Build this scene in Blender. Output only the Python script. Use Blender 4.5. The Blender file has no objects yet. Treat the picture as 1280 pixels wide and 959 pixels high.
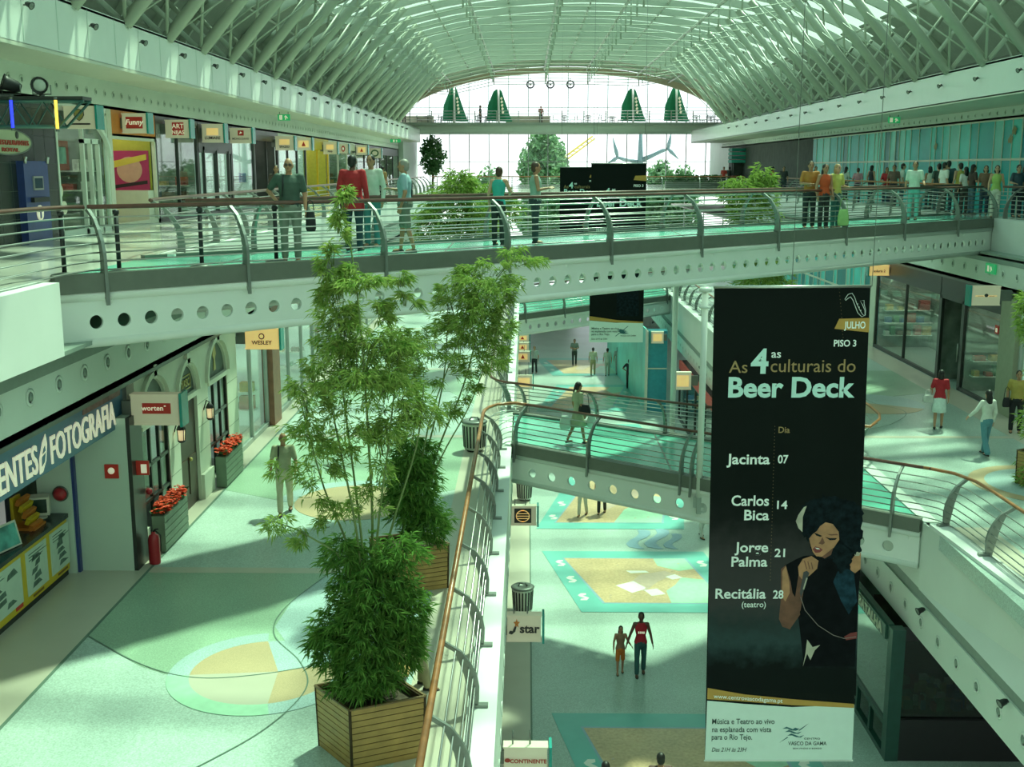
import bpy, bmesh, math, random
from mathutils import Vector, Matrix, Quaternion
import numpy as np
PI = math.pi
SC = bpy.context.scene
COL = SC.collection
random.seed(7)
sin, cos, rad = math.sin, math.cos, math.radians
L0, L1, L2, L3 = 0.0, 5.5, 11.0, 16.4
EYE = 12.6

# ------------------------------------------------------------------ camera
FPX, CX, CY = 1420.0, 640.0, 479.5
PITCH, YAW = rad(10.7463), rad(-0.7531)
FW = Vector((sin(YAW) * cos(PITCH), cos(YAW) * cos(PITCH), -sin(PITCH)))
RT = Vector((cos(YAW), -sin(YAW), 0))
UP = RT.cross(FW)
cam_d = bpy.data.cameras.new('camera')
cam_d.sensor_width = 36.0
cam_d.sensor_fit = 'HORIZONTAL'
cam_d.lens = 36.0 * FPX / 1280.0
cam_d.clip_end = 2000
cam = bpy.data.objects.new('camera', cam_d)
COL.objects.link(cam)
mw = Matrix((RT, UP, -FW)).transposed().to_4x4()
mw.translation = (0, 0, EYE)
cam.matrix_world = mw
SC.camera = cam

# ------------------------------------------------------------------ sky, sun, exposure
SC.view_settings.view_transform = 'Standard'
SC.view_settings.look = 'None'
SC.view_settings.exposure = -0.30
SC.view_settings.gamma = 1.0
SC.view_settings.use_curve_mapping = False
SC.cycles.max_bounces = 7
SC.cycles.diffuse_bounces = 4
SC.cycles.glossy_bounces = 3
SC.cycles.transmission_bounces = 4
SC.cycles.transparent_max_bounces = 10
SC.cycles.sample_clamp_indirect = 6.0
SC.cycles.caustics_reflective = False
SC.cycles.caustics_refractive = False

SKY_ZENITH, SKY_HORIZON = 2.0, 2.4
wd = bpy.data.worlds.new('sky')
SC.world = wd
wd.use_nodes = True
nt = wd.node_tree
nt.nodes.clear()
tc = nt.nodes.new('ShaderNodeTexCoord')
sp = nt.nodes.new('ShaderNodeSeparateXYZ')
rm = nt.nodes.new('ShaderNodeValToRGB')
rm.color_ramp.elements[0].position = 0.0
rm.color_ramp.elements[0].color = (SKY_HORIZON, SKY_HORIZON * .97, SKY_HORIZON, 1)
rm.color_ramp.elements[1].position = 0.45
rm.color_ramp.elements[1].color = (SKY_ZENITH * .78, SKY_ZENITH * .92, SKY_ZENITH * 1.05, 1)
bg = nt.nodes.new('ShaderNodeBackground')
wo = nt.nodes.new('ShaderNodeOutputWorld')
nt.links.new(tc.outputs['Generated'], sp.inputs[0])
nt.links.new(sp.outputs['Z'], rm.inputs[0])
nt.links.new(rm.outputs[0], bg.inputs[0])
nt.links.new(bg.outputs[0], wo.inputs[0])

SUN_POWER = 11.5
sun_d = bpy.data.lights.new('sun', 'SUN')
sun_d.energy = SUN_POWER
sun_d.angle = rad(3.0)
sun_d.color = (1.0, .97, .9)
sun = bpy.data.objects.new('sun', sun_d)
COL.objects.link(sun)
sun_dir = Vector((.46, .76, 1.65)).normalized()      # towards the sun
sun.rotation_euler = sun_dir.to_track_quat('Z', 'Y').to_euler()
sun.location = (20, 20, 60)


# ------------------------------------------------------------------ small helpers
def zp(x, y, z):
    """the place at height z that the photograph shows at pixel x, y"""
    d = FW + RT * ((x - CX) / FPX) - UP * ((y - CY) / FPX)
    k = (z - EYE) / d.z
    return Vector((d.x * k, d.y * k, z))


def yp(x, y, Y):
    d = FW + RT * ((x - CX) / FPX) - UP * ((y - CY) / FPX)
    k = Y / d.y
    return Vector((d.x * k, Y, EYE + d.z * k))


def xp(x, y, X):
    d = FW + RT * ((x - CX) / FPX) - UP * ((y - CY) / FPX)
    k = X / d.x
    return Vector((X, d.y * k, EYE + d.z * k))


MATS = {}


def mat(name, col, rough=.5, metal=0.0, var=.06, scale=6.0, bump=0.0, emit=None, estr=0.0, spec=.5, fine=None, coords='Object'):
    """principled material with a soft procedural variation of its colour"""
    if name in MATS:
        return MATS[name]
    m = bpy.data.materials.new(name)
    m.use_nodes = True
    t = m.node_tree
    b = t.nodes['Principled BSDF']
    b.inputs['Roughness'].default_value = rough
    b.inputs['Metallic'].default_value = metal
    b.inputs['Specular IOR Level'].default_value = spec
    b.inputs['Base Color'].default_value = (*col, 1)
    if var > 0 or bump > 0:
        co = t.nodes.new('ShaderNodeTexCoord')
        nz = t.nodes.new('ShaderNodeTexNoise')
        nz.inputs['Scale'].default_value = scale
        nz.inputs['Detail'].default_value = 4
        t.links.new(co.outputs[coords], nz.inputs['Vector'])
        if var > 0:
            r = t.nodes.new('ShaderNodeValToRGB')
            r.color_ramp.elements[0].position = .3
            r.color_ramp.elements[1].position = .7
            r.color_ramp.elements[0].color = (*[max(0, c * (1 - var)) for c in col], 1)
            r.color_ramp.elements[1].color = (*[min(1, c * (1 + var)) for c in col], 1)
            t.links.new(nz.outputs['Fac'], r.inputs[0])
            if fine:
                n2 = t.nodes.new('ShaderNodeTexNoise')
                n2.inputs['Scale'].default_value = fine[0]
                n2.inputs['Detail'].default_value = 2
                t.links.new(co.outputs[coords], n2.inputs['Vector'])
                mx = t.nodes.new('ShaderNodeMix')
                mx.data_type = 'RGBA'
                mx.blend_type = 'OVERLAY'
                mx.inputs[0].default_value = fine[1]
                t.links.new(r.outputs[0], mx.inputs[6])
                t.links.new(n2.outputs['Fac'], mx.inputs[7])
                t.links.new(mx.outputs[2], b.inputs['Base Color'])
            else:
                t.links.new(r.outputs[0], b.inputs['Base Color'])
        if bump > 0:
            bp = t.nodes.new('ShaderNodeBump')
            bp.inputs['Strength'].default_value = bump
            bp.inputs['Distance'].default_value = .02
            t.links.new(nz.outputs['Fac'], bp.inputs['Height'])
            t.links.new(bp.outputs[0], b.inputs['Normal'])
    if emit:
        b.inputs['Emission Color'].default_value = (*emit, 1)
        b.inputs['Emission Strength'].default_value = estr
    MATS[name] = m
    return m


def glassmat(name, tint, gloss=.12, rough=.02, body=None, bodyfac=0.0):
    """thin sheet glass: light goes through tinted, a little is mirrored"""
    if name in MATS:
        return MATS[name]
    m = bpy.data.materials.new(name)
    m.use_nodes = True
    t = m.node_tree
    t.nodes.clear()
    o = t.nodes.new('ShaderNodeOutputMaterial')
    tr = t.nodes.new('ShaderNodeBsdfTransparent')
    tr.inputs[0].default_value = (*tint, 1)
    gl = t.nodes.new('ShaderNodeBsdfGlossy')
    gl.inputs['Roughness'].default_value = rough
    lw = t.nodes.new('ShaderNodeLayerWeight')
    pw_ = t.nodes.new('ShaderNodeMath')
    pw_.operation = 'POWER'
    pw_.inputs[1].default_value = 4.0
    ma = t.nodes.new('ShaderNodeMath')
    ma.operation = 'MULTIPLY_ADD'
    ma.inputs[1].default_value = gloss * 6
    ma.inputs[2].default_value = gloss * .6
    mx = t.nodes.new('ShaderNodeMixShader')
    t.links.new(lw.outputs['Facing'], pw_.inputs[0])
    t.links.new(pw_.outputs[0], ma.inputs[0])
    t.links.new(ma.outputs[0], mx.inputs[0])
    t.links.new(tr.outputs[0], mx.inputs[1])
    t.links.new(gl.outputs[0], mx.inputs[2])
    last = mx
    if body:
        df = t.nodes.new('ShaderNodeBsdfDiffuse')
        df.inputs[0].default_value = (*body, 1)
        m2 = t.nodes.new('ShaderNodeMixShader')
        m2.inputs[0].default_value = bodyfac
        t.links.new(mx.outputs[0], m2.inputs[1])
        t.links.new(df.outputs[0], m2.inputs[2])
        last = m2
    t.links.new(last.outputs[0], o.inputs[0])
    MATS[name] = m
    return m


class MB:
    """collects geometry in world coordinates, build() links it as one mesh object"""

    def __init__(self):
        self.v, self.f, self.mi, self.sm = [], [], [], []

    def add(self, vs, fs, m=0, smooth=False):
        o = len(self.v)
        self.v += [tuple(p) for p in vs]
        for q in fs:
            self.f.append([i + o for i in q])
            self.mi.append(m)
            self.sm.append(smooth)
        return self

    def hexa(self, p, m=0):
        return self.add(p, [(0, 3, 2, 1), (4, 5, 6, 7), (0, 1, 5, 4), (1, 2, 6, 5), (2, 3, 7, 6), (3, 0, 4, 7)], m)

    def box(self, x0, x1, y0, y1, z0, z1, m=0):
        return self.hexa([(x0, y0, z0), (x1, y0, z0), (x1, y1, z0), (x0, y1, z0), (x0, y0, z1), (x1, y0, z1), (x1, y1, z1), (x0, y1, z1)], m)

    def obox(self, c, ax, ay, az, m=0):
        c, ax, ay, az = Vector(c), Vector(ax), Vector(ay), Vector(az)
        return self.hexa([c - ax - ay - az, c + ax - ay - az, c + ax + ay - az, c - ax + ay - az,
                          c - ax - ay + az, c + ax - ay + az, c + ax + ay + az, c - ax + ay + az], m)

    def beam(self, a, b, w, h, up=(0, 0, 1), m=0):
        a, b = Vector(a), Vector(b)
        d = (b - a)
        s = d.cross(Vector(up))
        if s.length < 1e-6:
            s = Vector((1, 0, 0))
        s.normalize()
        u = s.cross(d).normalized()
        return self.obox((a + b) / 2, d / 2, s * w / 2, u * h / 2, m)

    def rings(self, rings, closed=False, cap=True, m=0, smooth=True):
        n = len(rings[0])
        vs = [p for r in rings for p in r]
        fs = []
        k = len(rings)
        for i in range(k if closed else k - 1):
            for j in range(n):
                a, b = i * n + j, i * n + (j + 1) % n
                c, d = ((i + 1) % k) * n + (j + 1) % n, ((i + 1) % k) * n + j
                fs.append((a, b, c, d))
        if cap and not closed:
            fs.append(tuple(range(n - 1, -1, -1)))
            fs.append(tuple((k - 1) * n + j for j in range(n)))
        return self.add(vs, fs, m, smooth)

    def tube(self, pts, r, n=8, closed=False, m=0, cap=True, flat=None):
        pts = [Vector(p) for p in pts]
        k = len(pts)
        rs = r if isinstance(r, (list, tuple)) else [r] * k
        rings = []
        prev = None
        for i in range(k):
            if closed:
                d = pts[(i + 1) % k] - pts[i - 1]
            else:
                d = pts[min(i + 1, k - 1)] - pts[max(i - 1, 0)]
            d.normalize()
            ref = prev if prev is not None else (Vector((0, 0, 1)) if abs(d.z) < .9 else Vector((1, 0, 0)))
            s = ref - d * ref.dot(d)
            if s.length < 1e-5:
                s = d.orthogonal()
            s.normalize()
            prev = s
            t = d.cross(s)
            rings.append([pts[i] + (s * cos(2 * PI * j / n) + t * sin(2 * PI * j / n)) * rs[i] for j in range(n)])
        return self.rings(rings, closed, cap, m)

    def strip(self, pts, w, h, up=(0, 0, 1), m=0):
        """bar of rectangular section along a polyline"""
        pts = [Vector(p) for p in pts]
        k = len(pts)
        rings = []
        for i in range(k):
            d = (pts[min(i + 1, k - 1)] - pts[max(i - 1, 0)]).normalized()
            s = d.cross(Vector(up)).normalized()
            u = s.cross(d).normalized()
            rings.append([pts[i] - s * w / 2 - u * h / 2, pts[i] + s * w / 2 - u * h / 2, pts[i] + s * w / 2 + u * h / 2, pts[i] - s * w / 2 + u * h / 2])
        return self.rings(rings, False, True, m, False)

    def prism(self, poly, o, ax, ay, dep, m=0):
        """polygon (2D list) in the plane o, ax, ay, pushed along dep"""
        o, ax, ay, dep = Vector(o), Vector(ax), Vector(ay), Vector(dep)
        a = [o + ax * x + ay * y for x, y in poly]
        b = [p + dep for p in a]
        n = len(a)
        fs = [tuple(range(n - 1, -1, -1)), tuple(range(n, 2 * n))]
        fs += [(i, (i + 1) % n, n + (i + 1) % n, n + i) for i in range(n)]
        return self.add(a + b, fs, m)

    def sheet(self, poly, o, ax, ay, m=0):
        o, ax, ay = Vector(o), Vector(ax), Vector(ay)
        return self.add([o + ax * x + ay * y for x, y in poly], [tuple(range(len(poly)))], m)

    def lathe(self, prof, c, n=16, m=0, smooth=True, axis=(0, 0, 1)):
        c = Vector(c)
        az = Vector(axis).normalized()
        ax = az.orthogonal().normalized()
        ay = az.cross(ax)
        rings = [[c + az * z + (ax * cos(2 * PI * j / n) + ay * sin(2 * PI * j / n)) * max(r, 1e-4) for j in range(n)] for r, z in prof]
        return self.rings(rings, False, True, m, smooth)

    def ball(self, c, rx, ry=None, rz=None, nu=12, nv=8, m=0, rot=None):
        ry = rx if ry is None else ry
        rz = rx if rz is None else rz
        c = Vector(c)
        rings = []
        for i in range(nv + 1):
            a = -PI / 2 + PI * i / nv
            rr = max(cos(a), .01)
            ring = []
            for j in range(nu):
                p = Vector((rx * rr * cos(2 * PI * j / nu), ry * rr * sin(2 * PI * j / nu), rz * sin(a)))
                ring.append(c + (rot @ p if rot else p))
            rings.append(ring)
        return self.rings(rings, False, True, m)

    def holed(self, o, ax, ay, dep, length, height, pitch, hr, hz, start=.3, m=0, nseg=16):
        """plate with a row of round holes right through it: o corner, ax along, ay up (unit vectors), dep thickness vector"""
        o, ax, ay, dep = Vector(o), Vector(ax), Vector(ay), Vector(dep)
        n = max(1, int((length - 2 * start) / pitch))
        s0 = (length - n * pitch) / 2
        def P(x, y, d=0):
            return o + ax * x + ay * y + dep * d
        def quad(x0, x1):
            self.hexa([P(x0, 0), P(x1, 0), P(x1, 0, 1), P(x0, 0, 1), P(x0, height), P(x1, height), P(x1, height, 1), P(x0, height, 1)], m)
        quad(0, s0)
        quad(s0 + n * pitch, length)
        for k in range(n):
            cx = s0 + (k + .5) * pitch
            inner, outer = [], []
            for j in range(nseg):
                a = 2 * PI * j / nseg + PI / nseg
                ca, sa = cos(a), sin(a)
                inner.append((cx + hr * ca, hz + hr * sa))
                tx = (pitch / 2) / abs(ca) if abs(ca) > 1e-6 else 1e9
                ty = ((height - hz) if sa > 0 else hz) / abs(sa) if abs(sa) > 1e-6 else 1e9
                t = min(tx, ty)
                outer.append([cx + t * ca, hz + t * sa])
            # snap the four nearest boundary points onto the corners
            for (qx, qy) in ((cx - pitch / 2, 0), (cx + pitch / 2, 0), (cx + pitch / 2, height), (cx - pitch / 2, height)):
                b = min(range(nseg), key=lambda j: (outer[j][0] - qx) ** 2 + (outer[j][1] - qy) ** 2)
                outer[b] = [qx, qy]
            vs = [P(x, y) for x, y in inner] + [P(x, y) for x, y in outer] + [P(x, y, 1) for x, y in inner] + [P(x, y, 1) for x, y in outer]
            fs = []
            for j in range(nseg):
                q = (j + 1) % nseg
                fs.append((j, nseg + j, nseg + q, q))
                fs.append((2 * nseg + q, 3 * nseg + q, 3 * nseg + j, 2 * nseg + j))
                fs.append((j, q, 2 * nseg + q, 2 * nseg + j))
            self.add(vs, fs, m)
        return self

    def build(self, name, mats, parent=None, fix=True):
        me = bpy.data.meshes.new(name)
        vs = np.array(self.v, dtype=float)
        if parent is not None:
            base = Vector(parent.get('_o', (0, 0, 0)))
            loc = Vector((0, 0, 0))
        else:
            base = Vector(((vs[:, 0].min() + vs[:, 0].max()) / 2, (vs[:, 1].min() + vs[:, 1].max()) / 2, vs[:, 2].min()))
            loc = base
        vs = vs - np.array(base)
        me.from_pydata([tuple(p) for p in vs], [], self.f)
        for mm in (mats if isinstance(mats, (list, tuple)) else [mats]):
            me.materials.append(mm)
        me.polygons.foreach_set('material_index', self.mi)
        me.polygons.foreach_set('use_smooth', self.sm)
        if fix:
            bm = bmesh.new()
            bm.from_mesh(me)
            bmesh.ops.recalc_face_normals(bm, faces=bm.faces)
            bm.to_mesh(me)
            bm.free()
        ob = bpy.data.objects.new(name, me)
        COL.objects.link(ob)
        ob.location = loc
        if parent is not None:
            ob.parent = parent
            ob['_o'] = tuple(base)
        else:
            ob['_o'] = tuple(base)
        return ob


def tag(o, label=None, cat=None, group=None, kind=None):
    if label:
        o['label'] = label
    if cat:
        o['category'] = cat
    if group:
        o['group'] = group
    if kind:
        o['kind'] = kind
    return o


def thing(name, label, cat, loc, group=None):
    o = bpy.data.objects.new(name, None)
    o.empty_display_size = .2
    COL.objects.link(o)
    o.location = loc
    o['_o'] = tuple(loc)
    return tag(o, label, cat, group)


def struct(name, mb, mats):
    return tag(mb.build(name, mats), kind='structure')


def dup(root, loc, rz=0.0, label=None, group=None):
    r = root.copy()
    COL.objects.link(r)
    r.location = loc
    r.rotation_euler = (0, 0, rz)
    if label:
        r['label'] = label
    if group:
        r['group'] = group
    for ch in list(root.children):
        c = ch.copy()
        COL.objects.link(c)
        c.parent = r
        for g in list(ch.children):
            d = g.copy()
            COL.objects.link(d)
            d.parent = c
    return r


def text_geo(s, size, o, ax, ay, align='CENTER', bold=0.0, ext=.004, xs=1.0, space=1.0, shear=0.0):
    """lettering as mesh geometry in the plane ax, ay: returns an MB"""
    cu = bpy.data.curves.new('lettering', 'FONT')
    cu.body = s
    cu.size = size
    cu.align_x = align
    cu.extrude = ext
    cu.offset = bold * size
    cu.shear = shear
    cu.space_character = space
    cu.resolution_u = 3
    ob = bpy.data.objects.new('lettering', cu)
    me = ob.to_mesh()
    o, ax, ay = Vector(o), Vector(ax), Vector(ay)
    az = ax.cross(ay)
    mb = MB()
    mb.add([o + ax * (v.co.x * xs) + ay * v.co.y + az * (v.co.z + ext) for v in me.vertices], [tuple(p.vertices) for p in me.polygons])
    ob.to_mesh_clear()
    bpy.data.objects.remove(ob)
    bpy.data.curves.remove(cu)
    return mb


def merge(*mbs):
    r = MB()
    for k in mbs:
        o = len(r.v)
        r.v += k.v
        r.f += [[i + o for i in q] for q in k.f]
        r.mi += k.mi
        r.sm += k.sm
    return r


# ------------------------------------------------------------------ materials
WHITE = mat('white_paint', (.74, .77, .74), .45, var=.03, scale=1.2)
WHITE2 = mat('white_metal_paint', (.76, .79, .76), .35, var=.02, scale=2)
PALE = mat('pale_green_paint', (.58, .68, .61), .45, var=.04, scale=1.0)
EDGEP = mat('edge_beam_paint', (.15, .165, .14), .45, .1, var=.06)
GREYP = mat('grey_metal_paint', (.36, .41, .38), .4, .2, var=.05, scale=2)
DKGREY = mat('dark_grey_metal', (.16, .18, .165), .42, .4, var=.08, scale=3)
POSTM = mat('post_grey_steel', (.24, .265, .245), .42, .5, var=.08, scale=4)
STEEL = mat('brushed_steel', (.50, .50, .48), .3, .9, var=.04, scale=8)
COPPER = mat('varnished_wood_handrail', (.36, .15, .06), .3, .0, var=.25, scale=5)
DKRAIL = mat('dark_wood_handrail', (.13, .055, .04), .3, .0, var=.2, scale=5)
BLACK = mat('black_plastic', (.015, .016, .018), .5, var=.1)
TEALDECK = mat('green_glass_deck', (.14, .46, .37), .2, var=.08, scale=.8)
TEALWALL = glassmat('teal_wall_glass', (.3, .9, .9), .15)
WINGLASS = glassmat('shop_window_glass', (.88, .97, .92), .075)
ROOFGLASS = glassmat('roof_glass', (.50, .77, .54), .05)
BACKGLASS = glassmat('clear_window_glass', (.92, .98, .96), .05)

# ================================================================== THE BUILDING
TERRA = mat('mint_terrazzo', (.40, .50, .46), .28, var=.10, scale=.5, fine=(45, .6))
TERRA2 = mat('green_terrazzo', (.29, .42, .31), .28, var=.10, scale=.5, fine=(45, .6))
TERRA3 = mat('pale_blue_terrazzo', (.38, .50, .51), .28, var=.10, scale=.5, fine=(45, .6))
CREAM = mat('cream_stone', (.52, .48, .40), .28, var=.06, scale=.8)
BEIGE = mat('beige_terrazzo', (.50, .37, .23), .3, var=.08, scale=.8, fine=(60, .3))
ORANGE_T = mat('apricot_mosaic', (.58, .40, .24), .3, var=.15, scale=.9, fine=(12, .4))
TEAL_T = mat('turquoise_mosaic', (.16, .46, .43), .3, var=.08, scale=1.0)
BLUE_T = mat('blue_grey_mosaic', (.26, .40, .50), .3, var=.06)
LINE_T = mat('dark_joint', (.12, .19, .15), .4, var=0)
MINT_T = mat('mint_mosaic', (.38, .62, .46), .3, var=.08)
WHITE_T = mat('white_mosaic', (.8, .8, .74), .3, var=.04)
MAUVE_T = mat('mauve_mosaic', (.55, .40, .32), .3, var=.08)
BULK = mat('bulkhead_paint', (.66, .72, .66), .5, var=.03, scale=1.0)
SOFF = mat('soffit_paint', (.62, .62, .53), .5, var=.03, scale=1.0)
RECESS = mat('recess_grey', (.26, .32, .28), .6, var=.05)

# ---- floors and slabs
struct('floor', MB().box(-9, 17, -6, 112, -.3, 0), TERRA)
struct('floor_border_strip', MB().box(-9, .11, -6, 92, 0, .006), CREAM)
struct('floor_border_strip', MB().box(.11, .15, -6, 92, 0, .008), LINE_T)
struct('gallery_floor_left', MB().box(-10.5, -.43, 4, 112, 5.2, 5.5), TERRA)
struct('gallery_floor_right', MB().box(8.13, 17, 4, 112, 5.2, 5.5), TERRA)
struct('upper_floor_left', MB().box(-14, -6.5, 4, 15.42, 10.7, 11).box(-14, -6.95, 15.42, 20.9, 10.7, 11).box(-14, -6.5, 20.9, 112, 10.7, 11), mat('upper_stone_floor', (.62, .62, .55), .12, var=.06, scale=.6))
struct('upper_floor_right', MB().box(14.6, 22, 4, 112, 10.7, 11), MATS['upper_stone_floor'])
struct('upper_floor_end', MB().box(-6.5, 14.6, 78, 112, 10.7, 11), MATS['upper_stone_floor'])
struct('gallery_floor_end', MB().box(-.4, 8.1, 90, 112, 5.2, 5.5), TERRA)
struct('upper_floor_near', MB().box(-6.5, 14.6, -12, 1.5, 10.7, 11), MATS['upper_stone_floor'])
struct('ground', MB().box(-300, 300, 112.6, 700, -1.2, -.4), mat('paving', (.5, .5, .46), .8, var=.1, scale=.05))

# ---- walls that close the place
DARKWALL = mat('shop_back_wall', (.30, .33, .29), .7, var=.1, scale=.6)
struct('wall_left', MB().box(-14.6, -14.2, -12, 112, 0, 16), DARKWALL)
struct('wall_right', MB().box(22, 22.4, -12, 112, 0, 16), DARKWALL)
struct('wall_near', MB().box(-14.6, 22.4, -12.4, -12, 0, 21.5), WHITE)

# ---- fascias of the galleries
def fascia(name, X, sgn, y0, y1, z0=3.02, z1=5.52):
    """sgn +1: the atrium lies at smaller x (right gallery)"""
    f = MB()
    f.box(min(X, X + sgn * .3), max(X, X + sgn * .3), y0 if sgn < 0 else 22.3, y1, 4.08, z1, 0)
    f.box(min(X + sgn * .06, X + sgn * .3), max(X + sgn * .06, X + sgn * .3), y0, y1, 3.8, 4.08, 1)
    f.box(min(X + sgn * .02, X + sgn * .3), max(X + sgn * .02, X + sgn * .3), y0, y1, z0, 3.8, 0)
    f.box(min(X + sgn * .3, X + sgn * 2.4), max(X + sgn * .3, X + sgn * 2.4), y0, y1, z0, z0 + .1, 0)
    y = y0 + .5
    while y < y1 - .4:
        c = (X + sgn * .02, y, 3.42)
        f.lathe([(.13, 0), (.135, .012), (.095, .018), (.09, .0)], c, 14, 0, axis=(-sgn, 0, 0))
        f.lathe([(.07, 0), (.07, .008)], (X + sgn * .02, y + .02, 3.42), 10, 1, axis=(-sgn, 0, 0))
        y += .98
    return struct(name, f, [BULK, RECESS])

fascia('trim_right_gallery', 8.1, 1, 4, 90)
f = MB()
ya, yb = 22.3, 6.0
xa_, xb_ = 8.1, 9.1
f.hexa([(8.08, yb, 4.08), (8.5, yb, 4.08), (8.5, ya, 4.08), (8.08, ya, 4.08), (xb_, yb, 5.5), (xb_ + .1, yb, 5.5), (xa_ + .1, ya, 5.5), (xa_ - .02, ya, 5.5)])
struct('trim_right_sloping_face', f, BULK)
fascia('trim_left_gallery', -.4, -1, 4, 90)

# kerb under the railings of the left gallery
struct('kerb_left', MB().box(-.78, -.385, 6, 28.3, 5.5, 5.58).box(-.78, -.385, 33.2, 90, 5.5, 5.58), WHITE)
struct('kerb_right', MB().prism([(8.1, 22.0), (8.5, 22.0), (9.5, 6), (9.1, 6)], (0, 0, 5.47), (1, 0, 0), (0, 1, 0), (0, 0, .1)).box(8.085, 8.5, 27.6, 90, 5.5, 5.58), WHITE)

# upper gallery edges, soffits and the bulkheads over the shops
f = MB()
f.box(-6.75, -6.4, 6, 15.45, 10.04, 11.06)
f.box(-6.75, -6.4, 20.6, 78, 10.04, 11.06)
struct('trim_upper_left', f, WHITE)
f = MB()
f.box(14.55, 14.9, 6, 36.0, 10.02, 11.06)
f.box(14.55, 14.9, 40.4, 78, 10.02, 11.06)
struct('trim_upper_right', f, WHITE)
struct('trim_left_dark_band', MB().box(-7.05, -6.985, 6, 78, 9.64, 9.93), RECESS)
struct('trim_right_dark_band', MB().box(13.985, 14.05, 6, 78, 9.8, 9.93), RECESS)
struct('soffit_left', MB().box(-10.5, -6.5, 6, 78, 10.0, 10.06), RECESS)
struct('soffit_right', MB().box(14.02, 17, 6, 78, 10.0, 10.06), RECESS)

def bulkhead(name, X, sgn, y0, y1, z0, z1, pitch, rr, zc, mats):
    b = MB()
    b.box(min(X, X + sgn * .25), max(X, X + sgn * .25), y0, y1, z0, z1, 0)
    y = y0 + .6
    while y < y1:
        b.lathe([(rr, 0), (rr * 1.05, .014), (rr * .7, .02), (rr * .66, .0)], (X, y, zc), 12, 0, axis=(-sgn, 0, 0))
        b.lathe([(rr * .52, 0), (rr * .52, .012)], (X, y + rr * .22, zc), 8, 1, axis=(-sgn, 0, 0))
        y += pitch
    return struct(name, b, mats)

bulkhead('wall_left_bulkhead', -7.0, -1, 6, 78, 8.93, 9.92, 1.0, .13, 9.42, [BULK, RECESS])
bulkhead('wall_right_bulkhead', 14.0, 1, 6, 78, 9.08, 9.92, 1.0, .12, 9.52, [BULK, RECESS])
struct('ceiling_left_shops', MB().box(-14, -7.0, 6, 112, 8.93, 9.03), SOFF)
struct('ceiling_right_shops', MB().box(14.0, 22, 6, 112, 9.08, 9.18), SOFF)
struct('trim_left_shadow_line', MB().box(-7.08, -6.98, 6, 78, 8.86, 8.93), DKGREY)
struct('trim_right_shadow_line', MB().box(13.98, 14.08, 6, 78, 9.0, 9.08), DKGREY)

bulkhead('wall_upper_left_bulkhead', -11.0, -1, 8, 103, 14.12, 14.9, .62, .09, 14.5, [BULK, RECESS])
bulkhead('wall_upper_right_bulkhead', 17.2, 1, 8, 103, 14.34, 14.8, .7, .08, 14.57, [BULK, RECESS])
struct('ceiling_upper_left', MB().box(-14, -11, 8, 103, 14.12, 14.2), SOFF)
struct('ceiling_upper_right', MB().box(17.2, 22, 8, 103, 14.34, 14.42), SOFF)

# ---- the big cornices at the foot of the roof
f = MB()
f.box(-9.62, -9.5, 8, 103, 14.91, 15.98, 0)
y = 9.0
while y < 103:
    f.box(-9.497, -9.494, y, y + .03, 14.95, 15.95, 2)
    y += 1.64
f.box(-13.8, -9.5, 8, 103, 14.84, 14.92, 1)
f.box(-13.8, -9.5, 8, 103, 15.93, 16.0, 0)
struct('trim_cornice_left', f, [WHITE2, SOFF, PALE])
f = MB()
f.box(14.5, 14.62, 8, 103, 14.8, 15.86, 0)
f.box(14.5, 18.5, 8, 103, 14.76, 14.84, 1)
f.box(14.5, 18.5, 8, 103, 15.8, 15.88, 0)
struct('trim_cornice_right', f, [WHITE2, SOFF])

# ---- roof: arched ribs, purlins, glass, struts and hangers
RXC, RHW, RZ0, RISE = 3.0, 15.0, 15.95, 5.3
def rz(x, off=0.0):
    return RZ0 + (RISE + off) * math.sqrt(max(1 - ((x - RXC) / (RHW + max(off, 0))) ** 2, 0.0004))
BAY = 3.2
RIBS = [-10.8 + BAY * k for k in range(36)]
RIBPAINT = mat('roof_steel_paint', (.40, .44, .37), .4, var=.03, scale=2)
rib = MB()
xs = [RXC - RHW * cos(PI * k / 32) for k in range(33)]
for y in RIBS:
    rib.strip([(x, y, rz(x, .14)) for x in xs], .36, .17, up=(0, 1, 0))
struct('roof_arch_ribs', rib, RIBPAINT)
pur = MB()
for x in (-8.6, -6.7, -2.9, 1.55, 5.2, 9.6, 12.4):
    pur.tube([(x, -11, rz(x, -.12)), (x, 104, rz(x, -.12))], .09 if x != 1.55 else .15, 8)
for x in (-10.4, -4.8, -1, 3.4, 7.4, 15.6):
    pur.tube([(x, -11, rz(x, .12)), (x, 104, rz(x, .12))], .06, 6)
struct('roof_purlins', pur, RIBPAINT)
g = MB()
ng = 32
for k in range(ng):
    x0, x1 = xs[k], xs[k + 1]
    g.add([(x0, -12, rz(x0, .3)), (x1, -12, rz(x1, .3)), (x1, 104.5, rz(x1, .3)), (x0, 104.5, rz(x0, .3))], [(0, 1, 2, 3)], 0, True)
struct('roof_glass', g, ROOFGLASS)
eav = MB()
for k in range(9):
    for j in (k, 31 - k):
        x0, x1 = xs[j], xs[j + 1]
        for y in RIBS[:-1]:
            ya, yb = (y if k < 4 else y + .12), y + BAY * ((1.0, 1.0, 1.0, 1.0, .92, .85, .7, .55, .45)[k] if j < 14 else (1.0, 1.0, 1.0, 1.0, .9, .7, .3, .25, .2)[k])
            eav.hexa([(x0, ya, rz(x0, .17)), (x1, ya, rz(x1, .17)), (x1, yb, rz(x1, .17)), (x0, yb, rz(x0, .17)),
                      (x0, ya, rz(x0, .22)), (x1, ya, rz(x1, .22)), (x1, yb, rz(x1, .22)), (x0, yb, rz(x0, .22))])
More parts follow.
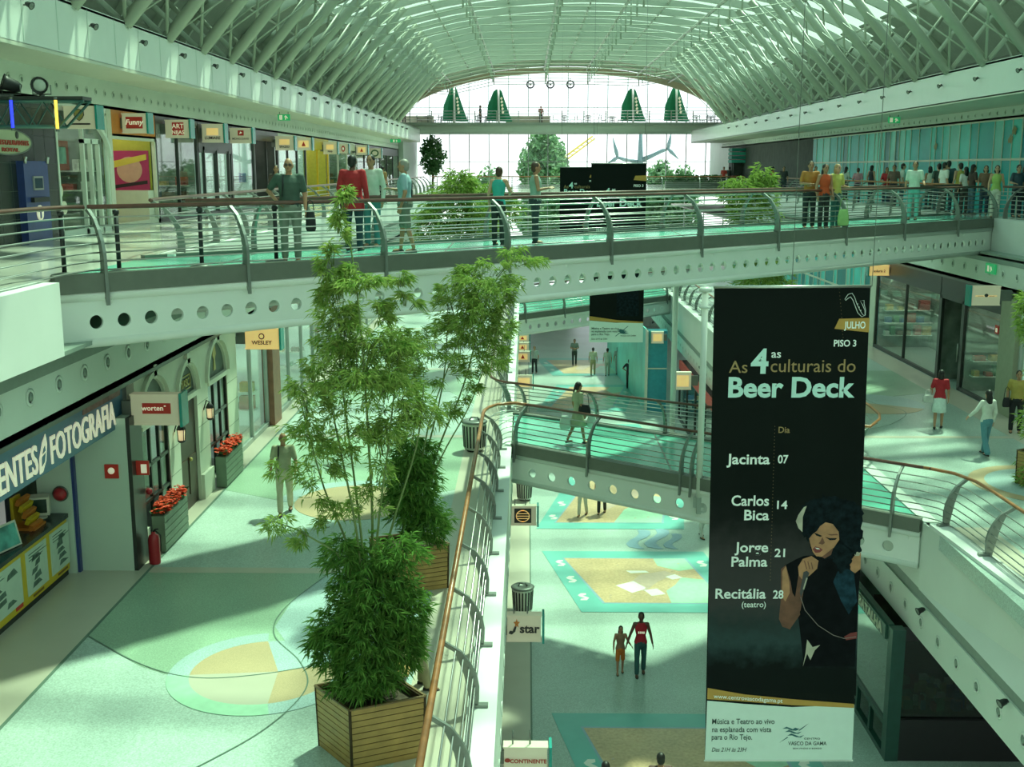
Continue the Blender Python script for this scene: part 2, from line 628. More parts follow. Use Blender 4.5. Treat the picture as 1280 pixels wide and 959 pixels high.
eav.box(-12.3, -12.1, -11, 103, 15.9, 17.6)
eav.box(18.1, 18.3, -11, 103, 15.7, 17.6)
struct('roof_eaves_panels', eav, mat('roof_panel_grey', (.22, .24, .20), .5, var=.05))
st = MB()
for y in RIBS:
    if y < 5 or y > 88:
        continue
    for (xa, za, xb) in ((-9.55, 15.95, -5.9), (14.55, 15.85, 10.6)):
        st.tube([(xa, y + .35, za), (xb, y + .35, rz(xb, -.1))], .17, 8)
        xc = xa + (xb - xa) * .12
        st.tube([(xa * 1.0, y + .35, za), (xa + (-1 if xa < 0 else 1) * 1.6, y - .8, rz(xa + (-1 if xa < 0 else 1) * 1.6, -.05))], .08, 6)
        st.tube([(xa, y + .35, za), (xa + (xb - xa) * .55, y + .35 + BAY * .9, rz(xa + (xb - xa) * .55, -.1))], .05, 6)
        st.tube([(xa, y + .35, za), (xa + (xb - xa) * .3, y + .35 - BAY * .9, rz(xa + (xb - xa) * .3, -.1))], .05, 6)
        st.tube([(xa + (xb - xa) * .1, y + .35, za + .25), (xa + (xb - xa) * .95, y + BAY * 2, rz(xb, -.2))], .025, 5)
struct('roof_struts', st, RIBPAINT)
hg = MB()
for y in RIBS:
    if y < 20 or y > 104:
        continue
    pts = []
    for x in (-6.7, -2.9, 1.55, 5.2, 9.6):
        zt, zb = rz(x), rz(x) - (1.15 if abs(x - 1.5) > 4 else 1.5)
        hg.tube([(x, y, zt), (x, y, zb)], .045, 6)
        pts.append((x, y, zb))
    hg.tube([(-9.0, y, rz(-9.0) - .1)] + pts + [(12.4, y, rz(12.4) - .1)], .028, 5)
struct('roof_hangers_and_ties', hg, RIBPAINT)
# end arch of the roof
ea = MB()
for k in range(32):
    x0, x1 = xs[k], xs[k + 1]
    for ya, yb in ((95.0, 97.8), (98.2, 101.0), (101.4, 103.5)):
        ea.hexa([(x0, ya, rz(x0, .17)), (x1, ya, rz(x1, .17)), (x1, yb, rz(x1, .17)), (x0, yb, rz(x0, .17)), (x0, ya, rz(x0, .22)), (x1, ya, rz(x1, .22)), (x1, yb, rz(x1, .22)), (x0, yb, rz(x0, .22))])
ea.strip([(x, 103.6, rz(x, -.15)) for x in xs], .5, .5, up=(0, 1, 0))
struct('roof_end_arch', ea, mat('sandy_paint', (.56, .48, .38), .5))

# ---- the glass end wall
fw = MB()
x = -17.0
while x < 22.1:
    fw.box(x - .04, x + .04, 111.9, 112.12, 0, 23)
    x += 1.9
for z in (5.3, 10.9, 13.2, 18.3):
    fw.box(-17, 22, 111.92, 112.08, z - .03, z + .03)
struct('window_1_frame', fw, GREYP)
struct('window_1', MB().box(-17, 22, 112.0, 112.02, 0, 23), BACKGLASS)
tf = MB()
for sx in (-1, 1):
    pass
# terrace slab with rounded edge beam
ts = MB()
ts.box(-13, 19.5, 103.2, 112, 15.9, 16.4, 0)
ts.tube([(-12.6, 103.2, 15.95), (18.8, 103.2, 15.95)], .42, 14, m=1)
ts.box(-12.6, 18.8, 103.0, 103.3, 16.3, 16.55, 2)
struct('terrace_floor', ts, [DARKWALL, PALE, GREYP])
# lower corner blocks at both ends of the galleries under the terrace
struct('wall_end_left', MB().box(-14.2, -10.6, 99, 111.8, 11.0, 15.9), PALE)
struct('wall_end_right', MB().box(17.6, 22, 99, 111.8, 11.0, 15.9), PALE)
# ground and gallery end
struct('wall_ground_end', MB().box(8.0, 17, 91.5, 92, 0, 5.2).box(-9, -.4, 91.5, 92, 0, 5.2), PALE)

# ---- floor pictures
def inlay(name, pts, z, m):
    return struct(name, MB().prism([(p[0], p[1]) for p in pts], (0, 0, z), (1, 0, 0), (0, 1, 0), (0, 0, .004)), m)

def ringpts(c, r, a0=0, a1=360, n=40, ry=None):
    ry = ry or r
    return [(c[0] + r * cos(rad(a0 + (a1 - a0) * k / n)), c[1] + ry * sin(rad(a0 + (a1 - a0) * k / n))) for k in range(n + 1)]

# left gallery: pale stone along the shops and the kerb, coloured fields and a round picture
inlay('gallery_stone_strip', [(-10.4, 6), (-6.78, 6), (-6.78, 100), (-10.4, 100)], L1, CREAM)
inlay('gallery_stone_strip', [(-1.6, 6), (-.78, 6), (-.78, 100), (-1.6, 100)], L1, CREAM)
inlay('gallery_joint', [(-6.8, 6), (-6.75, 6), (-6.75, 100), (-6.8, 100)], L1 + .002, LINE_T)
for k, y in enumerate((19.2, 29.6, 40, 50.4, 60.8)):
    inlay('gallery_cross_strip', [(-6.75, y), (-1.6, y), (-1.6, y + .28), (-6.75, y + .28)], L1 + .002, CREAM)
inlay('floor_field_green', [(-6.75, 16.4), (-5.6, 15.35), (-4.9, 14.95), (-3.7, 15.1), (-2.6, 15.6), (-1.6, 15.9), (-1.6, 19.2), (-6.75, 19.2)], L1, TERRA2)
inlay('floor_field_blue', [(-3.5, 19.2), (-3.9, 17.9), (-3.95, 16.8), (-3.3, 15.5), (-2.5, 14.9), (-1.6, 14.6), (-1.6, 19.2)], L1 + .002, TERRA3)
CC = (-3.75, 15.2)
XC_ = (-3.55, 15.18)
def wedge(r, a0, a1):
    return [XC_] + ringpts(CC, r, a0, a1, 20)
inlay('floor_ring_blue', ringpts(CC, 1.36, 100, 188) + ringpts(CC, 1.05, 188, 100), L1 + .005, TERRA3)
inlay('floor_ring_green', ringpts(CC, 1.36, 188, 285) + ringpts(CC, 1.05, 285, 188), L1 + .005, MINT_T)
inlay('floor_ring_blue', ringpts(CC, 1.36, 285, 375) + ringpts(CC, 1.05, 375, 285), L1 + .005, TERRA3)
inlay('floor_disc_beige', wedge(1.05, 100, 188), L1 + .004, BEIGE)
inlay('floor_disc_cream', wedge(1.05, 188, 285), L1 + .004, CREAM)
inlay('floor_disc_beige', wedge(1.05, 285, 375), L1 + .004, BEIGE)
inlay('floor_disc_pale', wedge(1.05, 15, 100), L1 + .004, TERRA3)
def curve_line(pts, w, z, name='floor_joint_line'):
    # smooth line through pts (Catmull-Rom)
    P = [Vector((p[0], p[1], 0)) for p in pts]
    out = []
    for i in range(len(P) - 1):
        p0, p1, p2, p3 = P[max(i - 1, 0)], P[i], P[i + 1], P[min(i + 2, len(P) - 1)]
        for k in range(8):
            t = k / 8
            out.append(.5 * ((2 * p1) + (p2 - p0) * t + (2 * p0 - 5 * p1 + 4 * p2 - p3) * t * t + (3 * p1 - p0 - 3 * p2 + p3) * t ** 3))
    out.append(P[-1])
    L, R_ = [], []
    for i, p in enumerate(out):
        d = (out[min(i + 1, len(out) - 1)] - out[max(i - 1, 0)]).normalized()
        s = Vector((-d.y, d.x, 0)) * w / 2
        L.append(p + s)
        R_.append(p - s)
    n = len(L)
    m = MB()
    m.add([(p.x, p.y, z) for p in L + R_], [(i, i + 1, n + i + 1, n + i) for i in range(n - 1)])
    return struct(name, m, LINE_T)
curve_line([(-6.75, 16.4), (-5.6, 15.4), (-4.7, 14.97), (-3.8, 15.08), (-2.8, 15.5), (-1.6, 15.9)], .02, L1 + .012)
curve_line([(-3.5, 19.2), (-3.95, 17.6), (-3.9, 16.5), (-3.3, 15.5), (-3.05, 14.6), (-3.4, 13.4), (-4.2, 12.2)], .02, L1 + .012)
CC2 = (-3.7, 23.6)
inlay('floor_disc_beige', ringpts(CC2, 1.3, 0, 360), L1 + .003, BEIGE)
inlay('floor_ring_blue', ringpts(CC2, 1.7, 0, 180) + ringpts(CC2, 1.3, 180, 0), L1 + .004, TERRA3)
inlay('floor_field_green', [(-6.75, 24.5), (-4.5, 23.2), (-2.5, 24.0), (-1.6, 24.6), (-1.6, 29.6), (-6.75, 29.6)], L1, TERRA2)
inlay('floor_field_green', [(-6.75, 33), (-4.5, 35.2), (-2.5, 36.0), (-1.6, 34), (-1.6, 40), (-6.75, 40)], L1, TERRA2)
# right gallery
inlay('gallery_stone_strip', [(13.0, 6), (13.95, 6), (13.95, 90), (13.0, 90)], L1, CREAM)
inlay('gallery_stone_strip', [(8.5, 6), (9.3, 6), (9.3, 22), (8.5, 22)], L1, CREAM)
inlay('gallery_cross_strip', [(9.0, 29.7), (13.0, 29.7), (13.0, 29.95), (9.0, 29.95)], L1 + .002, CREAM)
inlay('floor_field_green', [(9.3, 32.5), (10.6, 33.4), (11.6, 35.4), (13, 36), (13, 40), (9.3, 40)], L1, TERRA2)
inlay('floor_disc_beige', ringpts((10.6, 34.2), 1.5, 150, 330), L1 + .004, BEIGE)
inlay('floor_disc_cream', ringpts((10.6, 34.2), 1.5, -30, 150), L1 + .004, TERRA3)
inlay('floor_ring_blue', ringpts((11.9, 25.2), 1.7, 0, 360) + ringpts((11.9, 25.2), 1.35, 360, 0), L1 + .003, BEIGE)
inlay('floor_disc_green', ringpts((11.9, 25.2), 1.35, 0, 360), L1 + .004, TERRA3)
curve_line([(9.3, 30.6), (10.3, 31.4), (11.2, 33.0), (10.6, 34.5), (10.9, 36.2), (12.2, 37.2)], .02, L1 + .012)

# ground floor: three framed pictures, the waves
RUGM = [TEAL_T, BLUE_T, ORANGE_T, MINT_T, MAUVE_T, WHITE_T]
def rug(y0, y1, xl0, xl1, xr0, xr1, nmark, seed):
    """outer near y0, far y1, outer left x at near / far, outer right x at near / far"""
    b = .72
    mb = MB()
    def put(pts, z, k):
        mb.prism([(p[0], p[1]) for p in pts], (0, 0, z), (1, 0, 0), (0, 1, 0), (0, 0, .003), k)
    put([(xl0, y0), (xr0, y0), (xr1, y1), (xl1, y1)], .008, 0)
    i = [(xl0 + b, y0 + b), (xr0 - b, y0 + b), (xr1 - b, y1 - b), (xl1 + b, y1 - b)]
    e = .07
    put([(i[0][0] - e, i[0][1] - e), (i[1][0] + e, i[1][1] - e), (i[2][0] + e, i[2][1] + e), (i[3][0] - e, i[3][1] + e)], .010, 1)
    put(i, .012, 2)
    def P(u, v):
        a = Vector(i[0]).lerp(Vector(i[1]), u)
        c = Vector(i[3]).lerp(Vector(i[2]), u)
        return tuple(a.lerp(c, v))
    put([P(.55, 0), P(1, 0), P(1, .5), P(.83, .55), P(.72, .38), P(.6, .25)], .014, 3)
    put([P(.74, 1), P(1, 1), P(1, .75), P(.86, .7), P(.72, .82)], .014, 3)
    put([P(.3, .3), P(.42, .24), P(.6, .45), P(.8, .62), P(.74, .7), P(.5, .6), P(.36, .42)], .014, 4)
    if seed == 2:
        for q in ([P(.22, .36), P(.4, .46), P(.46, .3), P(.3, .2)], [P(.42, .26), P(.54, .3), P(.57, .18), P(.44, .14)], [P(.42, .7), P(.58, .7), P(.6, .66), P(.44, .64)], [P(.7, .56), P(.8, .62), P(.84, .54), P(.74, .5)]):
            put(q, .016, 5)
    if seed == 3:
        put([P(.28, .2), P(.36, .6), P(.46, .72), P(.6, .5), P(.66, .2), P(.5, .1)], .016, 3)
    rr = random.Random(seed)
    for k in range(16):
        p = P(rr.uniform(.05, .95), rr.uniform(.08, .92))
        put([(p[0] - .04, p[1] - .05), (p[0] + .05, p[1] - .03), (p[0], p[1] + .06)], .018, 4)
    for k in range(nmark):
        t = (k + .8) / (nmark + .6)
        for side in (0, 1):
            x = (xl0 + (xl1 - xl0) * t + .36) if side == 0 else (xr0 + (xr1 - xr0) * t - .36)
            y = y0 + (y1 - y0) * t
            q = [(-.22, .12), (-.1, .28), (.1, .28), (.1, .16), (-.02, .1), (.2, -.08), (.1, -.28), (-.14, -.28), (-.12, -.17), (.04, -.12), (-.16, .02)]
            put([(x + a * .8, y + c) for a, c in q], .012, 5)
    return struct('floor_picture', mb, RUGM)

rug(31.0, 36.3, 1.6, .52, 6.6, 5.9, 3, 2)
rug(38.7, 46.5, .35, 2.0, 5.6, 6.6, 4, 1)
rug(17.0, 24.8, 2.1, .6, 6.8, 6.2, 2, 3)
rug(49.5, 55.5, 1.8, .6, 6.4, 5.6, 2, 4)
rug(58.5, 66.0, .5, 1.8, 5.2, 6.4, 2, 5)
rug(69.0, 75.5, 1.6, .6, 6.4, 5.8, 2, 6)
for k in range(3):
    ox, oy, s = 3.45 + .62 * k, 36.55, (1.0, 1.05, .8)[k]
    q = [(0.35, 0), (.02, .18), (-.05, .5), (.1, .85), (.35, 1.2), (.5, 1.55), (.48, 1.95), (.7, 1.98), (.92, 1.85), (.9, 1.5), (.72, 1.15), (.45, .85), (.34, .55), (.4, .25), (.52, .02)]
    inlay('floor_picture_wave', [(ox + a * s, oy + c * s * 1.05) for a, c in q], .008, BLUE_T)

# ================================================================== BRIDGES, RAILINGS, BANNERS
POST_PROFILE = [(.0, .0), (.03, .18), (.035, .36), (.0, .54), (-.08, .7), (-.2, .86), (-.42, 1.0)]
RAIL_T = (.1, .23, .36, .49, .62, .75, .87)

def prof(h):
    for (o0, z0), (o1, z1) in zip(POST_PROFILE, POST_PROFILE[1:]):
        if z0 <= h <= z1:
            return o0 + (o1 - o0) * (h - z0) / (z1 - z0)
    return POST_PROFILE[-1][0]

def offs(path, d):
    """polyline moved sideways by d (positive: to the right of its direction)"""
    P = [Vector((p[0], p[1])) for p in path]
    out = []
    for i, p in enumerate(P):
        ds = []
        if i > 0:
            ds.append((p - P[i - 1]).normalized())
        if i < len(P) - 1:
            ds.append((P[i + 1] - p).normalized())
        t = sum(ds, Vector((0, 0)))
        t.normalize()
        c = max(t.dot(ds[0]), .35)
        out.append(p + Vector((t.y, -t.x)) * d / c)
    return out

def walk(path, dist):
    P = [Vector((p[0], p[1])) for p in path]
    for a, b in zip(P, P[1:]):
        L = (b - a).length
        if dist <= L:
            return a.lerp(b, dist / L), (b - a).normalized()
        dist -= L
    return P[-1], (P[-1] - P[-2]).normalized()

def plen(path):
    return sum((Vector(b[:2]) - Vector(a[:2])).length for a, b in zip(path, path[1:]))

def railing(name, label, path, z, side, posts, handmat=None, tip=-.3, postw=.15, hr=.036, bracket=False, rr=.013, rails=RAIL_T, group=None):
    """path: foot line; side +1 when the outside lies to the right of the path; posts: distances along it"""
    root = thing(name, label, 'railing', (path[0][0], path[0][1], z), group)
    h = MB()
    top = offs(path, side * prof(1.0))
    h.tube([(p.x, p.y, z + 1.02) for p in top], hr, 8)
    h.build('handrail', handmat or DKRAIL, root)
    for t in rails:
        m = MB()
        q = offs(path, side * (prof(t) - .03))
        m.tube([(p.x, p.y, z + t) for p in q], rr, 5)
        m.build('rail', STEEL, root)
    for d in posts:
        p, tdir = walk(path, d)
        n = Vector((tdir.y, -tdir.x)) * side
        outer, inner = [], []
        prf = ([(.02, tip)] if tip < 0 else []) + POST_PROFILE
        for k, (o, zz) in enumerate(prf):
            w = postw * (1 - .55 * max(0, zz)) if zz >= 0 else .03
            if tip >= 0:
                w = postw * max(.32, sin(PI * min(1, zz * .8 + .12)))
            o += .1 * max(0, 1 - max(0, zz) / .8) if tip < 0 else 0
            outer.append((o + .03, zz))
            inner.append((o + .03 - w, zz - (.0 if k < len(prf) - 1 else .03)))
        poly = outer + inner[::-1]
        m = MB()
        o3 = Vector((p.x, p.y, z)) - Vector((tdir.x, tdir.y, 0)) * .025
        m.prism(poly, o3, (n.x, n.y, 0), (0, 0, 1), Vector((tdir.x, tdir.y, 0)) * .05)
        if bracket:
            m.obox((p.x + n.x * .06, p.y + n.y * .06, z + .07), Vector((n.x, n.y, 0)) * .12, Vector((tdir.x, tdir.y, 0)) * .05, (0, 0, .05))
        m.build('post', POSTM, root)
    return root

def spaced(path, step, start=.4):
    L = plen(path)
    n = max(1, round((L - 2 * start) / step))
    return [start + (L - 2 * start) * k / n for k in range(n + 1)]

def at_px(a, b, z, pxs):
    """distances along a-b at which the photograph shows the given pixel columns"""
    out = []
    A, B = Vector((a[0], a[1], z)), Vector((b[0], b[1], z))
    for px in pxs:
        lo, hi = 0.0, 1.0
        for _ in range(40):
            m = (lo + hi) / 2
            d = A.lerp(B, m) - Vector((0, 0, EYE))
            x = CX + FPX * d.dot(RT) / d.dot(FW)
            if x < px:
                lo = m
            else:
                hi = m
        out.append((B - A).length * lo)
    return out

def bridge(name, label, n0, n1, f0, f1, z, depth, pitch, hr, deckmat):
    root = thing(name, label, 'footbridge', ((n0[0] + f0[0]) / 2, (n0[1] + f0[1]) / 2, z - depth))
    d = MB()
    d.prism([n0, n1, f1, f0], (0, 0, z - .12), (1, 0, 0), (0, 1, 0), (0, 0, .13))
    d.build('deck', deckmat, root)
    j = MB()
    N0, N1, F0, F1 = [Vector((p[0], p[1], z + .012)) for p in (n0, n1, f0, f1)]
    L = (N1 - N0).length
    k = 2.4
    while k < L - 1:
        j.strip([N0.lerp(N1, k / L), F0.lerp(F1, k / L)], .04, .006)
        k += 2.4
    j.build('deck_joints', DKGREY, root)
    for (a, b, sgn, nm) in ((n0, n1, 1, 'near'), (f0, f1, -1, 'far')):
        A, B = Vector((a[0], a[1], z)), Vector((b[0], b[1], z))
        t = (B - A).normalized()
        n = Vector((t.y, -t.x, 0)) * sgn
        c = MB()
        c.obox((A + B) / 2 + n * .0 + Vector((0, 0, -.08)), (B - A) / 2, n * .09, (0, 0, .14))
        c.build('edge_beam', EDGEP, root)
        g = MB()
        hgt = depth - .24
        g.holed(A + Vector((0, 0, -depth)) + n * .02, t, (0, 0, 1), n * -.06, (B - A).length, hgt, pitch, hr, hgt * .42, .25)
        g.tube([A + Vector((0, 0, -.27)) + n * .0, B + Vector((0, 0, -.27)) + n * .0], .085, 10)
        g.tube([A + Vector((0, 0, -depth)) - n * .02, B + Vector((0, 0, -depth)) - n * .02], .075, 10)
        g.build('girder', WHITE2, root)
    x = MB()
    k = .8
    while k < L:
        x.beam(N0.lerp(N1, k / L) + Vector((0, 0, -.3)), F0.lerp(F1, k / L) + Vector((0, 0, -.3)), .12, .25)
        k += 2.4
    x.build('cross_beams', WHITE2, root)
    return root

# ---- upper bridge, the long one across the picture
B2N0, B2N1, B2F0, B2F1 = (-6.9, 16.43), (14.6, 36.1), (-6.9, 20.38), (14.6, 40.0)
bridge('footbridge', 'long upper footbridge with grey girder full of round holes, crossing the whole atrium', B2N0, B2N1, B2F0, B2F1, L2, .98, .43, .105, TEALDECK)
RN0 = (-6.35, 16.94)
RF0 = (-6.4, 20.84)
railing('bridge_railing', 'curved steel railing with dark handrail along the near side of the long upper footbridge',
        [RN0, B2N1], L2, 1, at_px(RN0, B2N1, L2, (108, 306, 478, 632, 760, 873, 969, 1054, 1127, 1194, 1244)), tip=-.42, postw=.17)
railing('bridge_railing', 'curved steel railing along the far side of the long upper footbridge, behind the people',
        [RF0, B2F1], L2, -1, at_px(RF0, B2F1, L2, (320, 470, 610, 735, 830, 930, 1010, 1085, 1150)), tip=-.42, postw=.15)
# ---- lower bridge
B1N0, B1N1, B1F0, B1F1 = (-.36, 28.8), (8.07, 22.4), (-.36, 32.6), (8.07, 27.2)
bridge('footbridge', 'lower footbridge with green deck and a woman crossing, partly behind the black banner', B1N0, B1N1, B1F0, B1F1, L1, .95, .62, .12, TEALDECK)
railing('bridge_railing', 'curved steel railing along the near side of the lower footbridge', [B1N0, B1N1], L1, 1,
        at_px(B1N0, B1N1, L1, (646, 737, 853, 866, 1000, 1116)), tip=-.42, postw=.16)
railing('bridge_railing', 'curved steel railing along the far side of the lower footbridge, behind the crossing woman', [B1F0, B1F1], L1, -1,
        at_px(B1F0, B1F1, L1, (655, 745, 830, 920)), tip=-.42, postw=.16)
# ---- next bridge further down the mall
B3N0, B3N1, B3F0, B3F1 = (-.4, 55.3), (8.1, 64.0), (-.4, 60.2), (8.1, 68.8)
bridge('footbridge', 'distant footbridge seen under the long one, beside the far banner', B3N0, B3N1, B3F0, B3F1, L1, .95, .62, .12, TEALDECK)
railing('bridge_railing', 'thin railing on the near side of the distant footbridge', [B3N0, B3N1], L1, 1, spaced([B3N0, B3N1], 2.6), tip=-.42, postw=.16)
railing('bridge_railing', 'thin railing on the far side of the distant footbridge', [B3F0, B3F1], L1, -1, spaced([B3F0, B3F1], 2.6), tip=-.42, postw=.16)

# ---- gallery railings
def arc(c, r, a0, a1, n=7):
    return [(c[0] + r * cos(rad(a0 + (a1 - a0) * k / n)), c[1] + r * sin(rad(a0 + (a1 - a0) * k / n))) for k in range(n + 1)]
pl = [(-.68, 7.0), (-.68, 27.9), (-.66, 28.25), (-.59, 28.55), (-.48, 28.75), (-.36, 28.8), (-.25, 28.72)]
ypost = [9.9, 11.95, 14.0, 15.95, 18.0, 20.05, 22.2, 24.2, 26.2, 28.0]
railing('gallery_railing', 'gallery railing with orange-brown wooden handrail running beside the wooden planters', pl, L1, 1, [y - 7.0 for y in ypost], COPPER, tip=0, postw=.17, hr=.045, bracket=True)
pl = [(-.25, 32.53), (-.36, 32.6), (-.5, 32.76), (-.63, 33.1), (-.68, 33.6), (-.68, 89)]
railing('gallery_railing', 'gallery railing on the left continuing beyond the lower footbridge', pl, L1, 1, spaced(pl, 2.1), DKRAIL, tip=0, postw=.16, bracket=True)
pl = [(7.95, 22.49), (8.07, 22.4), (8.3, 22.15), (8.45, 21.7), (8.5, 21.0), (8.55, 18.5), (8.75, 13.0), (8.9, 8)]
railing('gallery_railing', 'gallery railing with brown handrail sloping down at the lower right corner', pl, L1, 1, [.75, 2.55, 4.6, 6.6, 8.6, 10.6], COPPER, tip=0, postw=.2, bracket=True)
pl = [(8.5, 89), (8.5, 29.0), (8.45, 28.1), (8.3, 27.6), (8.07, 27.2), (7.95, 27.28)]
railing('gallery_railing', 'gallery railing on the right beyond the lower footbridge, above the white fascia', pl, L1, 1, spaced(pl, 2.1), COPPER, tip=0, postw=.16, bracket=True)
pl = [(-6.4, 20.84), (-6.5, 21.1), (-6.55, 21.5), (-6.55, 78)]
railing('gallery_railing', 'railing of the upper left gallery beyond the long footbridge', pl, L2, 1, spaced(pl, 2.6), DKRAIL, tip=-.3)
pl = [(-6.62, 8), (-6.6, 15.9), (-6.57, 16.4), (-6.48, 16.78), (-6.35, 16.94)]
railing('gallery_railing', 'railing of the upper left gallery before the dark tiled wall', pl, L2, 1, [.5, 2.9, 5.3], DKRAIL, tip=-.3)
pl = [(14.6, 78), (14.6, 40.4)]
railing('gallery_railing', 'railing of the upper right gallery in front of the crowd', pl, L2, 1, spaced(pl, 2.6), COPPER, tip=-.3)
pl = [(14.6, 36.1), (14.75, 35.9), (14.8, 35.5), (14.8, 24)]
railing('gallery_railing', 'railing of the upper right gallery at the right edge of the long footbridge', pl, L2, 1, [.6, 2.6, 4.6, 7], DKRAIL, tip=-.3)
pl = [(-6.5, 78), (14.6, 78)]
railing('gallery_railing', 'far railing across the end of the atrium under the terrace', pl, L2, 1, spaced(pl, 2.6), COPPER, tip=-.3)
# terrace railing: straight, thin
tr = thing('terrace_railing', 'thin straight railing along the terrace with the green parasols', 'railing', (-12, 103.3, 16.55))
for z in (.25, .5, .75, 1.0):
    MB().tube([(-12.4, 103.3, 16.55 + z), (18.6, 103.3, 16.55 + z)], .025, 5).build('rail', GREYP, tr)
for k in range(17):
    MB().box(-12.4 + k * 1.93, -12.32 + k * 1.93, 103.26, 103.34, 16.4, 17.55).build('post', GREYP, tr)

# ---- white hanger columns of the lower bridge
for (x, y, lab) in ((4.0, 25.45, 'slender white column rising from the near edge of the lower footbridge'), (3.98, 30.35, 'slender white column rising from the far edge of the lower footbridge')):
    c = thing('support_column', lab, 'column', (x, y, 4.7))
    m = MB()
    m.tube([(x, y, 5.1), (x, y, 10.0)], .075, 12)
    m.build('shaft', WHITE2, c)
    m = MB()
    m.box(x - .05, x + .05, y - .05, y + .05, 4.7, 5.3)
    m.box(x - .13, x + .13, y - .02, y + .02, 4.85, 5.1)
    m.build('clamp', GREYP, c)
    m = MB()
    m.lathe([(.14, 0), (.14, .06), (.1, .1)], (x, y, 9.88), 12)
    m.lathe([(.13, 0), (.13, .05)], (x, y, 9.5), 12)
    m.build('collar', WHITE2, c)

# ---- dark belt posts on the upper bridge landing
for (x, y, lab) in ((-6.3, 17.5, 'dark belt post left of the others on the upper footbridge landing'), (-5.3, 18.5, 'dark belt post with round foot, middle of the three on the upper footbridge'), (-6.95, 17.0, 'dark post at the start of the upper footbridge, leftmost of the belt posts'), (-4.3, 19.5, 'dark belt post just left of the man in the dark green shirt')):
    b = thing('belt_post', lab, 'post', (x, y, L2))
    MB().tube([(x, y, L2 + .03), (x, y, L2 + .92)], .035, 10).build('pole', BLACK, b)
    MB().lathe([(.19, 0), (.19, .02), (.04, .05)], (x, y, L2 + .01), 16).build('foot', DKGREY, b)
    MB().lathe([(.05, 0), (.05, .06), (.02, .075)], (x, y, L2 + .9), 12).build('head', BLACK, b)

# ================================================================== THE BANNERS
INK_W = mat('print_white', (.86, .92, .9), .6, var=0)
INK_T = mat('print_pale_teal', (.52, .78, .74), .6, var=0)
INK_G = mat('print_brown_gold', (.36, .24, .10), .6, var=0)
INK_GOLD = mat('print_gold', (.46, .26, .05), .6, var=.05)
INK_DK = mat('print_dark', (.03, .06, .055), .6, var=0)
BAN_BLACK = mat('banner_black', (.007, .010, .009), .8, var=.1, scale=.8, spec=.1)
BAN_GREY = mat('banner_photo_grey', (.055, .055, .055), .8, var=.6, scale=1.4, spec=.1)
BAN_TEAL = mat('banner_photo_teal', (.03, .06, .065), .8, var=.6, scale=1.8, spec=.1)
BAN_WHITE = mat('banner_white', (.66, .78, .74), .5, var=.02)
SKIN_P = mat('print_skin', (.42, .20, .10), .6, var=.25, scale=5)
SKIN_D = mat('print_skin_shade', (.16, .06, .035), .6, var=.3, scale=5)
HAIR_P = mat('print_hair', (.006, .012, .016), .8, var=.7, scale=9, spec=.1)
CLOTH_P = mat('print_black_cloth', (.005, .006, .008), .8, var=.4, scale=6, spec=.1)
CLOTH_B = mat('print_blue_cloth', (.012, .035, .055), .8, var=.8, scale=6, spec=.1)
LIP_P = mat('print_lips', (.20, .03, .03), .6, var=0)
PHOTO_LIGHT = mat('print_light_spots', (.45, .42, .34), .6, var=.2)

def plate(pxs, Y, lift, m, name, parent):
    """flat printed shape on the banner plane Y, outlined in photograph pixels"""
    b = MB()
    b.add([yp(x, y, Y) + Vector((0, -lift, 0)) for x, y in pxs], [tuple(range(len(pxs)))])
    return b.build(name, m, parent, fix=False)

def btext(s, x0, x1, base, cap, m, parent, Y, bold=0.0, lift=.006, shear=0.0, slope=0.0, fit=True):
    a, b, t = yp(x0, base, Y), yp(x1, base - slope, Y), yp(x0, base - cap, Y)
    g = text_geo(s, (t.z - a.z) / .69, (0, 0, 0), (1, 0, 0), (0, 1, 0), 'LEFT', bold, .001, shear=shear)
    xs_ = [v[0] for v in g.v]
    w = max(xs_) - min(xs_)
    k = (b.x - a.x) / w if fit else 1
    r = MB()
    x_ = min(xs_)
    r.add([(a.x + (v[0] - x_) * k, Y - lift - v[2], a.z + v[1] + (b.z - a.z) * ((v[0] - x_) * k) / max(b.x - a.x, .01)) for v in g.v], g.f)
    return r.build('lettering', m, parent)

def C3(pts):
    return [(960 + x / 3.686, 600 + y / 3.686) for x, y in pts]

bn = thing('hanging_banner', 'tall black concert banner with singing woman photo and white foot, hanging nearest', 'banner', yp(980, 950, 18))
m = MB()
q = [yp(893, 359, 18), yp(1088, 358, 18), yp(1065, 950, 18), yp(881, 950, 18)]
m.add(q + [p + Vector((0, .012, 0)) for p in q], [(0, 3, 2, 1), (4, 5, 6, 7), (0, 1, 5, 4), (1, 2, 6, 5), (2, 3, 7, 6), (3, 0, 4, 7)])
m.build('cloth', BAN_BLACK, bn)
MB().tube([yp(892, 359, 18), yp(1089, 358, 18)], .025, 8).build('top_bar', STEEL, bn)
MB().tube([yp(880, 951, 18), yp(1066, 951, 18)], .014, 8).build('bottom_bar', WHITE2, bn)
for px in (990, 1090):
    p = yp(px, 358, 18)
    MB().tube([p, Vector((p.x, 18, rz(p.x) + .34))], .006, 5).build('suspension_wire', DKGREY, bn)
plate([(884, 876), (930, 880), (990, 884), (1068, 881), (1065, 950), (881, 950)], 18, .003, BAN_WHITE, 'white_panel', bn)
plate([(884.5, 860), (930, 868), (990, 874), (1067.5, 880), (1067.5, 885), (990, 881.5), (930, 877), (884, 874)], 18, .005, INK_GOLD, 'gold_band', bn)
PH = bpy.data.materials.new('banner_photo_print')
PH.use_nodes = True
_t = PH.node_tree
_b = _t.nodes['Principled BSDF']
_b.inputs['Roughness'].default_value = .8
_b.inputs['Specular IOR Level'].default_value = .1
_c = _t.nodes.new('ShaderNodeTexCoord')
_s = _t.nodes.new('ShaderNodeSeparateXYZ')
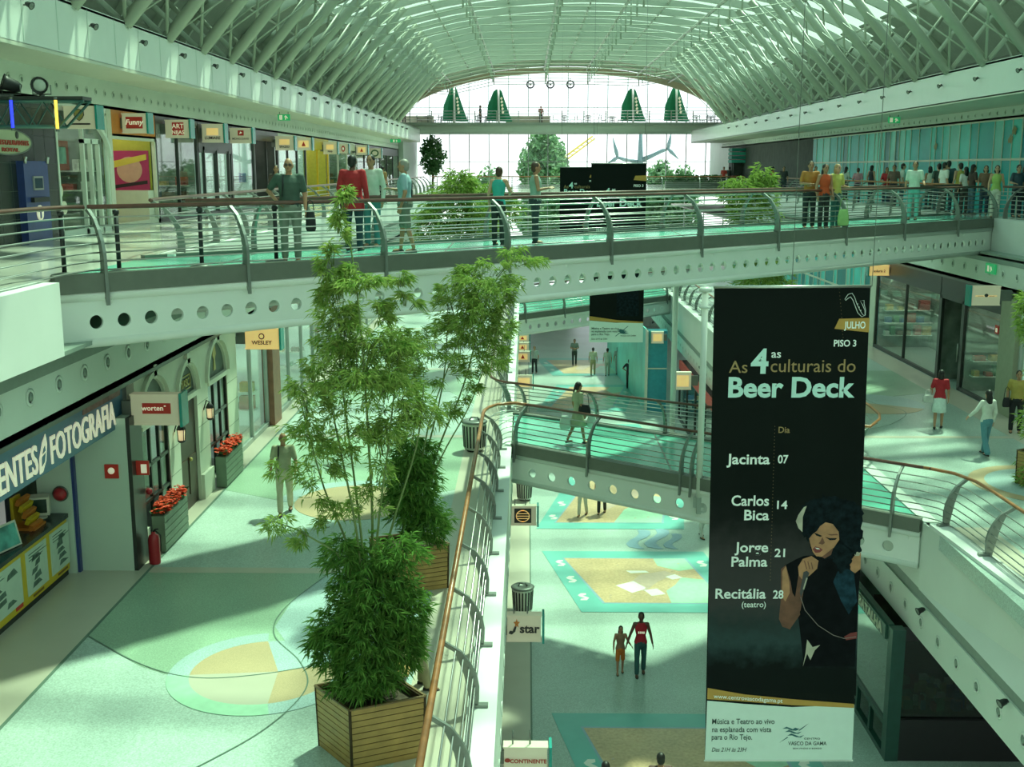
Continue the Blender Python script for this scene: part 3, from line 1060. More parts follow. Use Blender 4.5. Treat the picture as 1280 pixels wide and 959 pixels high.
_n = _t.nodes.new('ShaderNodeTexNoise')
_n.inputs['Scale'].default_value = 5
_n.inputs['Detail'].default_value = 6
_a = _t.nodes.new('ShaderNodeMath')
_a.operation = 'MULTIPLY_ADD'
_a.inputs[1].default_value = .16
_r = _t.nodes.new('ShaderNodeValToRGB')
for _p, _k in ((0.0, (.006, .009, .008)), (.22, (.007, .01, .01)), (.34, (.035, .06, .065)), (.42, (.03, .042, .044)), (.52, (.055, .052, .055)), (.74, (.045, .042, .044)), (.9, (.012, .014, .014)), (1.0, (.007, .010, .009))):
    if _p in (0.0, 1.0):
        _e = _r.color_ramp.elements[0 if _p == 0 else len(_r.color_ramp.elements) - 1]
    else:
        _e = _r.color_ramp.elements.new(_p)
    _e.color = (*_k, 1)
_t.links.new(_c.outputs['Generated'], _s.inputs[0])
_t.links.new(_c.outputs['Object'], _n.inputs['Vector'])
_t.links.new(_n.outputs['Fac'], _a.inputs[0])
_t.links.new(_s.outputs['Z'], _a.inputs[2])
_t.links.new(_a.outputs[0], _r.inputs[0])
_t.links.new(_r.outputs[0], _b.inputs['Base Color'])
plate([(888.5, 600), (1077, 600), (1070, 870), (884, 858)], 18, .0015, PH, 'stage_photo', bn)
# saxophone outline, month tag, dotted lines
sax = [(1056, 374), (1060, 368), (1065, 366.5), (1068, 371), (1071, 380), (1075, 388), (1078, 393), (1081, 394.5), (1081, 388), (1078, 381), (1075, 376), (1080, 375.5), (1080, 380), (1082, 388), (1081.5, 394), (1077, 396), (1072, 391), (1069, 383), (1066, 375), (1063, 371), (1060, 373), (1057, 375.5)]
b = MB()
b.tube([yp(x, y, 18) + Vector((0, -.006, 0)) for x, y in sax], .0042, 4, closed=True)
for x, y in ((1072, 380), (1074, 384), (1076, 388), (1070, 377)):
    b.ball(yp(x, y, 18) + Vector((0, -.006, 0)), .008, .003, .008, 6, 4)
b.build('saxophone_drawing', INK_W, bn)
plate([(1049, 398.5), (1087, 397.5), (1086, 415.5), (1043, 411)], 18, .003, INK_GOLD, 'month_tag', bn)
d = MB()
for k in range(46):
    y = 533 + 192 * k / 45
    d.ball(yp(968.5 - (y - 533) * .03, y, 18) + Vector((0, -.003, 0)), .006, .002, .006, 5, 3)
for k in range(9):
    d.ball(yp(1049 + k * .4, 361 + 36 * k / 8, 18) + Vector((0, -.003, 0)), .005, .002, .005, 5, 3)
for k in range(3):
    d.ball(yp(1053 + k * .4, 414 + 4 * k, 18) + Vector((0, -.003, 0)), .005, .002, .005, 5, 3)
d.build('dotted_line', INK_G, bn)
for a in (('JULHO', 1055, 1081.5, 410.5, 8.5, INK_W, .02), ('PISO 3', 1042, 1070, 433, 8, INK_W, .02), ('As', 911, 934, 466, 15, INK_G, 0), ('4', 938, 960, 466, 29, INK_T, .03),
          ('as', 964, 976, 447, 10, INK_W, .01), ('culturais do', 963, 1069, 465, 16, INK_G, 0), ('Beer Deck', 910, 1068, 496, 24, INK_T, .03), ('Dia', 973, 987, 541, 7.5, INK_G, .01),
          ('Jacinta', 908, 962, 580, 12.5, INK_W, .02), ('07', 972, 985, 579, 10, INK_W, .02), ('Carlos', 914, 961, 632, 12.5, INK_W, .02), ('Bica', 930, 961, 650, 12.5, INK_W, .02),
          ('14', 971, 984, 636, 10, INK_W, .02), ('Jorge', 918, 960, 690, 12, INK_W, .02), ('Palma', 914, 959, 708, 12, INK_W, .02), ('21', 968, 981, 696, 10, INK_W, .02),
          ('Recitália', 894, 957, 748, 12, INK_W, .02), ('28', 966, 979, 748, 10, INK_W, .02), ('(teatro)', 927, 957, 759, 7, INK_W, .005),
          ('Música e Teatro ao vivo', 890, 968, 905, 6.5, INK_DK, .008), ('na esplanada com vista', 890, 964, 915, 6.5, INK_DK, .008), ('para o Rio Tejo.', 889.5, 940, 924.5, 6.5, INK_DK, .008),
          ('CENTRO', 1005, 1025, 924.5, 2.2, INK_DK, 0), ('VASCO DA GAMA', 985, 1033, 931.5, 4.5, INK_DK, .008), ('BEM-VINDO A BORDO', 991, 1027, 936.5, 1.8, INK_DK, 0)):
    btext(a[0], a[1], a[2], a[3], a[4], a[5], bn, 18, a[6])
btext('Das 21H às 23H', 889.5, 933, 939.5, 5, INK_DK, bn, 18, .004, shear=.25)
btext('www.centrovascodagama.pt', 892, 978, 872.5, 5.2, INK_W, bn, 18, .003, lift=.009, slope=-6)
# the wave emblem
em = MB()
for k, (x, y) in enumerate(((978, 911), (981, 915), (984, 919.5))):
    pts = [(x, y), (x + 5, y - 2.6), (x + 10, y - .8), (x + 15, y + 1.2), (x + 21, y - .6), (x + 17, y + 2.4), (x + 11, y + 2), (x + 6, y - .2)]
    em.add([yp(a, b_, 18) + Vector((0, -.007, 0)) for a, b_ in pts], [tuple(range(len(pts)))])
for pts in ([(974, 928.5), (984, 921), (985, 922)], [(999, 912), (1011, 904), (1002, 911.5), (998, 914)], [(990, 912), (994, 909.5), (999, 911.5), (996, 913)]):
    em.add([yp(a, b_, 18) + Vector((0, -.008, 0)) for a, b_ in pts], [tuple(range(len(pts)))])
em.build('wave_emblem', mat('print_petrol', (.03, .13, .15), .6, var=0), bn, fix=False)
# the singer
pic = []
def art(pts, m, lift, name):
    return plate(C3(pts), 18, lift, m, name, bn)
art([(75, 395), (130, 365), (165, 350), (260, 345), (340, 380), (400, 330), (428, 350), (415, 560), (405, 760), (400, 860), (165, 860), (150, 720), (140, 640), (95, 500)], CLOTH_P, .0035, 'singer_dress')
art([(330, 400), (395, 420), (410, 560), (372, 620), (338, 560), (300, 470)], CLOTH_B, .004, 'singer_jacket_sheen')
art([(60, 410), (82, 393), (104, 470), (112, 520), (138, 560), (148, 620), (100, 688), (66, 676), (50, 640), (58, 560)], SKIN_D, .0045, 'singer_arm')
art([(66, 420), (82, 398), (98, 470), (100, 520), (80, 560), (64, 540)], SKIN_P, .005, 'singer_arm_light')
art([(100, 690), (70, 660), (122, 560), (140, 440), (165, 430), (168, 480), (150, 600)], SKIN_D, .0048, 'singer_forearm')
art([(375, 380), (405, 340), (428, 335), (426, 410), (400, 430), (380, 415)], SKIN_P, .005, 'singer_other_hand')
art([(395, 330), (415, 318), (430, 325), (420, 350), (400, 350)], PHOTO_LIGHT, .0052, 'singer_cuff')
def curly(pts, amp, seed, n=7):
    rr_ = random.Random(seed)
    out = []
    for i in range(len(pts)):
        (xa, ya), (xb, yb) = pts[i], pts[(i + 1) % len(pts)]
        for k in range(n):
            s_ = k / n
            out.append((xa + (xb - xa) * s_ + rr_.uniform(-amp, amp), ya + (yb - ya) * s_ + rr_.uniform(-amp, amp)))
    return out
art(curly([(150, 130), (172, 104), (215, 88), (252, 72), (300, 80), (340, 84), (400, 98), (436, 140), (434, 240), (424, 330), (390, 345), (378, 400), (330, 430), (296, 360), (250, 365), (210, 340), (195, 290), (180, 282), (160, 250), (138, 222), (140, 170)], 7, 5), HAIR_P, .0055, 'singer_hair')
art([(128, 190), (140, 160), (165, 125), (178, 120), (160, 170), (158, 240), (140, 222)], PHOTO_LIGHT, .0057, 'singer_hair_light')
art([(265, 195), (298, 203), (325, 238), (328, 275), (303, 312), (272, 336), (247, 354), (222, 351), (206, 332), (196, 300), (189, 270), (205, 250), (225, 235), (240, 212)], SKIN_P, .006, 'singer_face')
art([(300, 312), (272, 336), (247, 354), (260, 362), (290, 345)], SKIN_D, .0062, 'singer_jaw_shade')
art([(262, 262), (285, 268), (318, 268), (310, 276), (285, 278)], HAIR_P, .0065, 'singer_closed_eye')
art([(212, 243), (228, 248), (250, 258), (240, 262), (222, 256)], HAIR_P, .0065, 'singer_closed_eye')
art([(268, 248), (290, 256), (322, 254), (318, 248), (290, 250)], SKIN_D, .0065, 'singer_brow')
art([(250, 262), (262, 290), (250, 298), (232, 292), (240, 284)], SKIN_D, .0064, 'singer_nose')
art([(205, 318), (218, 306), (240, 312), (252, 322), (238, 334), (218, 336)], LIP_P, .0065, 'singer_mouth')
art([(216, 312), (232, 314), (240, 319), (226, 319)], INK_W, .0067, 'singer_teeth')
art([(138, 400), (160, 364), (200, 350), (232, 372), (226, 408), (192, 440), (158, 460), (142, 440)], SKIN_P, .0068, 'singer_hand')
for k in range(3):
    art([(165 + k * 16, 372 + k * 4), (169 + k * 16, 371 + k * 4), (180 + k * 14, 410), (176 + k * 14, 412)], SKIN_D, .007, 'singer_finger_line')
art([(163, 424), (178, 418), (190, 428), (168, 500), (152, 540), (146, 520)], mat('print_microphone', (.05, .05, .055), .5, var=.2), .0072, 'microphone')
art([(176, 450), (182, 452), (166, 505), (160, 503)], PHOTO_LIGHT, .0074, 'microphone_light')
cab = MB()
cab.tube([yp(*C3([p])[0], 18) + Vector((0, -.0072, 0)) for p in ((150, 540), (170, 600), (230, 670), (300, 715), (350, 730), (405, 722))], .006, 5)
cab.build('microphone_cable', mat('print_cable', (.25, .2, .19), .5, var=0), bn)
art([(350, 722), (380, 705), (410, 700), (408, 730), (360, 738)], LIP_P, .006, 'singer_belt')
art([(180, 735), (205, 770), (240, 760), (215, 785), (195, 830), (180, 800), (160, 860), (172, 800)], PHOTO_LIGHT, .006, 'singer_scarf')

# ---- the same kind of banner further down the mall
def far_banner(Y, x0, x1, z0, z1, label, full):
    b = thing('hanging_banner', label, 'banner', ((x0 + x1) / 2, Y, z0))
    W, Hh = x1 - x0, z1 - z0
    MB().box(x0, x1, Y, Y + .015, z0, z1).build('cloth', BAN_BLACK, b)
    MB().tube([(x0 - .02, Y, z1), (x1 + .02, Y, z1)], .02, 6).build('top_bar', STEEL, b)
    for x in (x0 + .1, x1 - .1):
        MB().tube([(x, Y, z1), (x, Y, rz(x) + .34)], .008, 4).build('suspension_wire', DKGREY, b)
    def pl(pts, lift, m, nm):
        o = MB()
        o.add([(x0 + u * W, Y - lift, z1 - v * Hh) for u, v in pts], [tuple(range(len(pts)))])
        o.build(nm, m, b, fix=False)
    pl([(0, .875), (.5, .888), (1, .884), (1, 1), (0, 1)], .006, BAN_WHITE, 'white_panel')
    pl([(0, .85), (.5, .872), (1, .882), (1, .89), (.5, .886), (0, .874)], .01, INK_GOLD, 'gold_band')
    pl([(.8, .067), (1, .065), (1, .096), (.77, .09)], .006, INK_GOLD, 'month_tag')
    pl([(.56, .45), (.72, .44), (.95, .47), (.99, .56), (.9, .7), (.92, .85), (.5, .85), (.5, .7), (.6, .56)], .005, HAIR_P, 'singer_figure')
    pl([(.6, .5), (.7, .48), (.72, .53), (.64, .56)], .007, SKIN_P, 'singer_face')
    def tx(s, u, v, size, m, bold=.02):
        text_geo(s, size, (x0 + u * W, Y - .02, z1 - v * Hh), (1, 0, 0), (0, 0, 1), 'LEFT', bold, .002).build('lettering', m, b)
    tx('PISO 3', .77, .128, .16, INK_W)
    tx('As', .1, .183, .3, INK_G, 0)
    tx('4', .24, .183, .55, INK_T, .03)
    tx('as', .38, .15, .2, INK_W)
    tx('culturais do', .38, .183, .3, INK_G, 0)
    tx('Beer Deck', .1, .235, .47, INK_T, .03)
    if full:
        for s, v in (('Jacinta', .37), ('Carlos', .46), ('Bica', .49), ('Jorge', .56), ('Palma', .59), ('Recitália', .66)):
            tx(s, .1, v, .24, INK_W)
        tx('Música e Teatro ao vivo', .04, .925, .13, INK_DK, .006)
        tx('na esplanada com vista', .04, .942, .13, INK_DK, .006)
        tx('para o Rio Tejo.', .04, .959, .13, INK_DK, .006)
        tx('Das 21H às 23H', .04, .985, .11, INK_DK, .004)
        tx('VASCO DA GAMA', .58, .965, .09, INK_DK, .006)
        e = MB()
        for k in range(3):
            u0, v0 = .5 + k * .02, .93 + k * .008
            e.add([(x0 + u * W, Y - .012, z1 - v * Hh) for u, v in ((u0, v0), (u0 + .08, v0 - .006), (u0 + .2, v0 + .002), (u0 + .1, v0 + .006))], [(0, 1, 2, 3)])
        e.add([(x0 + u * W, Y - .014, z1 - v * Hh) for u, v in ((.48, .965), (.72, .905), (.725, .908), (.5, .965))], [(0, 1, 2, 3)])
        e.build('wave_emblem', MATS['print_petrol'], b, fix=False)
    return b

far_banner(52, 2.88, 5.36, 4.68, 12.8, 'second black concert banner hanging beyond the long footbridge', True)
far_banner(75, 2.13, 4.6, 5.3, 12.65, 'third and farthest black concert banner, its edge showing beside the second', False)

# ================================================================== SHOPS
TEALEDGE = mat('teal_sign_edge', (.02, .30, .27), .25, var=.05)
SIGNFACE = mat('lit_sign_face', (.62, .62, .5), .5, var=.05, scale=2, emit=(.9, .75, .48), estr=.16)
SIGNGREY = mat('sign_face_plain', (.55, .6, .54), .5, var=.04)
SIGNGLOW = mat('sign_warm_panel', (.8, .6, .3), .5, var=.1, scale=3, emit=(1, .62, .2), estr=.55)
RED = mat('sign_red', (.42, .03, .02), .45, var=.06, emit=(.5, .02, .01), estr=.10)
ORANGE = mat('orange_panel', (.62, .20, .03), .5, var=.08)
LETW = mat('sign_letter_white', (.9, .85, .72), .5, var=0, emit=(1, .9, .65), estr=.35)
LETB = mat('sign_letter_dark', (.03, .03, .03), .5, var=0)
DARKTILE = mat('dark_wall_tile', (.022, .028, .027), .25, var=.2, scale=1.5)
JOINT = mat('tile_joint', (.05, .06, .055), .6, var=0)
CREAMP = mat('cream_shop_frame', (.66, .66, .56), .45, var=.04)
DKFRAME = mat('dark_shop_frame', (.03, .035, .033), .35, var=.1)
YELLOW = mat('yellow_panel', (.66, .46, .02), .45, var=.06)
LIMEWALL = mat('lime_wall', (.46, .46, .06), .6, var=.08)
SHOPDARK = mat('shop_interior_dark', (.05, .06, .055), .7, var=.3, scale=2)
SHOPMID = mat('shop_interior_mid', (.20, .24, .21), .7, var=.4, scale=2.2)
SHOPLIT = mat('shop_interior_lit', (.55, .66, .62), .7, var=.2, scale=1.5, emit=(.8, 1, .95), estr=.22)
GOODS = [mat('goods_' + n, c, .6, var=.3, scale=9) for n, c in (('red', (.4, .06, .05)), ('blue', (.08, .16, .36)), ('ochre', (.5, .34, .1)), ('white', (.7, .7, .66)), ('green', (.1, .26, .14)), ('brown', (.18, .09, .05)))]

def flag_sign(label, c, w, h, wallside, art, face=SIGNFACE, d=.22, name='shop_sign', group=None, br=.18, hang=None):
    """projecting lit box sign facing down the mall. c: centre. wallside -1: wall at smaller x"""
    x, y, z = c
    s = thing(name, label, 'sign', (x, y, z - h / 2), group)
    m = MB()
    m.box(x - w / 2, x + w / 2, y, y + d, z - h / 2, z + h / 2)
    m.box(x - w / 2 - .015, x + w / 2 + .015, y - .01, y + d + .01, z + h / 2, z + h / 2 + .03)
    m.box(x - w / 2 - .015, x + w / 2 + .015, y - .01, y + d + .01, z - h / 2 - .03, z - h / 2)
    m.build('box', face, s)
    e = x - wallside * (w / 2 + .03)
    MB().box(min(e, e - wallside * .05), max(e, e - wallside * .05), y - .06, y + d + .1, z - h / 2 - .05, z + h / 2 + .05).build('end_glass', TEALEDGE, s)
    e = x + wallside * (w / 2)
    m = MB()
    m.box(min(e, e + wallside * br), max(e, e + wallside * br), y + .04, y + d - .04, z - h * .3, z + h * .3)
    m.build('bracket', DKGREY, s)
    if hang:
        for u in (-.3, .1):
            MB().tube([(x + u * w, y + d / 2, z + h / 2), (x + u * w, y + d / 2, hang)], .015, 6).build('hanger', DKGREY, s)
    def pan(u0, u1, v0, v1, m_, nm='panel', lift=.01):
        MB().box(x + u0 * w, x + u1 * w, y - lift, y - lift + .008, z + v0 * h, z + v1 * h).build(nm, m_, s)
    def tx(t, u, v, size, m_, bold=.02, align='CENTER', xs_=1.0, shear=0.0):
        text_geo(t, size * h, (x + u * w, y - .014, z + v * h), (1, 0, 0), (0, 0, 1), align, bold, .002, xs_, shear=shear).build('lettering', m_, s)
    def shape(pts, m_, nm='emblem', lift=.016):
        o = MB()
        o.prism([(p[0] * w, p[1] * h) for p in pts], (x, y - lift, z), (1, 0, 0), (0, 0, 1), (0, .006, 0))
        o.build(nm, m_, s)
    art(pan, tx, shape)
    return s

# --------- lower left: photo counter, pillar, arched stone front
def art_w(pan, tx, shape):
    pan(-.26, .34, -.14, .24, RED)
    tx('worten', -.04, -.02, .26, LETW, .015)
    pan(.2, .24, .12, .16, LETW, 'dot', .014)
flag_sign('large lit box sign with cream letters on a red bar, above the fire extinguisher', (-6.57, 19.55, 8.40), .84, .5, -1, art_w)
def art_wes(pan, tx, shape):
    tx('WESLEY', 0, -.3, .3, LETB, .02)
    shape([(.09 * cos(2 * PI * k / 14), .14 + .17 * sin(2 * PI * k / 14)) for k in range(14)], LETB)
    shape([(.06 * cos(2 * PI * k / 14), .14 + .11 * sin(2 * PI * k / 14)) for k in range(14)], SIGNGLOW, 'emblem', .02)
flag_sign('warm lit sign with small dark crest past the arched stone front', (-6.55, 27.7, 8.45), .82, .46, -1, art_wes, face=SIGNGLOW, br=.26)

# photo shop
PX = -8.1
BLUEBAND = mat('blue_fascia', (.06, .16, .27), .35, var=.06)
sb = thing('shop_fascia', 'blue shop fascia band with white photography lettering over the counter', 'shop fascia', (-7.35, 15, 8.1))
m = MB()
m.prism([(0, 0), (.0, .78), (-.25, .78), (-.25, 0)], (-7.2, 8, 8.1), (1, 0, 0), (0, 0, 1), (0, 11.75, 0))
m.build('band', BLUEBAND, sb)
MB().box(-7.19, -7.17, 8, 19.75, 8.82, 8.87).build('top_strip', DKGREY, sb)
MB().box(-7.197, -7.185, 17.9, 19.6, 8.66, 8.8).build('side_picture', mat('fascia_picture', (.25, .12, .12), .5, var=.5, scale=5), sb)
def wall_text(s, y0, y1, z0, cap, X, m_, parent, bold=.03):
    g = text_geo(s, cap / .69, (0, 0, 0), (1, 0, 0), (0, 1, 0), 'LEFT', bold, .01)
    xa = [v[0] for v in g.v]
    k = (y1 - y0) / (max(xa) - min(xa))
    r = MB()
    r.add([(X + v[2], y0 + (v[0] - min(xa)) * k, z0 + v[1]) for v in g.v], g.f)
    return r.build('lettering', m_, parent)
wall_text('ENTES', xp(0, 590, -7.2).y - .1, xp(44, 560, -7.2).y, 8.2, .42, -7.19, LETW, sb, .008)
wall_text('FOTOGRAFIA', xp(61, 550, -7.2).y, xp(142, 510, -7.2).y, 8.2, .42, -7.19, LETW, sb, .008)
y0 = xp(52, 560, -7.2).y
lf = MB()
lf.prism([(-.16, -.05), (-.14, .18), (0, .4), (.12, .5), (.15, .34), (.08, .1), (-.06, -.04)], (-7.19, y0, 8.2), (0, 1, 0), (0, 0, 1), (.012, 0, 0))
lf.build('leaf_emblem', LETW, sb)
lf = MB()
lf.prism([(-.09, .05), (-.07, .18), (0, .3), (.06, .34), (.07, .24), (.02, .1)], (-7.176, y0, 8.2), (0, 1, 0), (0, 0, 1), (.004, 0, 0))
lf.prism([(-.1, .19), (.08, .24), (.08, .26), (-.1, .215)], (-7.176, y0, 8.2), (0, 1, 0), (0, 0, 1), (.008, 0, 0), m=1)
lf.build('leaf_centre', [BLUEBAND, LETW], sb)

ct = thing('shop_counter', 'long yellow shop counter with white posters and dark top', 'counter', (PX, 15, L1))
MB().box(PX - .7, PX, 9, 19.1, L1 + .12, L1 + 1.06).build('body', YELLOW, ct)
MB().box(PX - .66, PX - .03, 9, 19.1, L1, L1 + .12).build('plinth', BLACK, ct)
MB().box(PX - .8, PX + .04, 9, 19.1, L1 + 1.06, L1 + 1.13).build('countertop', mat('dark_worktop', (.03, .04, .04), .25, var=.1), ct)
POSTW = mat('poster_paper', (.58, .68, .58), .6, var=.05)
POSTINK = mat('poster_pictures', (.10, .16, .13), .6, var=.4, scale=9)
for k, (a, b_) in enumerate(((15.8, 17.22), (17.4, 18.2), (18.35, 19.12))):
    p_ = MB().box(PX + .002, PX + .012, a, b_, L1 + .24, L1 + .98).build('poster', POSTW, ct)
    q = MB()
    rr = random.Random(k)
    for j in range(5):
        yy, zz = rr.uniform(a + .15, b_ - .45), L1 + .32 + .11 * j
        q.add([(PX + .014, yy, zz), (PX + .014, yy + rr.uniform(.2, .4), zz + .02), (PX + .014, yy + rr.uniform(.15, .3), zz + rr.uniform(.08, .14)), (PX + .014, yy + .05, zz + .09)], [(0, 1, 2, 3)])
    for j in range(3):
        zz = L1 + .9 - .05 * j
        q.add([(PX + .014, a + .1, zz), (PX + .014, a + .1 + rr.uniform(.4, .8), zz), (PX + .014, a + .1 + rr.uniform(.4, .8), zz + .018), (PX + .014, a + .1, zz + .018)], [(0, 1, 2, 3)])
    q.build('poster_print', POSTINK, p_, fix=False)
m = MB()
for (a, zz) in ((17.6, .2), (18.6, .2)):
    m.box(PX + .002, PX + .008, a, a + .4, L1 + .16, L1 + .2)
m.build('small_print', mat('brown_print', (.25, .12, .02), .6, var=0), ct)
MB().box(PX + .002, PX + .01, 16.95, 17.2, L1 + .17, L1 + .29).build('red_badge', RED, ct)
# things on the counter
t = thing('monitor', 'cream computer monitor standing at the far end of the yellow counter', 'monitor', (PX - .3, 18.8, L1 + 1.13))
MB().obox((PX - .35, 18.85, L1 + 1.36), (.17, .05, 0), (-.04, .13, 0), (0, 0, .16)).build('housing', CREAMP, t)
MB().obox((PX - .31, 18.715, L1 + 1.37), (.135, .04, 0), (-.001, .004, 0), (0, 0, .12)).build('screen', mat('screen_dark', (.03, .06, .05), .15, var=.2), t)
MB().lathe([(.13, 0), (.12, .03), (.05, .05), (.05, .09)], (PX - .35, 18.85, L1 + 1.13), 12).build('stand', CREAMP, t)
t = thing('leaflet_holder', 'tiered orange and yellow leaflet display on the photo counter', 'display', (PX - .3, 18.3, L1 + 1.13))
for k in range(5):
    MB().obox((PX - .42 + .06 * k, 18.4 - .03 * k, L1 + 1.58 - .1 * k), (.02, 0, .05), (0, .2, 0), (.03, 0, -.012)).build('tray', (ORANGE, YELLOW)[k % 2], t)
MB().box(PX - .55, PX - .12, 18.1, 18.55, L1 + 1.13, L1 + 1.17).build('base', ORANGE, t)
MB().box(PX - .55, PX - .5, 18.2, 18.5, L1 + 1.17, L1 + 1.66).build('back', YELLOW, t)
t = thing('picture_display', 'small framed teal picture propped on the counter at the frame edge', 'display', (PX - .25, 17.0, L1 + 1.13))
MB().obox((PX - .2, 17.1, L1 + 1.33), (.09, .34, 0), (.03, -.008, .012), (-.05, .012, .2)).build('frame', CREAMP, t)
MB().obox((PX - .165, 17.09, L1 + 1.34), (.08, .3, 0), (.004, -.001, .002), (-.043, .01, .17)).build('picture', mat('teal_picture', (.1, .36, .33), .4, var=.6, scale=4), t)
# inside of the photo shop
MB_ = MB().box(-11.2, -11.0, 6, 19.6, L1, 8.9)
struct('wall_photo_shop_back', MB_, SHOPDARK)
for zz in (6.4, 6.9, 7.4, 7.9):
    sh = thing('wall_shelf', 'dark wall shelf with photo goods at %s behind the yellow counter' % {6.4: 'counter height', 6.9: 'shoulder height', 7.4: 'head height', 7.9: 'the top'}[zz], 'shelf', (-10.9, 15, zz))
    MB().box(-11.0, -10.6, 9, 18.6, zz, zz + .04).build('board', mat('shelf_dark', (.06, .07, .065), .5), sh)
    rr = random.Random(int(zz * 10))
    yy = 10.0
    gm = MB()
    while yy < 18.3:
        w_ = rr.uniform(.12, .34)
        gm.box(-10.95, -10.68, yy, yy + w_, zz + .04, zz + .04 + rr.uniform(.14, .34), rr.randrange(6))
        yy += w_ + rr.uniform(.02, .25)
    g_ = gm.build('goods', GOODS, sh)
    g_['kind'] = 'stuff'
BLUEU = mat('blue_cabinet', (.03, .05, .2), .35, var=.1)
t = thing('photo_kiosk', 'tall dark blue photo machine behind the counter end', 'machine', (-9.9, 18.9, L1))
MB().box(-10.5, -9.4, 18.6, 19.3, L1, L1 + 2.1).build('body', BLUEU, t)
MB().box(-10.2, -9.7, 18.58, 18.61, L1 + 1.2, L1 + 1.6).build('screen', mat('screen_blue', (.05, .1, .2), .2), t)
MB().box(-10.4, -9.5, 18.5, 18.6, L1 + .95, L1 + 1.05).build('shelf', BLACK, t)

# white pillar beside it
pil = MB()
pil.box(-7.95, -7.02, 19.3, 19.85, L1, 8.3, 0)
pil.box(-8.6, -8.0, 19.15, 19.6, L1, 8.12, 0)
pil.box(-8.0, -7.95, 19.2, 19.7, L1, 8.2, 1)
pil.box(-7.02, -6.95, 19.3, 19.9, L1, 8.3, 2)
struct('pillar_white', pil, [PALE, BLUEU, DKFRAME])
t = thing('alarm_sign', 'small square red fire alarm sign on the white pillar', 'sign', (-7.32, 19.29, 7.25))
MB().box(-7.43, -7.19, 19.27, 19.3, 7.22, 7.47).build('plate', RED, t)
MB().lathe([(.06, 0), (.06, .012), (.03, .013)], (-7.31, 19.27, 7.36), 14, axis=(0, -1, 0)).build('button', LETW, t)
t = thing('extinguisher_sign', 'red and white extinguisher sign right of the square alarm sign', 'sign', (-6.87, 19.29, 7.25))
MB().box(-6.95, -6.72, 19.5, 19.53, 7.22, 7.48).build('plate', RED, t)
MB().box(-6.86, -6.76, 19.485, 19.505, 7.26, 7.42).build('symbol', LETW, t)
t = thing('alarm_bell', 'round red alarm bell on the wall beside the counter', 'bell', (-8.05, 19.1, 6.9))
MB().lathe([(.12, 0), (.11, .06), (.06, .1), (.01, .11)], (-8.18, 19.12, 6.98), 16, axis=(0, -1, 0)).build('dome', mat('bell_red', (.4, .02, .03), .35), t)
MB().lathe([(.14, 0), (.14, .02)], (-8.18, 19.14, 6.98), 16, axis=(0, -1, 0)).build('base', DKGREY, t)
t = thing('alarm_button', 'small round red knob on the stone front above the extinguisher', 'alarm button', (-6.88, 19.95, 6.75))
MB().ball((-6.88, 19.9, 6.8), .06, .04, .06).build('dome', MATS['bell_red'], t)
MB().lathe([(.06, 0), (.06, .02)], (-6.88, 19.96, 6.8), 12, axis=(0, -1, 0)).build('ring', DKGREY, t)
t = thing('fire_extinguisher', 'red fire extinguisher standing against the dark edge of the white pillar', 'extinguisher', (-6.78, 19.7, L1))
MB().lathe([(.1, 0), (.105, .03), (.105, .46), (.085, .53), (.035, .56), (.03, .6)], (-6.78, 19.7, L1), 16).build('cylinder', MATS['bell_red'], t)
MB().tube([(-6.78, 19.7, L1 + .6), (-6.74, 19.68, L1 + .65), (-6.68, 19.68, L1 + .66)], .018, 6).build('valve', BLACK, t)
MB().tube([(-6.74, 19.68, L1 + .63), (-6.64, 19.66, L1 + .55), (-6.65, 19.66, L1 + .25)], .012, 6).build('hose', BLACK, t)

# stone front with three arches
STONE = mat('cream_facade_stone', (.62, .63, .53), .6, var=.06, scale=1.5, bump=.1)
af = MB()
FX = -7.06
bays = [(20.2, 21.75), (22.45, 23.75), (24.6, 26.2)]
def arch_wall(mb, X, th, y0, y1, bays, zspring, ztop):
    edges = [y0] + [v for b in bays for v in b] + [y1]
    for k in range(0, len(edges), 2):
        mb.box(X - th, X, edges[k], edges[k + 1], L1, ztop)
    for a, b in bays:
        r = (b - a) / 2
        c = (a + b) / 2
        n = 16
        for j in range(n):
            a0, a1 = PI - PI * j / n, PI - PI * (j + 1) / n
            p0, p1 = (c + r * cos(a0), zspring + r * .95 * sin(a0)), (c + r * cos(a1), zspring + r * .95 * sin(a1))
            mb.hexa([(X - th, p0[0], p0[1]), (X, p0[0], p0[1]), (X, p1[0], p1[1]), (X - th, p1[0], p1[1]),
                     (X - th, p0[0], ztop), (X, p0[0], ztop), (X, p1[0], ztop), (X - th, p1[0], ztop)])
        for (rr0, dx) in ((r + .12, .05),):
            pts = [(X + .02, c + rr0 * cos(PI - PI * j / n), zspring + rr0 * .95 * sin(PI - PI * j / n)) for j in range(n + 1)]
            mb.strip(pts, .1, .1, up=(1, 0, 0))
        mb.box(X, X + .07, c - .09, c + .09, zspring + r * .95 + .02, zspring + r * .95 + .28)
        mb.box(X - th, X + .04, a - .02, b + .02, zspring - .1, zspring)
arch_wall(af, FX, .14, 19.95, 27.15, bays, 7.95, 8.86)
for y0, y1 in ((19.95, 20.17), (21.78, 22.42), (23.78, 24.57), (26.23, 27.15)):
    af.box(FX - .02, FX + .07, y0, y1, L1, L1 + .55)
    for zz in (6.55, 7.1, 7.6):
        af.box(FX - .01, FX + .004, y0, y1, zz, zz + .012, 1)
struct('wall_arched_stone_front', af, [STONE, mat('stone_joint', (.3, .32, .26), .8, var=0)])
GOLDL = mat('gold_letters', (.45, .36, .12), .4, .3, var=0)
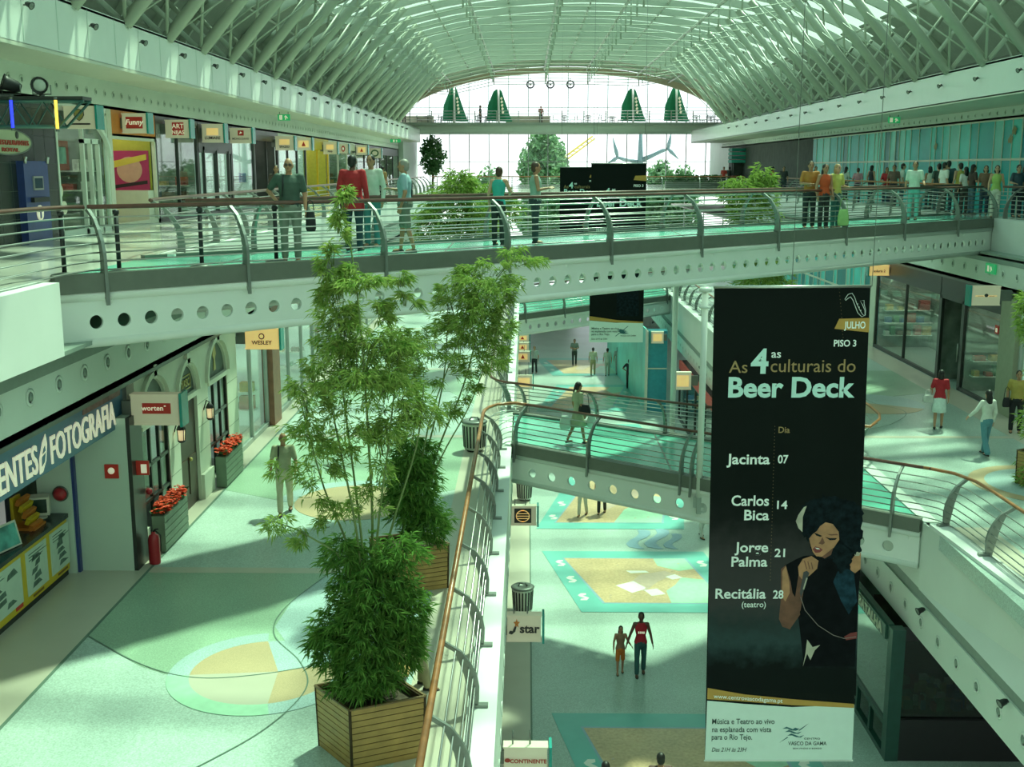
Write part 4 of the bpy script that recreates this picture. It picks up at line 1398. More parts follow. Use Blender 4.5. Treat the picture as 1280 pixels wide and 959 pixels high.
for k, (a, b_) in enumerate(bays):
    c, r = (a + b_) / 2, (b_ - a) / 2
    lab = ('arched shop window nearest the white pillar, with red flowers below it', 'tall arched shop door between two wall lanterns', 'far arched shop window with red flowers, left of the warm lit sign')[k]
    t = thing(('shop_window', 'shop_door', 'shop_window')[k], lab, ('window', 'door', 'window')[k], (FX - .2, c, L1))
    m = MB()
    n = 16
    m.add([(FX - .06, c, 7.95)] + [(FX - .06, c + r * cos(PI * j / n), 7.95 + r * .95 * sin(PI * j / n)) for j in range(n + 1)], [(0, j + 1, j + 2) for j in range(n)])
    m.build('arch_panel', mat('arch_panel_green', (.06, .085, .07), .4, var=.1), t, fix=False)
    if k != 1:
        m = MB()
        for q in range(4):
            yy = a + (b_ - a) * q / 3
            m.box(FX - .08, FX - .02, yy - .03, yy + .03, L1 + .3, 7.9)
        for zz in (L1 + .3, L1 + .95, L1 + 1.6, 7.86):
            m.box(FX - .08, FX - .02, a, b_, zz - .03, zz + .03)
        m.build('frame', DKFRAME, t)
        MB().box(FX - .055, FX - .05, a, b_, L1 + .3, 7.9).build('glass', WINGLASS, t)
        if k == 2:
            m = MB()
            m.prism([(-.1, -.25), (.1, -.25), (.05, 0), (.14, .1), (.08, .32), (-.08, .32), (-.14, .1), (-.05, 0)], (FX - .055, c, 8.33), (0, 1, 0), (0, 0, 1), (.01, 0, 0))
            m.build('crest', GOLDL, t)
    else:
        MB().box(FX - .13, FX - .07, a, b_, L1, 7.88).build('leaf', mat('door_dark_brown', (.035, .02, .014), .4, var=.15), t)
        m = MB()
        m.box(FX - .07, FX - .05, a + .12, b_ - .75, L1 + .3, L1 + 1.1)
        m.box(FX - .07, FX - .05, b_ - .6, b_ - .12, L1 + .3, L1 + 1.1)
        m.build('panel', mat('door_brown_panel', (.055, .032, .02), .4, var=.15), t)
        MB().ball((FX - .03, c + .1, L1 + 1.05), .04).build('knob', GOLDL, t)
        m = MB()
        m.box(FX - .055, FX - .035, c - .38, c + .38, 8.05, 8.07)
        m.box(FX - .055, FX - .035, c - .38, c + .38, 8.33, 8.35)
        m.box(FX - .055, FX - .035, c - .38, c - .36, 8.05, 8.35)
        m.box(FX - .055, FX - .035, c + .36, c + .38, 8.05, 8.35)
        m.build('name_frame', GOLDL, t)
        r_ = wall_text('YASC', c - .3, c + .3, 8.12, .16, FX - .05, GOLDL, t, .01)
struct('wall_stone_front_interior', MB().box(-9.6, -9.4, 20, 27.2, L1, 8.9), SHOPMID)
FLOWER = mat('red_flower', (.80, .06, .012), .6, var=.3, scale=20)
LEAFD = mat('dark_flower_leaves', (.05, .16, .05), .6, var=.4, scale=20)
BOXG = mat('green_grey_boards', (.13, .18, .13), .6, var=.12, scale=3)
def flowerbox(a, b_, label, seed):
    t = thing('flower_box', label, 'flower box', (FX, (a + b_) / 2, L1))
    m = MB()
    m.box(FX + .075, FX + .3, a, b_, L1 + .02, L1 + .72)
    for k in range(5):
        m.box(FX + .3, FX + .315, a, b_, L1 + .05 + .135 * k, L1 + .165 + .135 * k)
    m.build('box', BOXG, t)
    rr = random.Random(seed)
    lv = MB()
    for k in range(160):
        p = Vector((FX + rr.uniform(.08, .32), rr.uniform(a + .03, b_ - .03), L1 + .72 + rr.uniform(.0, .12)))
        lv.add([p, p + Vector((rr.uniform(-.05, .05), rr.uniform(-.05, .05), .04)), p + Vector((rr.uniform(-.09, .09), rr.uniform(-.09, .09), .07)), p + Vector((rr.uniform(-.05, .05), rr.uniform(-.05, .05), -.01))], [(0, 1, 2, 3)])
    o = lv.build('leaves', LEAFD, t, fix=False)
    fl = MB()
    for k in range(230):
        p = Vector((FX + rr.uniform(.08, .34), rr.uniform(a + .02, b_ - .02), L1 + .8 + rr.uniform(-.04, .12)))
        for j in range(3):
            q = p + Vector((rr.uniform(-.03, .03), rr.uniform(-.03, .03), rr.uniform(-.01, .02)))
            a0 = rr.uniform(0, 6.28)
            fl.add([q + Vector((.035 * cos(a0 + 1.26 * i), .035 * sin(a0 + 1.26 * i), rr.uniform(-.012, .015))) for i in range(5)], [(0, 1, 2, 3, 4)])
    fl.build('flowers', FLOWER, t, fix=False)
flowerbox(20.25, 21.7, 'green wooden flower box full of red flowers, nearer of the two', 3)
flowerbox(24.65, 26.15, 'green wooden flower box with red flowers, the farther one', 5)
for yy, lab in ((22.1, 'black wall lantern left of the dark arched door'), (24.2, 'black wall lantern right of the dark arched door')):
    t = thing('wall_lantern', lab, 'lantern', (FX + .1, yy, 7.2))
    MB().lathe([(.05, 0), (.085, .03), (.085, .05)], (FX + .14, yy, 7.18), 8).build('base', BLACK, t)
    MB().lathe([(.06, 0), (.075, .22)], (FX + .14, yy, 7.23), 8).build('glass', mat('lantern_glass', (.7, .6, .4), .3, emit=(1, .75, .4), estr=.7), t)
    m = MB()
    m.lathe([(.1, 0), (.06, .08), (.015, .13)], (FX + .14, yy, 7.45), 8)
    for k in range(4):
        a0 = PI / 4 + PI / 2 * k
        m.tube([(FX + .14 + .075 * cos(a0), yy + .075 * sin(a0), 7.21), (FX + .14 + .09 * cos(a0), yy + .09 * sin(a0), 7.46)], .009, 5)
    m.build('cap', BLACK, t)
    MB().tube([(FX, yy, 7.4), (FX + .07, yy, 7.62), (FX + .14, yy, 7.57)], .014, 6).build('arm', BLACK, t)

# generic glazed shopfront, running along the mall at plane X
def shopfront(label, X, sgn, y0, y1, z0, z1, frame, back, panes=3, door=None, head=.35, headmat=None, depth=2.2, foot=.12, shelves=0, seed=1, glass=WINGLASS):
    """sgn -1: the shop lies at smaller x"""
    t = thing('shopfront', label, 'shopfront', (X, (y0 + y1) / 2, z0))
    m = MB()
    th = .1
    xa, xb = sorted((X, X + sgn * th))
    m.box(xa, xb, y0, y0 + .08, z0, z1)
    m.box(xa, xb, y1 - .08, y1, z0, z1)
    for k in range(1, panes):
        yy = y0 + (y1 - y0) * k / panes
        m.box(xa, xb, yy - .03, yy + .03, z0, z1 - head)
    m.box(xa, xb, y0, y1, z1 - head - .06, z1 - head)
    m.box(xa, xb, y0, y1, z0, z0 + foot)
    m.build('frame', frame, t)
    MB().box(*sorted((X - sgn * .01, X + sgn * th)), y0, y1, z1 - head, z1).build('header', headmat or frame, t)
    if glass:
        MB().box(*sorted((X + sgn * .05, X + sgn * .06)), y0 + .08, y1 - .08, z0 + foot, z1 - head - .06).build('glass', glass, t)
    m = MB()
    m.box(*sorted((X + sgn * depth, X + sgn * (depth + .05))), y0, y1, z0, z1)
    m.box(*sorted((X + sgn * .15, X + sgn * depth)), y0, y0 + .05, z0, z1)
    m.box(*sorted((X + sgn * .15, X + sgn * depth)), y1 - .05, y1, z0, z1)
    m.build('interior', back, t)
    FILL_LIGHT = mat('shop_fill_light', (.9, .9, .85), .5, var=0, emit=(1, .95, .85), estr=13.0)  # added glowing panels that brighten the shop interiors
    m = MB()
    for k in range(max(1, round((y1 - y0) / 2))):
        yy = y0 + (k + .5) * (y1 - y0) / max(1, round((y1 - y0) / 2))
        m.box(*sorted((X + sgn * .7, X + sgn * (depth - .3))), yy - .12, yy + .12, z1 - .05, z1 - .02)
    m.build('fill_light_panel', FILL_LIGHT, t)
    rr = random.Random(seed)
    if shelves:
        m = MB()
        for s in range(shelves):
            zz = z0 + .5 + s * .5
            m.box(*sorted((X + sgn * .3, X + sgn * depth)), y1 - .4, y1 - .05, zz, zz + .03, 3)
            yy = .35
            while yy < depth - .3:
                w_ = rr.uniform(.15, .4)
                m.box(*sorted((X + sgn * yy, X + sgn * min(yy + w_, depth))), y1 - .36, y1 - .1, zz + .03, zz + .03 + rr.uniform(.12, .38), rr.randrange(6))
                yy += w_ + rr.uniform(.03, .3)
        o = m.build('goods_on_shelves', GOODS, t)
        o['kind'] = 'stuff'
    if door:
        a, b_ = door
        d = MB()
        for yy in (a, (a + b_) / 2 - .04, b_ - .08):
            d.box(*sorted((X - sgn * .04, X + sgn * .06)), yy, yy + .08, z0, z0 + 2.3)
        d.box(*sorted((X - sgn * .04, X + sgn * .06)), a, b_, z0 + 2.2, z0 + 2.32)
        d.box(*sorted((X - sgn * .04, X + sgn * .06)), a, b_, z0, z0 + .1)
        dd = d.build('door', frame, t)
        MB().tube([(X - sgn * .09, (a + b_) / 2 - .1, z0 + .9), (X - sgn * .09, (a + b_) / 2 - .1, z0 + 1.4)], .015, 6).build('handle', STEEL, dd)
    return t

WOODP = mat('reddish_wood', (.22, .10, .06), .45, var=.15)
shopfront('glazed shopfront reflecting the bright floor, just past the arched stone front', -7.2, -1, 27.3, 31.0, L1, 8.86, GREYP, SHOPLIT, 2, head=.3, seed=2, shelves=2)
struct('pillar_wood', MB().box(-7.5, -7.05, 31.0, 31.9, L1, 8.86), WOODP)
shopfront('glazed shopfront with pale back wall beyond the reddish wood pillar', -7.2, -1, 31.9, 38.0, L1, 8.86, GREYP, SHOPLIT, 3, head=.3, seed=4, shelves=2)
shopfront('shopfront half hidden by the bamboo on the lower left gallery', -7.2, -1, 38.0, 46.0, L1, 8.86, CREAMP, SHOPMID, 4, head=.4, seed=6, shelves=3)
shopfront('farther shopfront of the lower left gallery behind the bamboo canopy', -7.2, -1, 46.0, 56.0, L1, 8.86, GREYP, SHOPLIT, 4, head=.4, seed=8, shelves=2)
shopfront('distant shopfront at the end of the lower left gallery', -7.2, -1, 56.0, 78.0, L1, 8.86, CREAMP, SHOPMID, 8, head=.4, seed=9, shelves=2)

# --------- upper left
UX = -11.0
tw = MB()
tw.box(UX - .3, UX, 14, 26.95, L2, 14.12, 0)
for k in range(5):
    tw.box(UX, UX + .003, 14, 26.95, L2 + .5 + k * .6, L2 + .51 + k * .6, 1)
for k in range(22):
    tw.box(UX, UX + .003, 14.3 + k * .6, 14.31 + k * .6, L2, 14.12, 1)
struct('wall_dark_tiled', tw, [DARKTILE, JOINT])
t = thing('cash_machine', 'tall blue cash machine on the dark tiled wall', 'cash machine', (UX + .2, 25.4, L2))
MB().box(UX, UX + .16, 24.75, 26.0, L2, 12.75).build('body', BLUEU, t)
MB().box(UX + .16, UX + .19, 25.15, 25.65, L2 + 1.12, L2 + 1.42).build('screen_frame', STEEL, t)
MB().box(UX + .19, UX + .195, 25.2, 25.6, L2 + 1.16, L2 + 1.38).build('screen', mat('screen_dark_blue', (.03, .06, .1), .15), t)
MB().lathe([(.17, 0), (.17, .02)], (UX + .16, 25.4, L2 + .62), 20, axis=(1, 0, 0)).build('round_sign', LETW, t)
m = MB()
m.box(UX + .182, UX + .188, 25.29, 25.51, L2 + .64, L2 + .70)
m.box(UX + .182, UX + .188, 25.36, 25.44, L2 + .5, L2 + .64)
m.build('letter_mark', BLUEU, t)
m = MB()
for yy in (24.8, 25.95):
    m.tube([(UX + .17, yy, 12.7), (UX + .2, yy, 12.84)], .04, 8)
m.build('top_lamps', STEEL, t)
MB().box(UX + .16, UX + .24, 25.0, 25.8, L2 + .86, L2 + .96).build('keypad', BLACK, t)
t = thing('oval_sign', 'pale oval restaurant sign on the dark tiled wall above the cash machine', 'sign', (UX + .1, 24.3, 12.8))
o = MB()
o.prism([(1.18 * cos(2 * PI * k / 32), .265 * sin(2 * PI * k / 32)) for k in range(32)], (UX + .02, 24.25, 13.14), (0, 1, 0), (0, 0, 1), (.06, 0, 0))
o.build('plate', mat('oval_plate', (.40, .43, .28), .5, var=.05), t)
o = MB()
o.tube([(UX + .08, 24.25 + 1.18 * cos(2 * PI * k / 32), 13.14 + .265 * sin(2 * PI * k / 32)) for k in range(32)], .018, 5, closed=True)
o.build('rim', DKGREY, t)
REDT = mat('sign_red_letters', (.4, .05, .03), .5, var=0)
wall_text('RESTAURANTES', 23.75, 25.25, 13.08, .1, UX + .085, REDT, t, .01)
wall_text('ROYAL', 23.95, 24.75, 12.94, .08, UX + .085, REDT, t, .01)
MB().lathe([(.08, 0), (.08, .01)], (UX + .08, 24.72, 13.29), 12, axis=(1, 0, 0)).build('emblem', LETB, t)
# stage truss with lamps and neon tubes
t = thing('lighting_truss', 'dark teal lattice truss projecting above the cash machine', 'truss', (-9.6, 21.7, 13.3))
TRM = mat('truss_teal', (.05, .13, .12), .4, .3)
m = MB()
for yy in (21.5, 21.85):
    m.tube([(-10.98, yy, 13.82), (-8.2, yy, 13.82)], .03, 6)
    m.tube([(-10.98, yy, 13.36), (-8.68, yy, 13.36)], .03, 6)
    for a, b_ in ((-10.95, -10.4), (-10.4, -9.83), (-9.83, -9.26), (-9.26, -8.68)):
        m.tube([(a, yy, 13.36), ((a + b_) / 2, yy, 13.82), (b_, yy, 13.36)], .018, 5)
    m.tube([(-8.68, yy, 13.36), (-8.22, yy, 13.82)], .026, 6)
m.build('lattice', TRM, t)
MB().box(-10.98, -8.2, 21.45, 21.9, 13.84, 13.9).build('top_plate', DKFRAME, t)
for (x, z0_, z1_, col, nm, lab) in ((-9.53, 13.32, 13.84, (.03, .05, .9), 'blue', 'upright blue neon tube on the lighting truss'), (-8.7, 13.3, 13.84, (1, .62, .08), 'amber', 'upright amber neon tube at the end of the lighting truss')):
    n_ = thing('neon_tube', lab, 'neon tube', (x, 21.43, z0_))
    MB().tube([(x, 21.44, z0_), (x, 21.44, z1_)], .03, 8).build('tube', mat('neon_' + nm, col, .4, var=0, emit=col, estr=1.8), n_)
    m = MB()
    m.tube([(x, 21.44, z0_ - .04), (x, 21.44, z0_ + .01)], .036, 8)
    m.tube([(x, 21.44, z1_ - .01), (x, 21.44, z1_ + .04)], .036, 8)
    m.build('end_cap', DKGREY, n_)
for (x, q_, lab) in ((-9.05, 1, 'black stage spotlight on the truss, right one of the pair'), (-9.62, 0, 'black stage spotlight cut by the left frame edge')):
    s = thing('stage_spotlight', lab, 'spotlight', (x, 21.7, 13.9))
    d = Vector((-.85, -.5, .35)).normalized() if q_ == 0 else Vector((.15, -.95, -.12)).normalized()
    c = Vector((x, 21.7, 14.12))
    MB().lathe([(.07, -.18), (.11, -.1), (.13, .08), (.16, .16), (.145, .16), (.13, .12)], c, 14, axis=d).build('can', BLACK, s)
    MB().lathe([(.128, 0), (.1, .02), (.0, .035)], c + d * .12, 14, axis=d).build('lens', mat('spot_lens', (.5, .56, .52), .15), s)
    m = MB()
    m.tube([(x - .17, 21.7, 14.12), (x - .17, 21.7, 13.95), (x + .17, 21.7, 13.95), (x + .17, 21.7, 14.12)], .014, 5)
    m.tube([(x, 21.7, 13.89), (x, 21.7, 13.95)], .05, 6)
    m.build('yoke', DKGREY, s)

WBF = mat('white_arch_frame', (.72, .78, .7), .4, var=.03)
t = shopfront('toy shop front with white framed door and curved white arch, beside the dark tiles', UX, -1, 27.0, 30.3, L2, 14.12, WBF, SHOPMID, 2, (28.5, 29.6), head=.12, seed=11, shelves=3)
m = MB()
n = 14
m.strip([(UX + .03, 26.9 + 3.4 * sin(PI / 2 * k / n), 12.9 + 1.2 * cos(PI / 2 * k / n)) for k in range(n + 1)], .1, .1, up=(1, 0, 0))
m.build('arch', WBF, t)
m = MB()
m.box(UX - .5, UX - .3, 27.3, 28.4, 12.55, 13.25, 0)
m.box(UX - .3, UX - .28, 27.5, 28.2, 12.7, 13.1, 1)
m.build('pink_cabinet_display', [mat('pink_panel', (.6, .12, .12), .5), mat('grey_picture', (.4, .5, .52), .4, var=.5, scale=3)], t)
m = MB()
for q in ((27.55, 12.05), (27.75, 11.65)):
    m.lathe([(.16, 0), (.16, .03)], (UX - .25, q[0], q[1]), 14, axis=(1, 0, 0))
m.build('round_display', LETW, t)
t = shopfront('shop with orange header, yellow back wall and bold square poster', UX, -1, 30.35, 34.2, L2, 14.12, CREAMP, LIMEWALL, 1, head=.62, headmat=ORANGE, seed=12, glass=None)
MB().box(UX - .14, UX, 30.35, 34.2, 13.36, 13.5).build('transom', CREAMP, t)
MB().box(UX - .04, UX + .02, 30.3, 30.6, L2, 14.12).build('side_post', CREAMP, t)
PYW = 34.12
pw = MB().box(-12.32, -11.2, PYW - .03, PYW, 11.95, 13.1).build('poster', mat('poster_magenta', (.42, .03, .13), .5), t)
m = MB()
def blob(mb, pts, lift, mi):
    mb.add([(-11.76 + a_, PYW - .03 - lift, 12.5 + c_) for a_, c_ in pts], [tuple(range(len(pts)))], mi)
blob(m, [(-.02 + .38 * cos(2 * PI * k / 20), .05 + .38 * sin(2 * PI * k / 20)) for k in range(20)], .004, 0)
blob(m, [(-.5, .1), (.5, .34), (.5, .5), (-.5, .3)], .008, 1)
blob(m, [(-.5, -.5), (.5, -.36), (.5, -.26), (-.5, -.4)], .008, 2)
m.build('poster_shapes', [mat('poster_pink', (.62, .36, .28), .5), mat('poster_yellow', (.66, .52, .08), .5), mat('poster_black', (.03, .02, .03), .5)], pw, fix=False)
MB().box(-12.6, -11.1, 33.6, 34.1, L2, L2 + .95).build('display_table', CREAMP, t)
t2 = shopfront('shop with pale window panel under the red square sign', UX, -1, 34.25, 38.6, L2, 14.12, DKFRAME, SHOPMID, 2, head=.15, seed=13, shelves=2)
MB().box(UX - 1.0, UX - .95, 34.7, 37.0, 11.9, 13.5).build('window_panel', SHOPLIT, t2)
shopfront('dark framed shop with white cream inner doorway, fourth sign from the left', UX, -1, 38.65, 43.0, L2, 14.12, DKFRAME, SHOPLIT, 2, (39.2, 42.5), head=.95, seed=14)
shopfront('shop window with dark figures on pale ground under the fifth sign', UX, -1, 43.05, 46.6, L2, 14.12, DKFRAME, SHOPLIT, 1, head=.2, seed=15, shelves=2)
shopfront('dark open shopfront behind the man in the green shirt', UX, -1, 46.65, 51.0, L2, 14.12, DKFRAME, SHOPDARK, 2, head=.35, seed=16, glass=None)
shopfront('bright shopfront with ochre posts behind the red jacket', UX, -1, 51.05, 57.5, L2, 14.12, DKFRAME, SHOPLIT, 3, head=.3, headmat=CREAMP, seed=17)
shopfront('shopfront with yellow frame behind the red jacket', UX, -1, 57.55, 64.0, L2, 14.12, YELLOW, LIMEWALL, 2, head=.5, seed=18, glass=None)
shopfront('shopfront with white column just past the yellow frame', UX, -1, 64.05, 74, L2, 14.12, CREAMP, SHOPMID, 3, head=.4, seed=19, shelves=2)
shopfront('last dark shopfronts at the far end of the upper left gallery', UX, -1, 74.05, 99, L2, 14.12, DKFRAME, SHOPMID, 6, head=.5, seed=20)

def a_shield(pan, tx, shape):
    shape([(-.16, .34), (.0, .42), (.16, .34), (.17, .1), (.1, -.08), (0, -.2), (-.1, -.08), (-.17, .1)], LETB)
    shape([(-.135, .31), (.0, .38), (.135, .31), (.14, .1), (.08, -.06), (0, -.16), (-.08, -.06), (-.14, .1)], GOLDL, 'emblem', .02)
    tx('B', .04, -.02, .42, LETB, .01)
    pan(-.35, .35, -.38, -.3, LETB, 'word_bar')
def a_funny(pan, tx, shape):
    pan(-.34, .36, -.3, .36, RED)
    tx('Funny', 0, -.08, .42, LETW, .02, shear=.2)
def a_art(pan, tx, shape):
    pan(-.2, .3, -.4, .4, RED)
    tx('ART', .05, .03, .4, LETW, .01)
    tx('NIJAS', .05, -.33, .34, LETW, .01)
def a_glow(word):
    def f(pan, tx, shape):
        pan(-.28, .28, -.12, .3, SIGNGLOW, 'warm_panel')
        tx(word, 0, -.36, .24, LETB, .02)
    return f
def a_red(pan, tx, shape):
    pan(-.12, .16, .0, .38, RED)
    shape([(-.05, .1), (.1, .2), (.0, .3)], LETW, 'emblem', .016)
    tx('MONO DAVIS', 0, -.3, .2, LETB, .01)
def a_ring(pan, tx, shape):
    shape([(.2 * cos(2 * PI * k / 16), .38 * sin(2 * PI * k / 16)) for k in range(16)], RED)
    shape([(.1 * cos(2 * PI * k / 16), .2 * sin(2 * PI * k / 16)) for k in range(16)], LETW, 'emblem', .02)
def a_orange(pan, tx, shape):
    pan(-.34, .34, -.3, .3, SIGNGLOW, 'warm_panel')
    shape([(-.14, -.2), (.14, -.2), (0, .24)], RED)
def a_green(pan, tx, shape):
    shape([(.34 * cos(2 * PI * k / 16), .4 * sin(2 * PI * k / 16)) for k in range(16)], LEAFD)
    shape([(.22 * cos(2 * PI * k / 16), .24 * sin(2 * PI * k / 16)) for k in range(16)], SIGNFACE, 'emblem', .02)
# (left pixel, right pixel, top pixel, bottom pixel) of each projecting sign in the photograph
UPS = [(79, 119, 134, 159, a_shield, 'projecting sign with dark shield emblem, nearest on the upper left gallery'),
       (152, 183, 143, 165, a_funny, 'projecting sign with white script on a red panel, upper left gallery'),
       (206, 236, 151, 171, a_art, 'projecting sign with small red square and two short words'),
       (252, 279, 156, 177, a_glow('LUMIARE'), 'warm lit projecting sign with dark word along its lower edge'),
       (287, 314, 161, 178, a_red, 'projecting sign with tiny red square above a thin dark word'),
       (344, 367, 171, 187, a_glow('SPAZIO'), 'pale projecting sign behind the green shirted man'),
       (370, 389, 173, 187, a_orange, 'orange projecting sign just right of the pale one'),
       (404, 421, 178, 192, a_glow('zapp'), 'cream projecting sign with orange script near the red jacket'),
       (423, 435, 181, 191, a_ring, 'white projecting sign with red ring'),
       (445, 459, 182, 193, a_orange, 'small orange projecting sign above the man in the white shirt'),
       (461, 476, 186, 197, a_green, 'small pale sign with dark green oval, last of the row')]
for (x0, x1, yt, yb, art_, lab) in UPS:
    Y = UX * FPX / (x0 - 660) * 1.0 if False else xp(x0, yt, UX + .08).y
    p0, p1 = yp(x0, yt, Y), yp(x1, yb, Y)
    flag_sign(lab, ((p0.x + p1.x) / 2, Y, (p0.z + p1.z) / 2), p1.x - p0.x, p0.z - p1.z, -1, art_, d=.3)
# exit signs
EXITG = mat('exit_green', (.02, .30, .10), .4, var=0, emit=(.05, .9, .3), estr=.25)
def exit_sign(label, c, ax, w=.5, h=.26, top=None):
    ax = Vector(ax)
    n = Vector((ax.y, -ax.x, 0))
    t = thing('exit_sign', label, 'exit sign', c)
    c = Vector(c)
    MB().obox(c, ax * w / 2, n * .025, (0, 0, h / 2)).build('plate', EXITG, t)
    m = MB()
    f_ = c + n * .03
    m.prism([(.04, -.09), (.08, -.09), (.1, .0), (.15, -.05), (.17, -.03), (.11, .06), (.06, .08), (.02, .02), (.04, .0), (.06, .03), (.06, -.02)], f_, ax, (0, 0, 1), n * .004)
    m.prism([(-.18, -.09), (-.06, -.09), (-.06, .09), (-.18, .09)], f_, ax, (0, 0, 1), n * .004)
    m.build('running_symbol', LETW, t)
    if top:
        m = MB()
        for q in (-.35, .35):
            m.tube([c + ax * w * q + Vector((0, 0, h / 2)), Vector((c.x + ax.x * w * q, c.y + ax.y * w * q, top))], .012, 5)
        m.build('hanger', DKGREY, t)
    return t
exit_sign('green exit sign on the round-vented bulkhead above the arched stone front', (-6.97, 23.1, 9.55), (0, 1, 0), .46, .3)
exit_sign('green exit sign on the bulkhead above the right lower gallery', (13.95, 34.4, 9.62), (0, -1, 0), .7, .3)
exit_sign('small green exit sign under the left cornice', (-9.9, 47.3, 14.62), (1, 0, 0), .5, .25, 14.85)
exit_sign('tiny green exit sign far down under the left cornice', (-10.0, 88, 14.62), (1, 0, 0), .8, .25, 14.85)
exit_sign('small green exit sign under the right cornice', (15.2, 48.5, 14.55), (1, 0, 0), .5, .25, 14.77)

# --------- lower right gallery
GX = 14.0
struct('pillar_blue', MB().box(14.05, 14.8, 45.6, 46.3, L1, 9.1), mat('blue_tile', (.04, .30, .38), .3, var=.08))
struct('pillar_blue_trim', MB().box(13.98, 14.05, 45.6, 46.3, L1, 9.1).box(14.05, 14.8, 45.58, 45.6, 7.9, 7.95), CREAMP)
shopfront('dark framed glass shopfront behind the woman in the red top', GX, 1, 38.5, 45.6, L1, 9.0, DKFRAME, SHOPMID, 2, head=.55, seed=31, shelves=3)
t = thing('shop_door', 'dark open shop doorway with brown interior behind the red top', 'door', (GX, 37.4, L1))
MB().box(GX, GX + .1, 36.4, 36.55, L1, 8.4).box(GX, GX + .1, 38.35, 38.5, L1, 8.4).box(GX, GX + .1, 36.4, 38.5, 8.3, 9.0).build('frame', DKFRAME, t)
MB().box(GX + 1.6, GX + 1.7, 36.4, 38.5, L1, 9.0).build('interior', mat('brown_interior', (.10, .05, .035), .7, var=.5, scale=2), t)
MB().tube([(GX - .03, 36.6, L1 + .9), (GX - .03, 36.6, L1 + 1.5)], .02, 6).build('handle', STEEL, t)
shopfront('dark framed glass shopfront left of the beige column on the right gallery', GX, 1, 33.4, 36.4, L1, 9.0, DKFRAME, SHOPMID, 1, head=.6, seed=32, shelves=2)
struct('pillar_beige', MB().box(13.9, 14.6, 32.2, 33.3, L1, 8.9), mat('beige_column', (.34, .36, .26), .5, var=.06))
shopfront('tall clear shop window behind the man in the yellow shirt', GX, 1, 26.0, 32.1, L1, 9.0, GREYP, SHOPLIT, 2, head=.9, headmat=PALE, seed=33, shelves=2)
t = thing('alarm_sign', 'red alarm sign on the dark frame beside the beige column', 'sign', (GX - .02, 33.7, 7.6))
MB().box(GX - .03, GX, 33.55, 33.8, 7.75, 8.0).build('plate', RED, t)
MB().box(GX - .04, GX - .03, 33.62, 33.73, 7.8, 7.92).build('symbol', LETW, t)
def a_dot(pan, tx, shape):
    shape([(.07 * cos(2 * PI * k / 14), .1 * sin(2 * PI * k / 14) + .03) for k in range(14)], LETB)
    pan(-.38, .38, -.04, .02, SIGNGLOW, 'warm_bar')
    pan(-.3, -.1, -.02, .0, LETB, 'word_bar', .014)
    pan(.1, .3, -.02, .0, LETB, 'word_bar', .014)
flag_sign('projecting sign with black dot on a glowing bar, right lower gallery', (13.15, 32.6, 9.0), .8, .5, 1, a_dot, br=.36)
def a_or2(pan, tx, shape):
    tx('solaris 2', 0, -.2, .4, LETB, .02)
flag_sign('orange lit projecting sign on the blue pillar', (13.58, 44, 8.72), .74, .34, 1, a_or2, face=SIGNGLOW, br=.1)
# teal glass wall of the lower right gallery beyond the pillar
def teal_wall(name, X, y0, y1, z0, z1, seed, zrail, th=.06):
    rr = random.Random(seed)
    m, e = MB(), MB()
    y = y0
    cols = 5
    while y < y1 - .05:
        w_ = min(rr.choice((.55, .8, .8, 1.1, 1.5)), y1 - y)
        c = rr.randrange(4)
        m.box(X, X + th, y, y + w_, z0, z1, c)
        e.box(X - .03, X, y - .02, y + .02, z0, z1, 0)
        y += w_
    e.box(X - .035, X, y0, y1, zrail - .04, zrail + .04)
    e.box(X - .035, X, y0, y1, z1 - .06, z1)
    tl = [mat('teal_panel_%s' % n, c, .4, var=.15, scale=.7, spec=.25) for n, c in (('mid', (.02, .44, .46)), ('light', (.08, .60, .58)), ('deep', (.008, .24, .27)), ('pale', (.2, .68, .64)))]
    struct(name, m, tl)
    struct(name + '_joints', e, CREAMP)
teal_wall('wall_teal_lower', 14.0, 46.4, 78, L1, 9.05, 4, 7.4)
# --------- upper right: teal panels
teal_wall('wall_teal_upper', 17.2, 39.5, 70, L2, 14.34, 9, 12.9)
struct('wall_teal_dark_section', MB().box(17.2, 17.3, 30, 36.0, L2, 14.34, 0).box(17.18, 17.2, 32.9, 33.0, L2, 14.34, 1).box(17.18, 17.2, 30, 39.5, 12.86, 12.94, 1).box(17.18, 17.2, 35.95, 36.05, L2, 14.34, 1).box(17.2, 17.26, 36, 39.5, L2, 14.34, 2).box(17.18, 17.2, 37.6, 37.66, L2, 14.34, 1),
       [mat('teal_panel_dark', (.012, .06, .065), .2), CREAMP, MATS['teal_panel_mid']])
struct('wall_dark_far_right', MB().box(17.2, 17.4, 70, 99, L2, 14.34), SHOPDARK)
m = MB()
for (y, z) in ((34.5, 13.9), (35.0, 13.3), (41.5, 13.6), (41.2, 13.9), (49.0, 13.5)):
    m.add([(17.165, y + .22 * cos(2 * PI * k / 9) * (1, .6)[k % 2], z + .2 * sin(2 * PI * k / 9) * (1, .6)[k % 2]) for k in range(9)], [tuple(range(9))])
for k, (y, z) in enumerate(((34.5, 13.9), (35.0, 13.3), (41.5, 13.6), (41.2, 13.9), (49.0, 13.5))):
    pass
ws = m.build('wall_stickers', mat('beige_flower_print', (.32, .28, .14), .6), None, fix=False)
tag(ws, kind='structure')

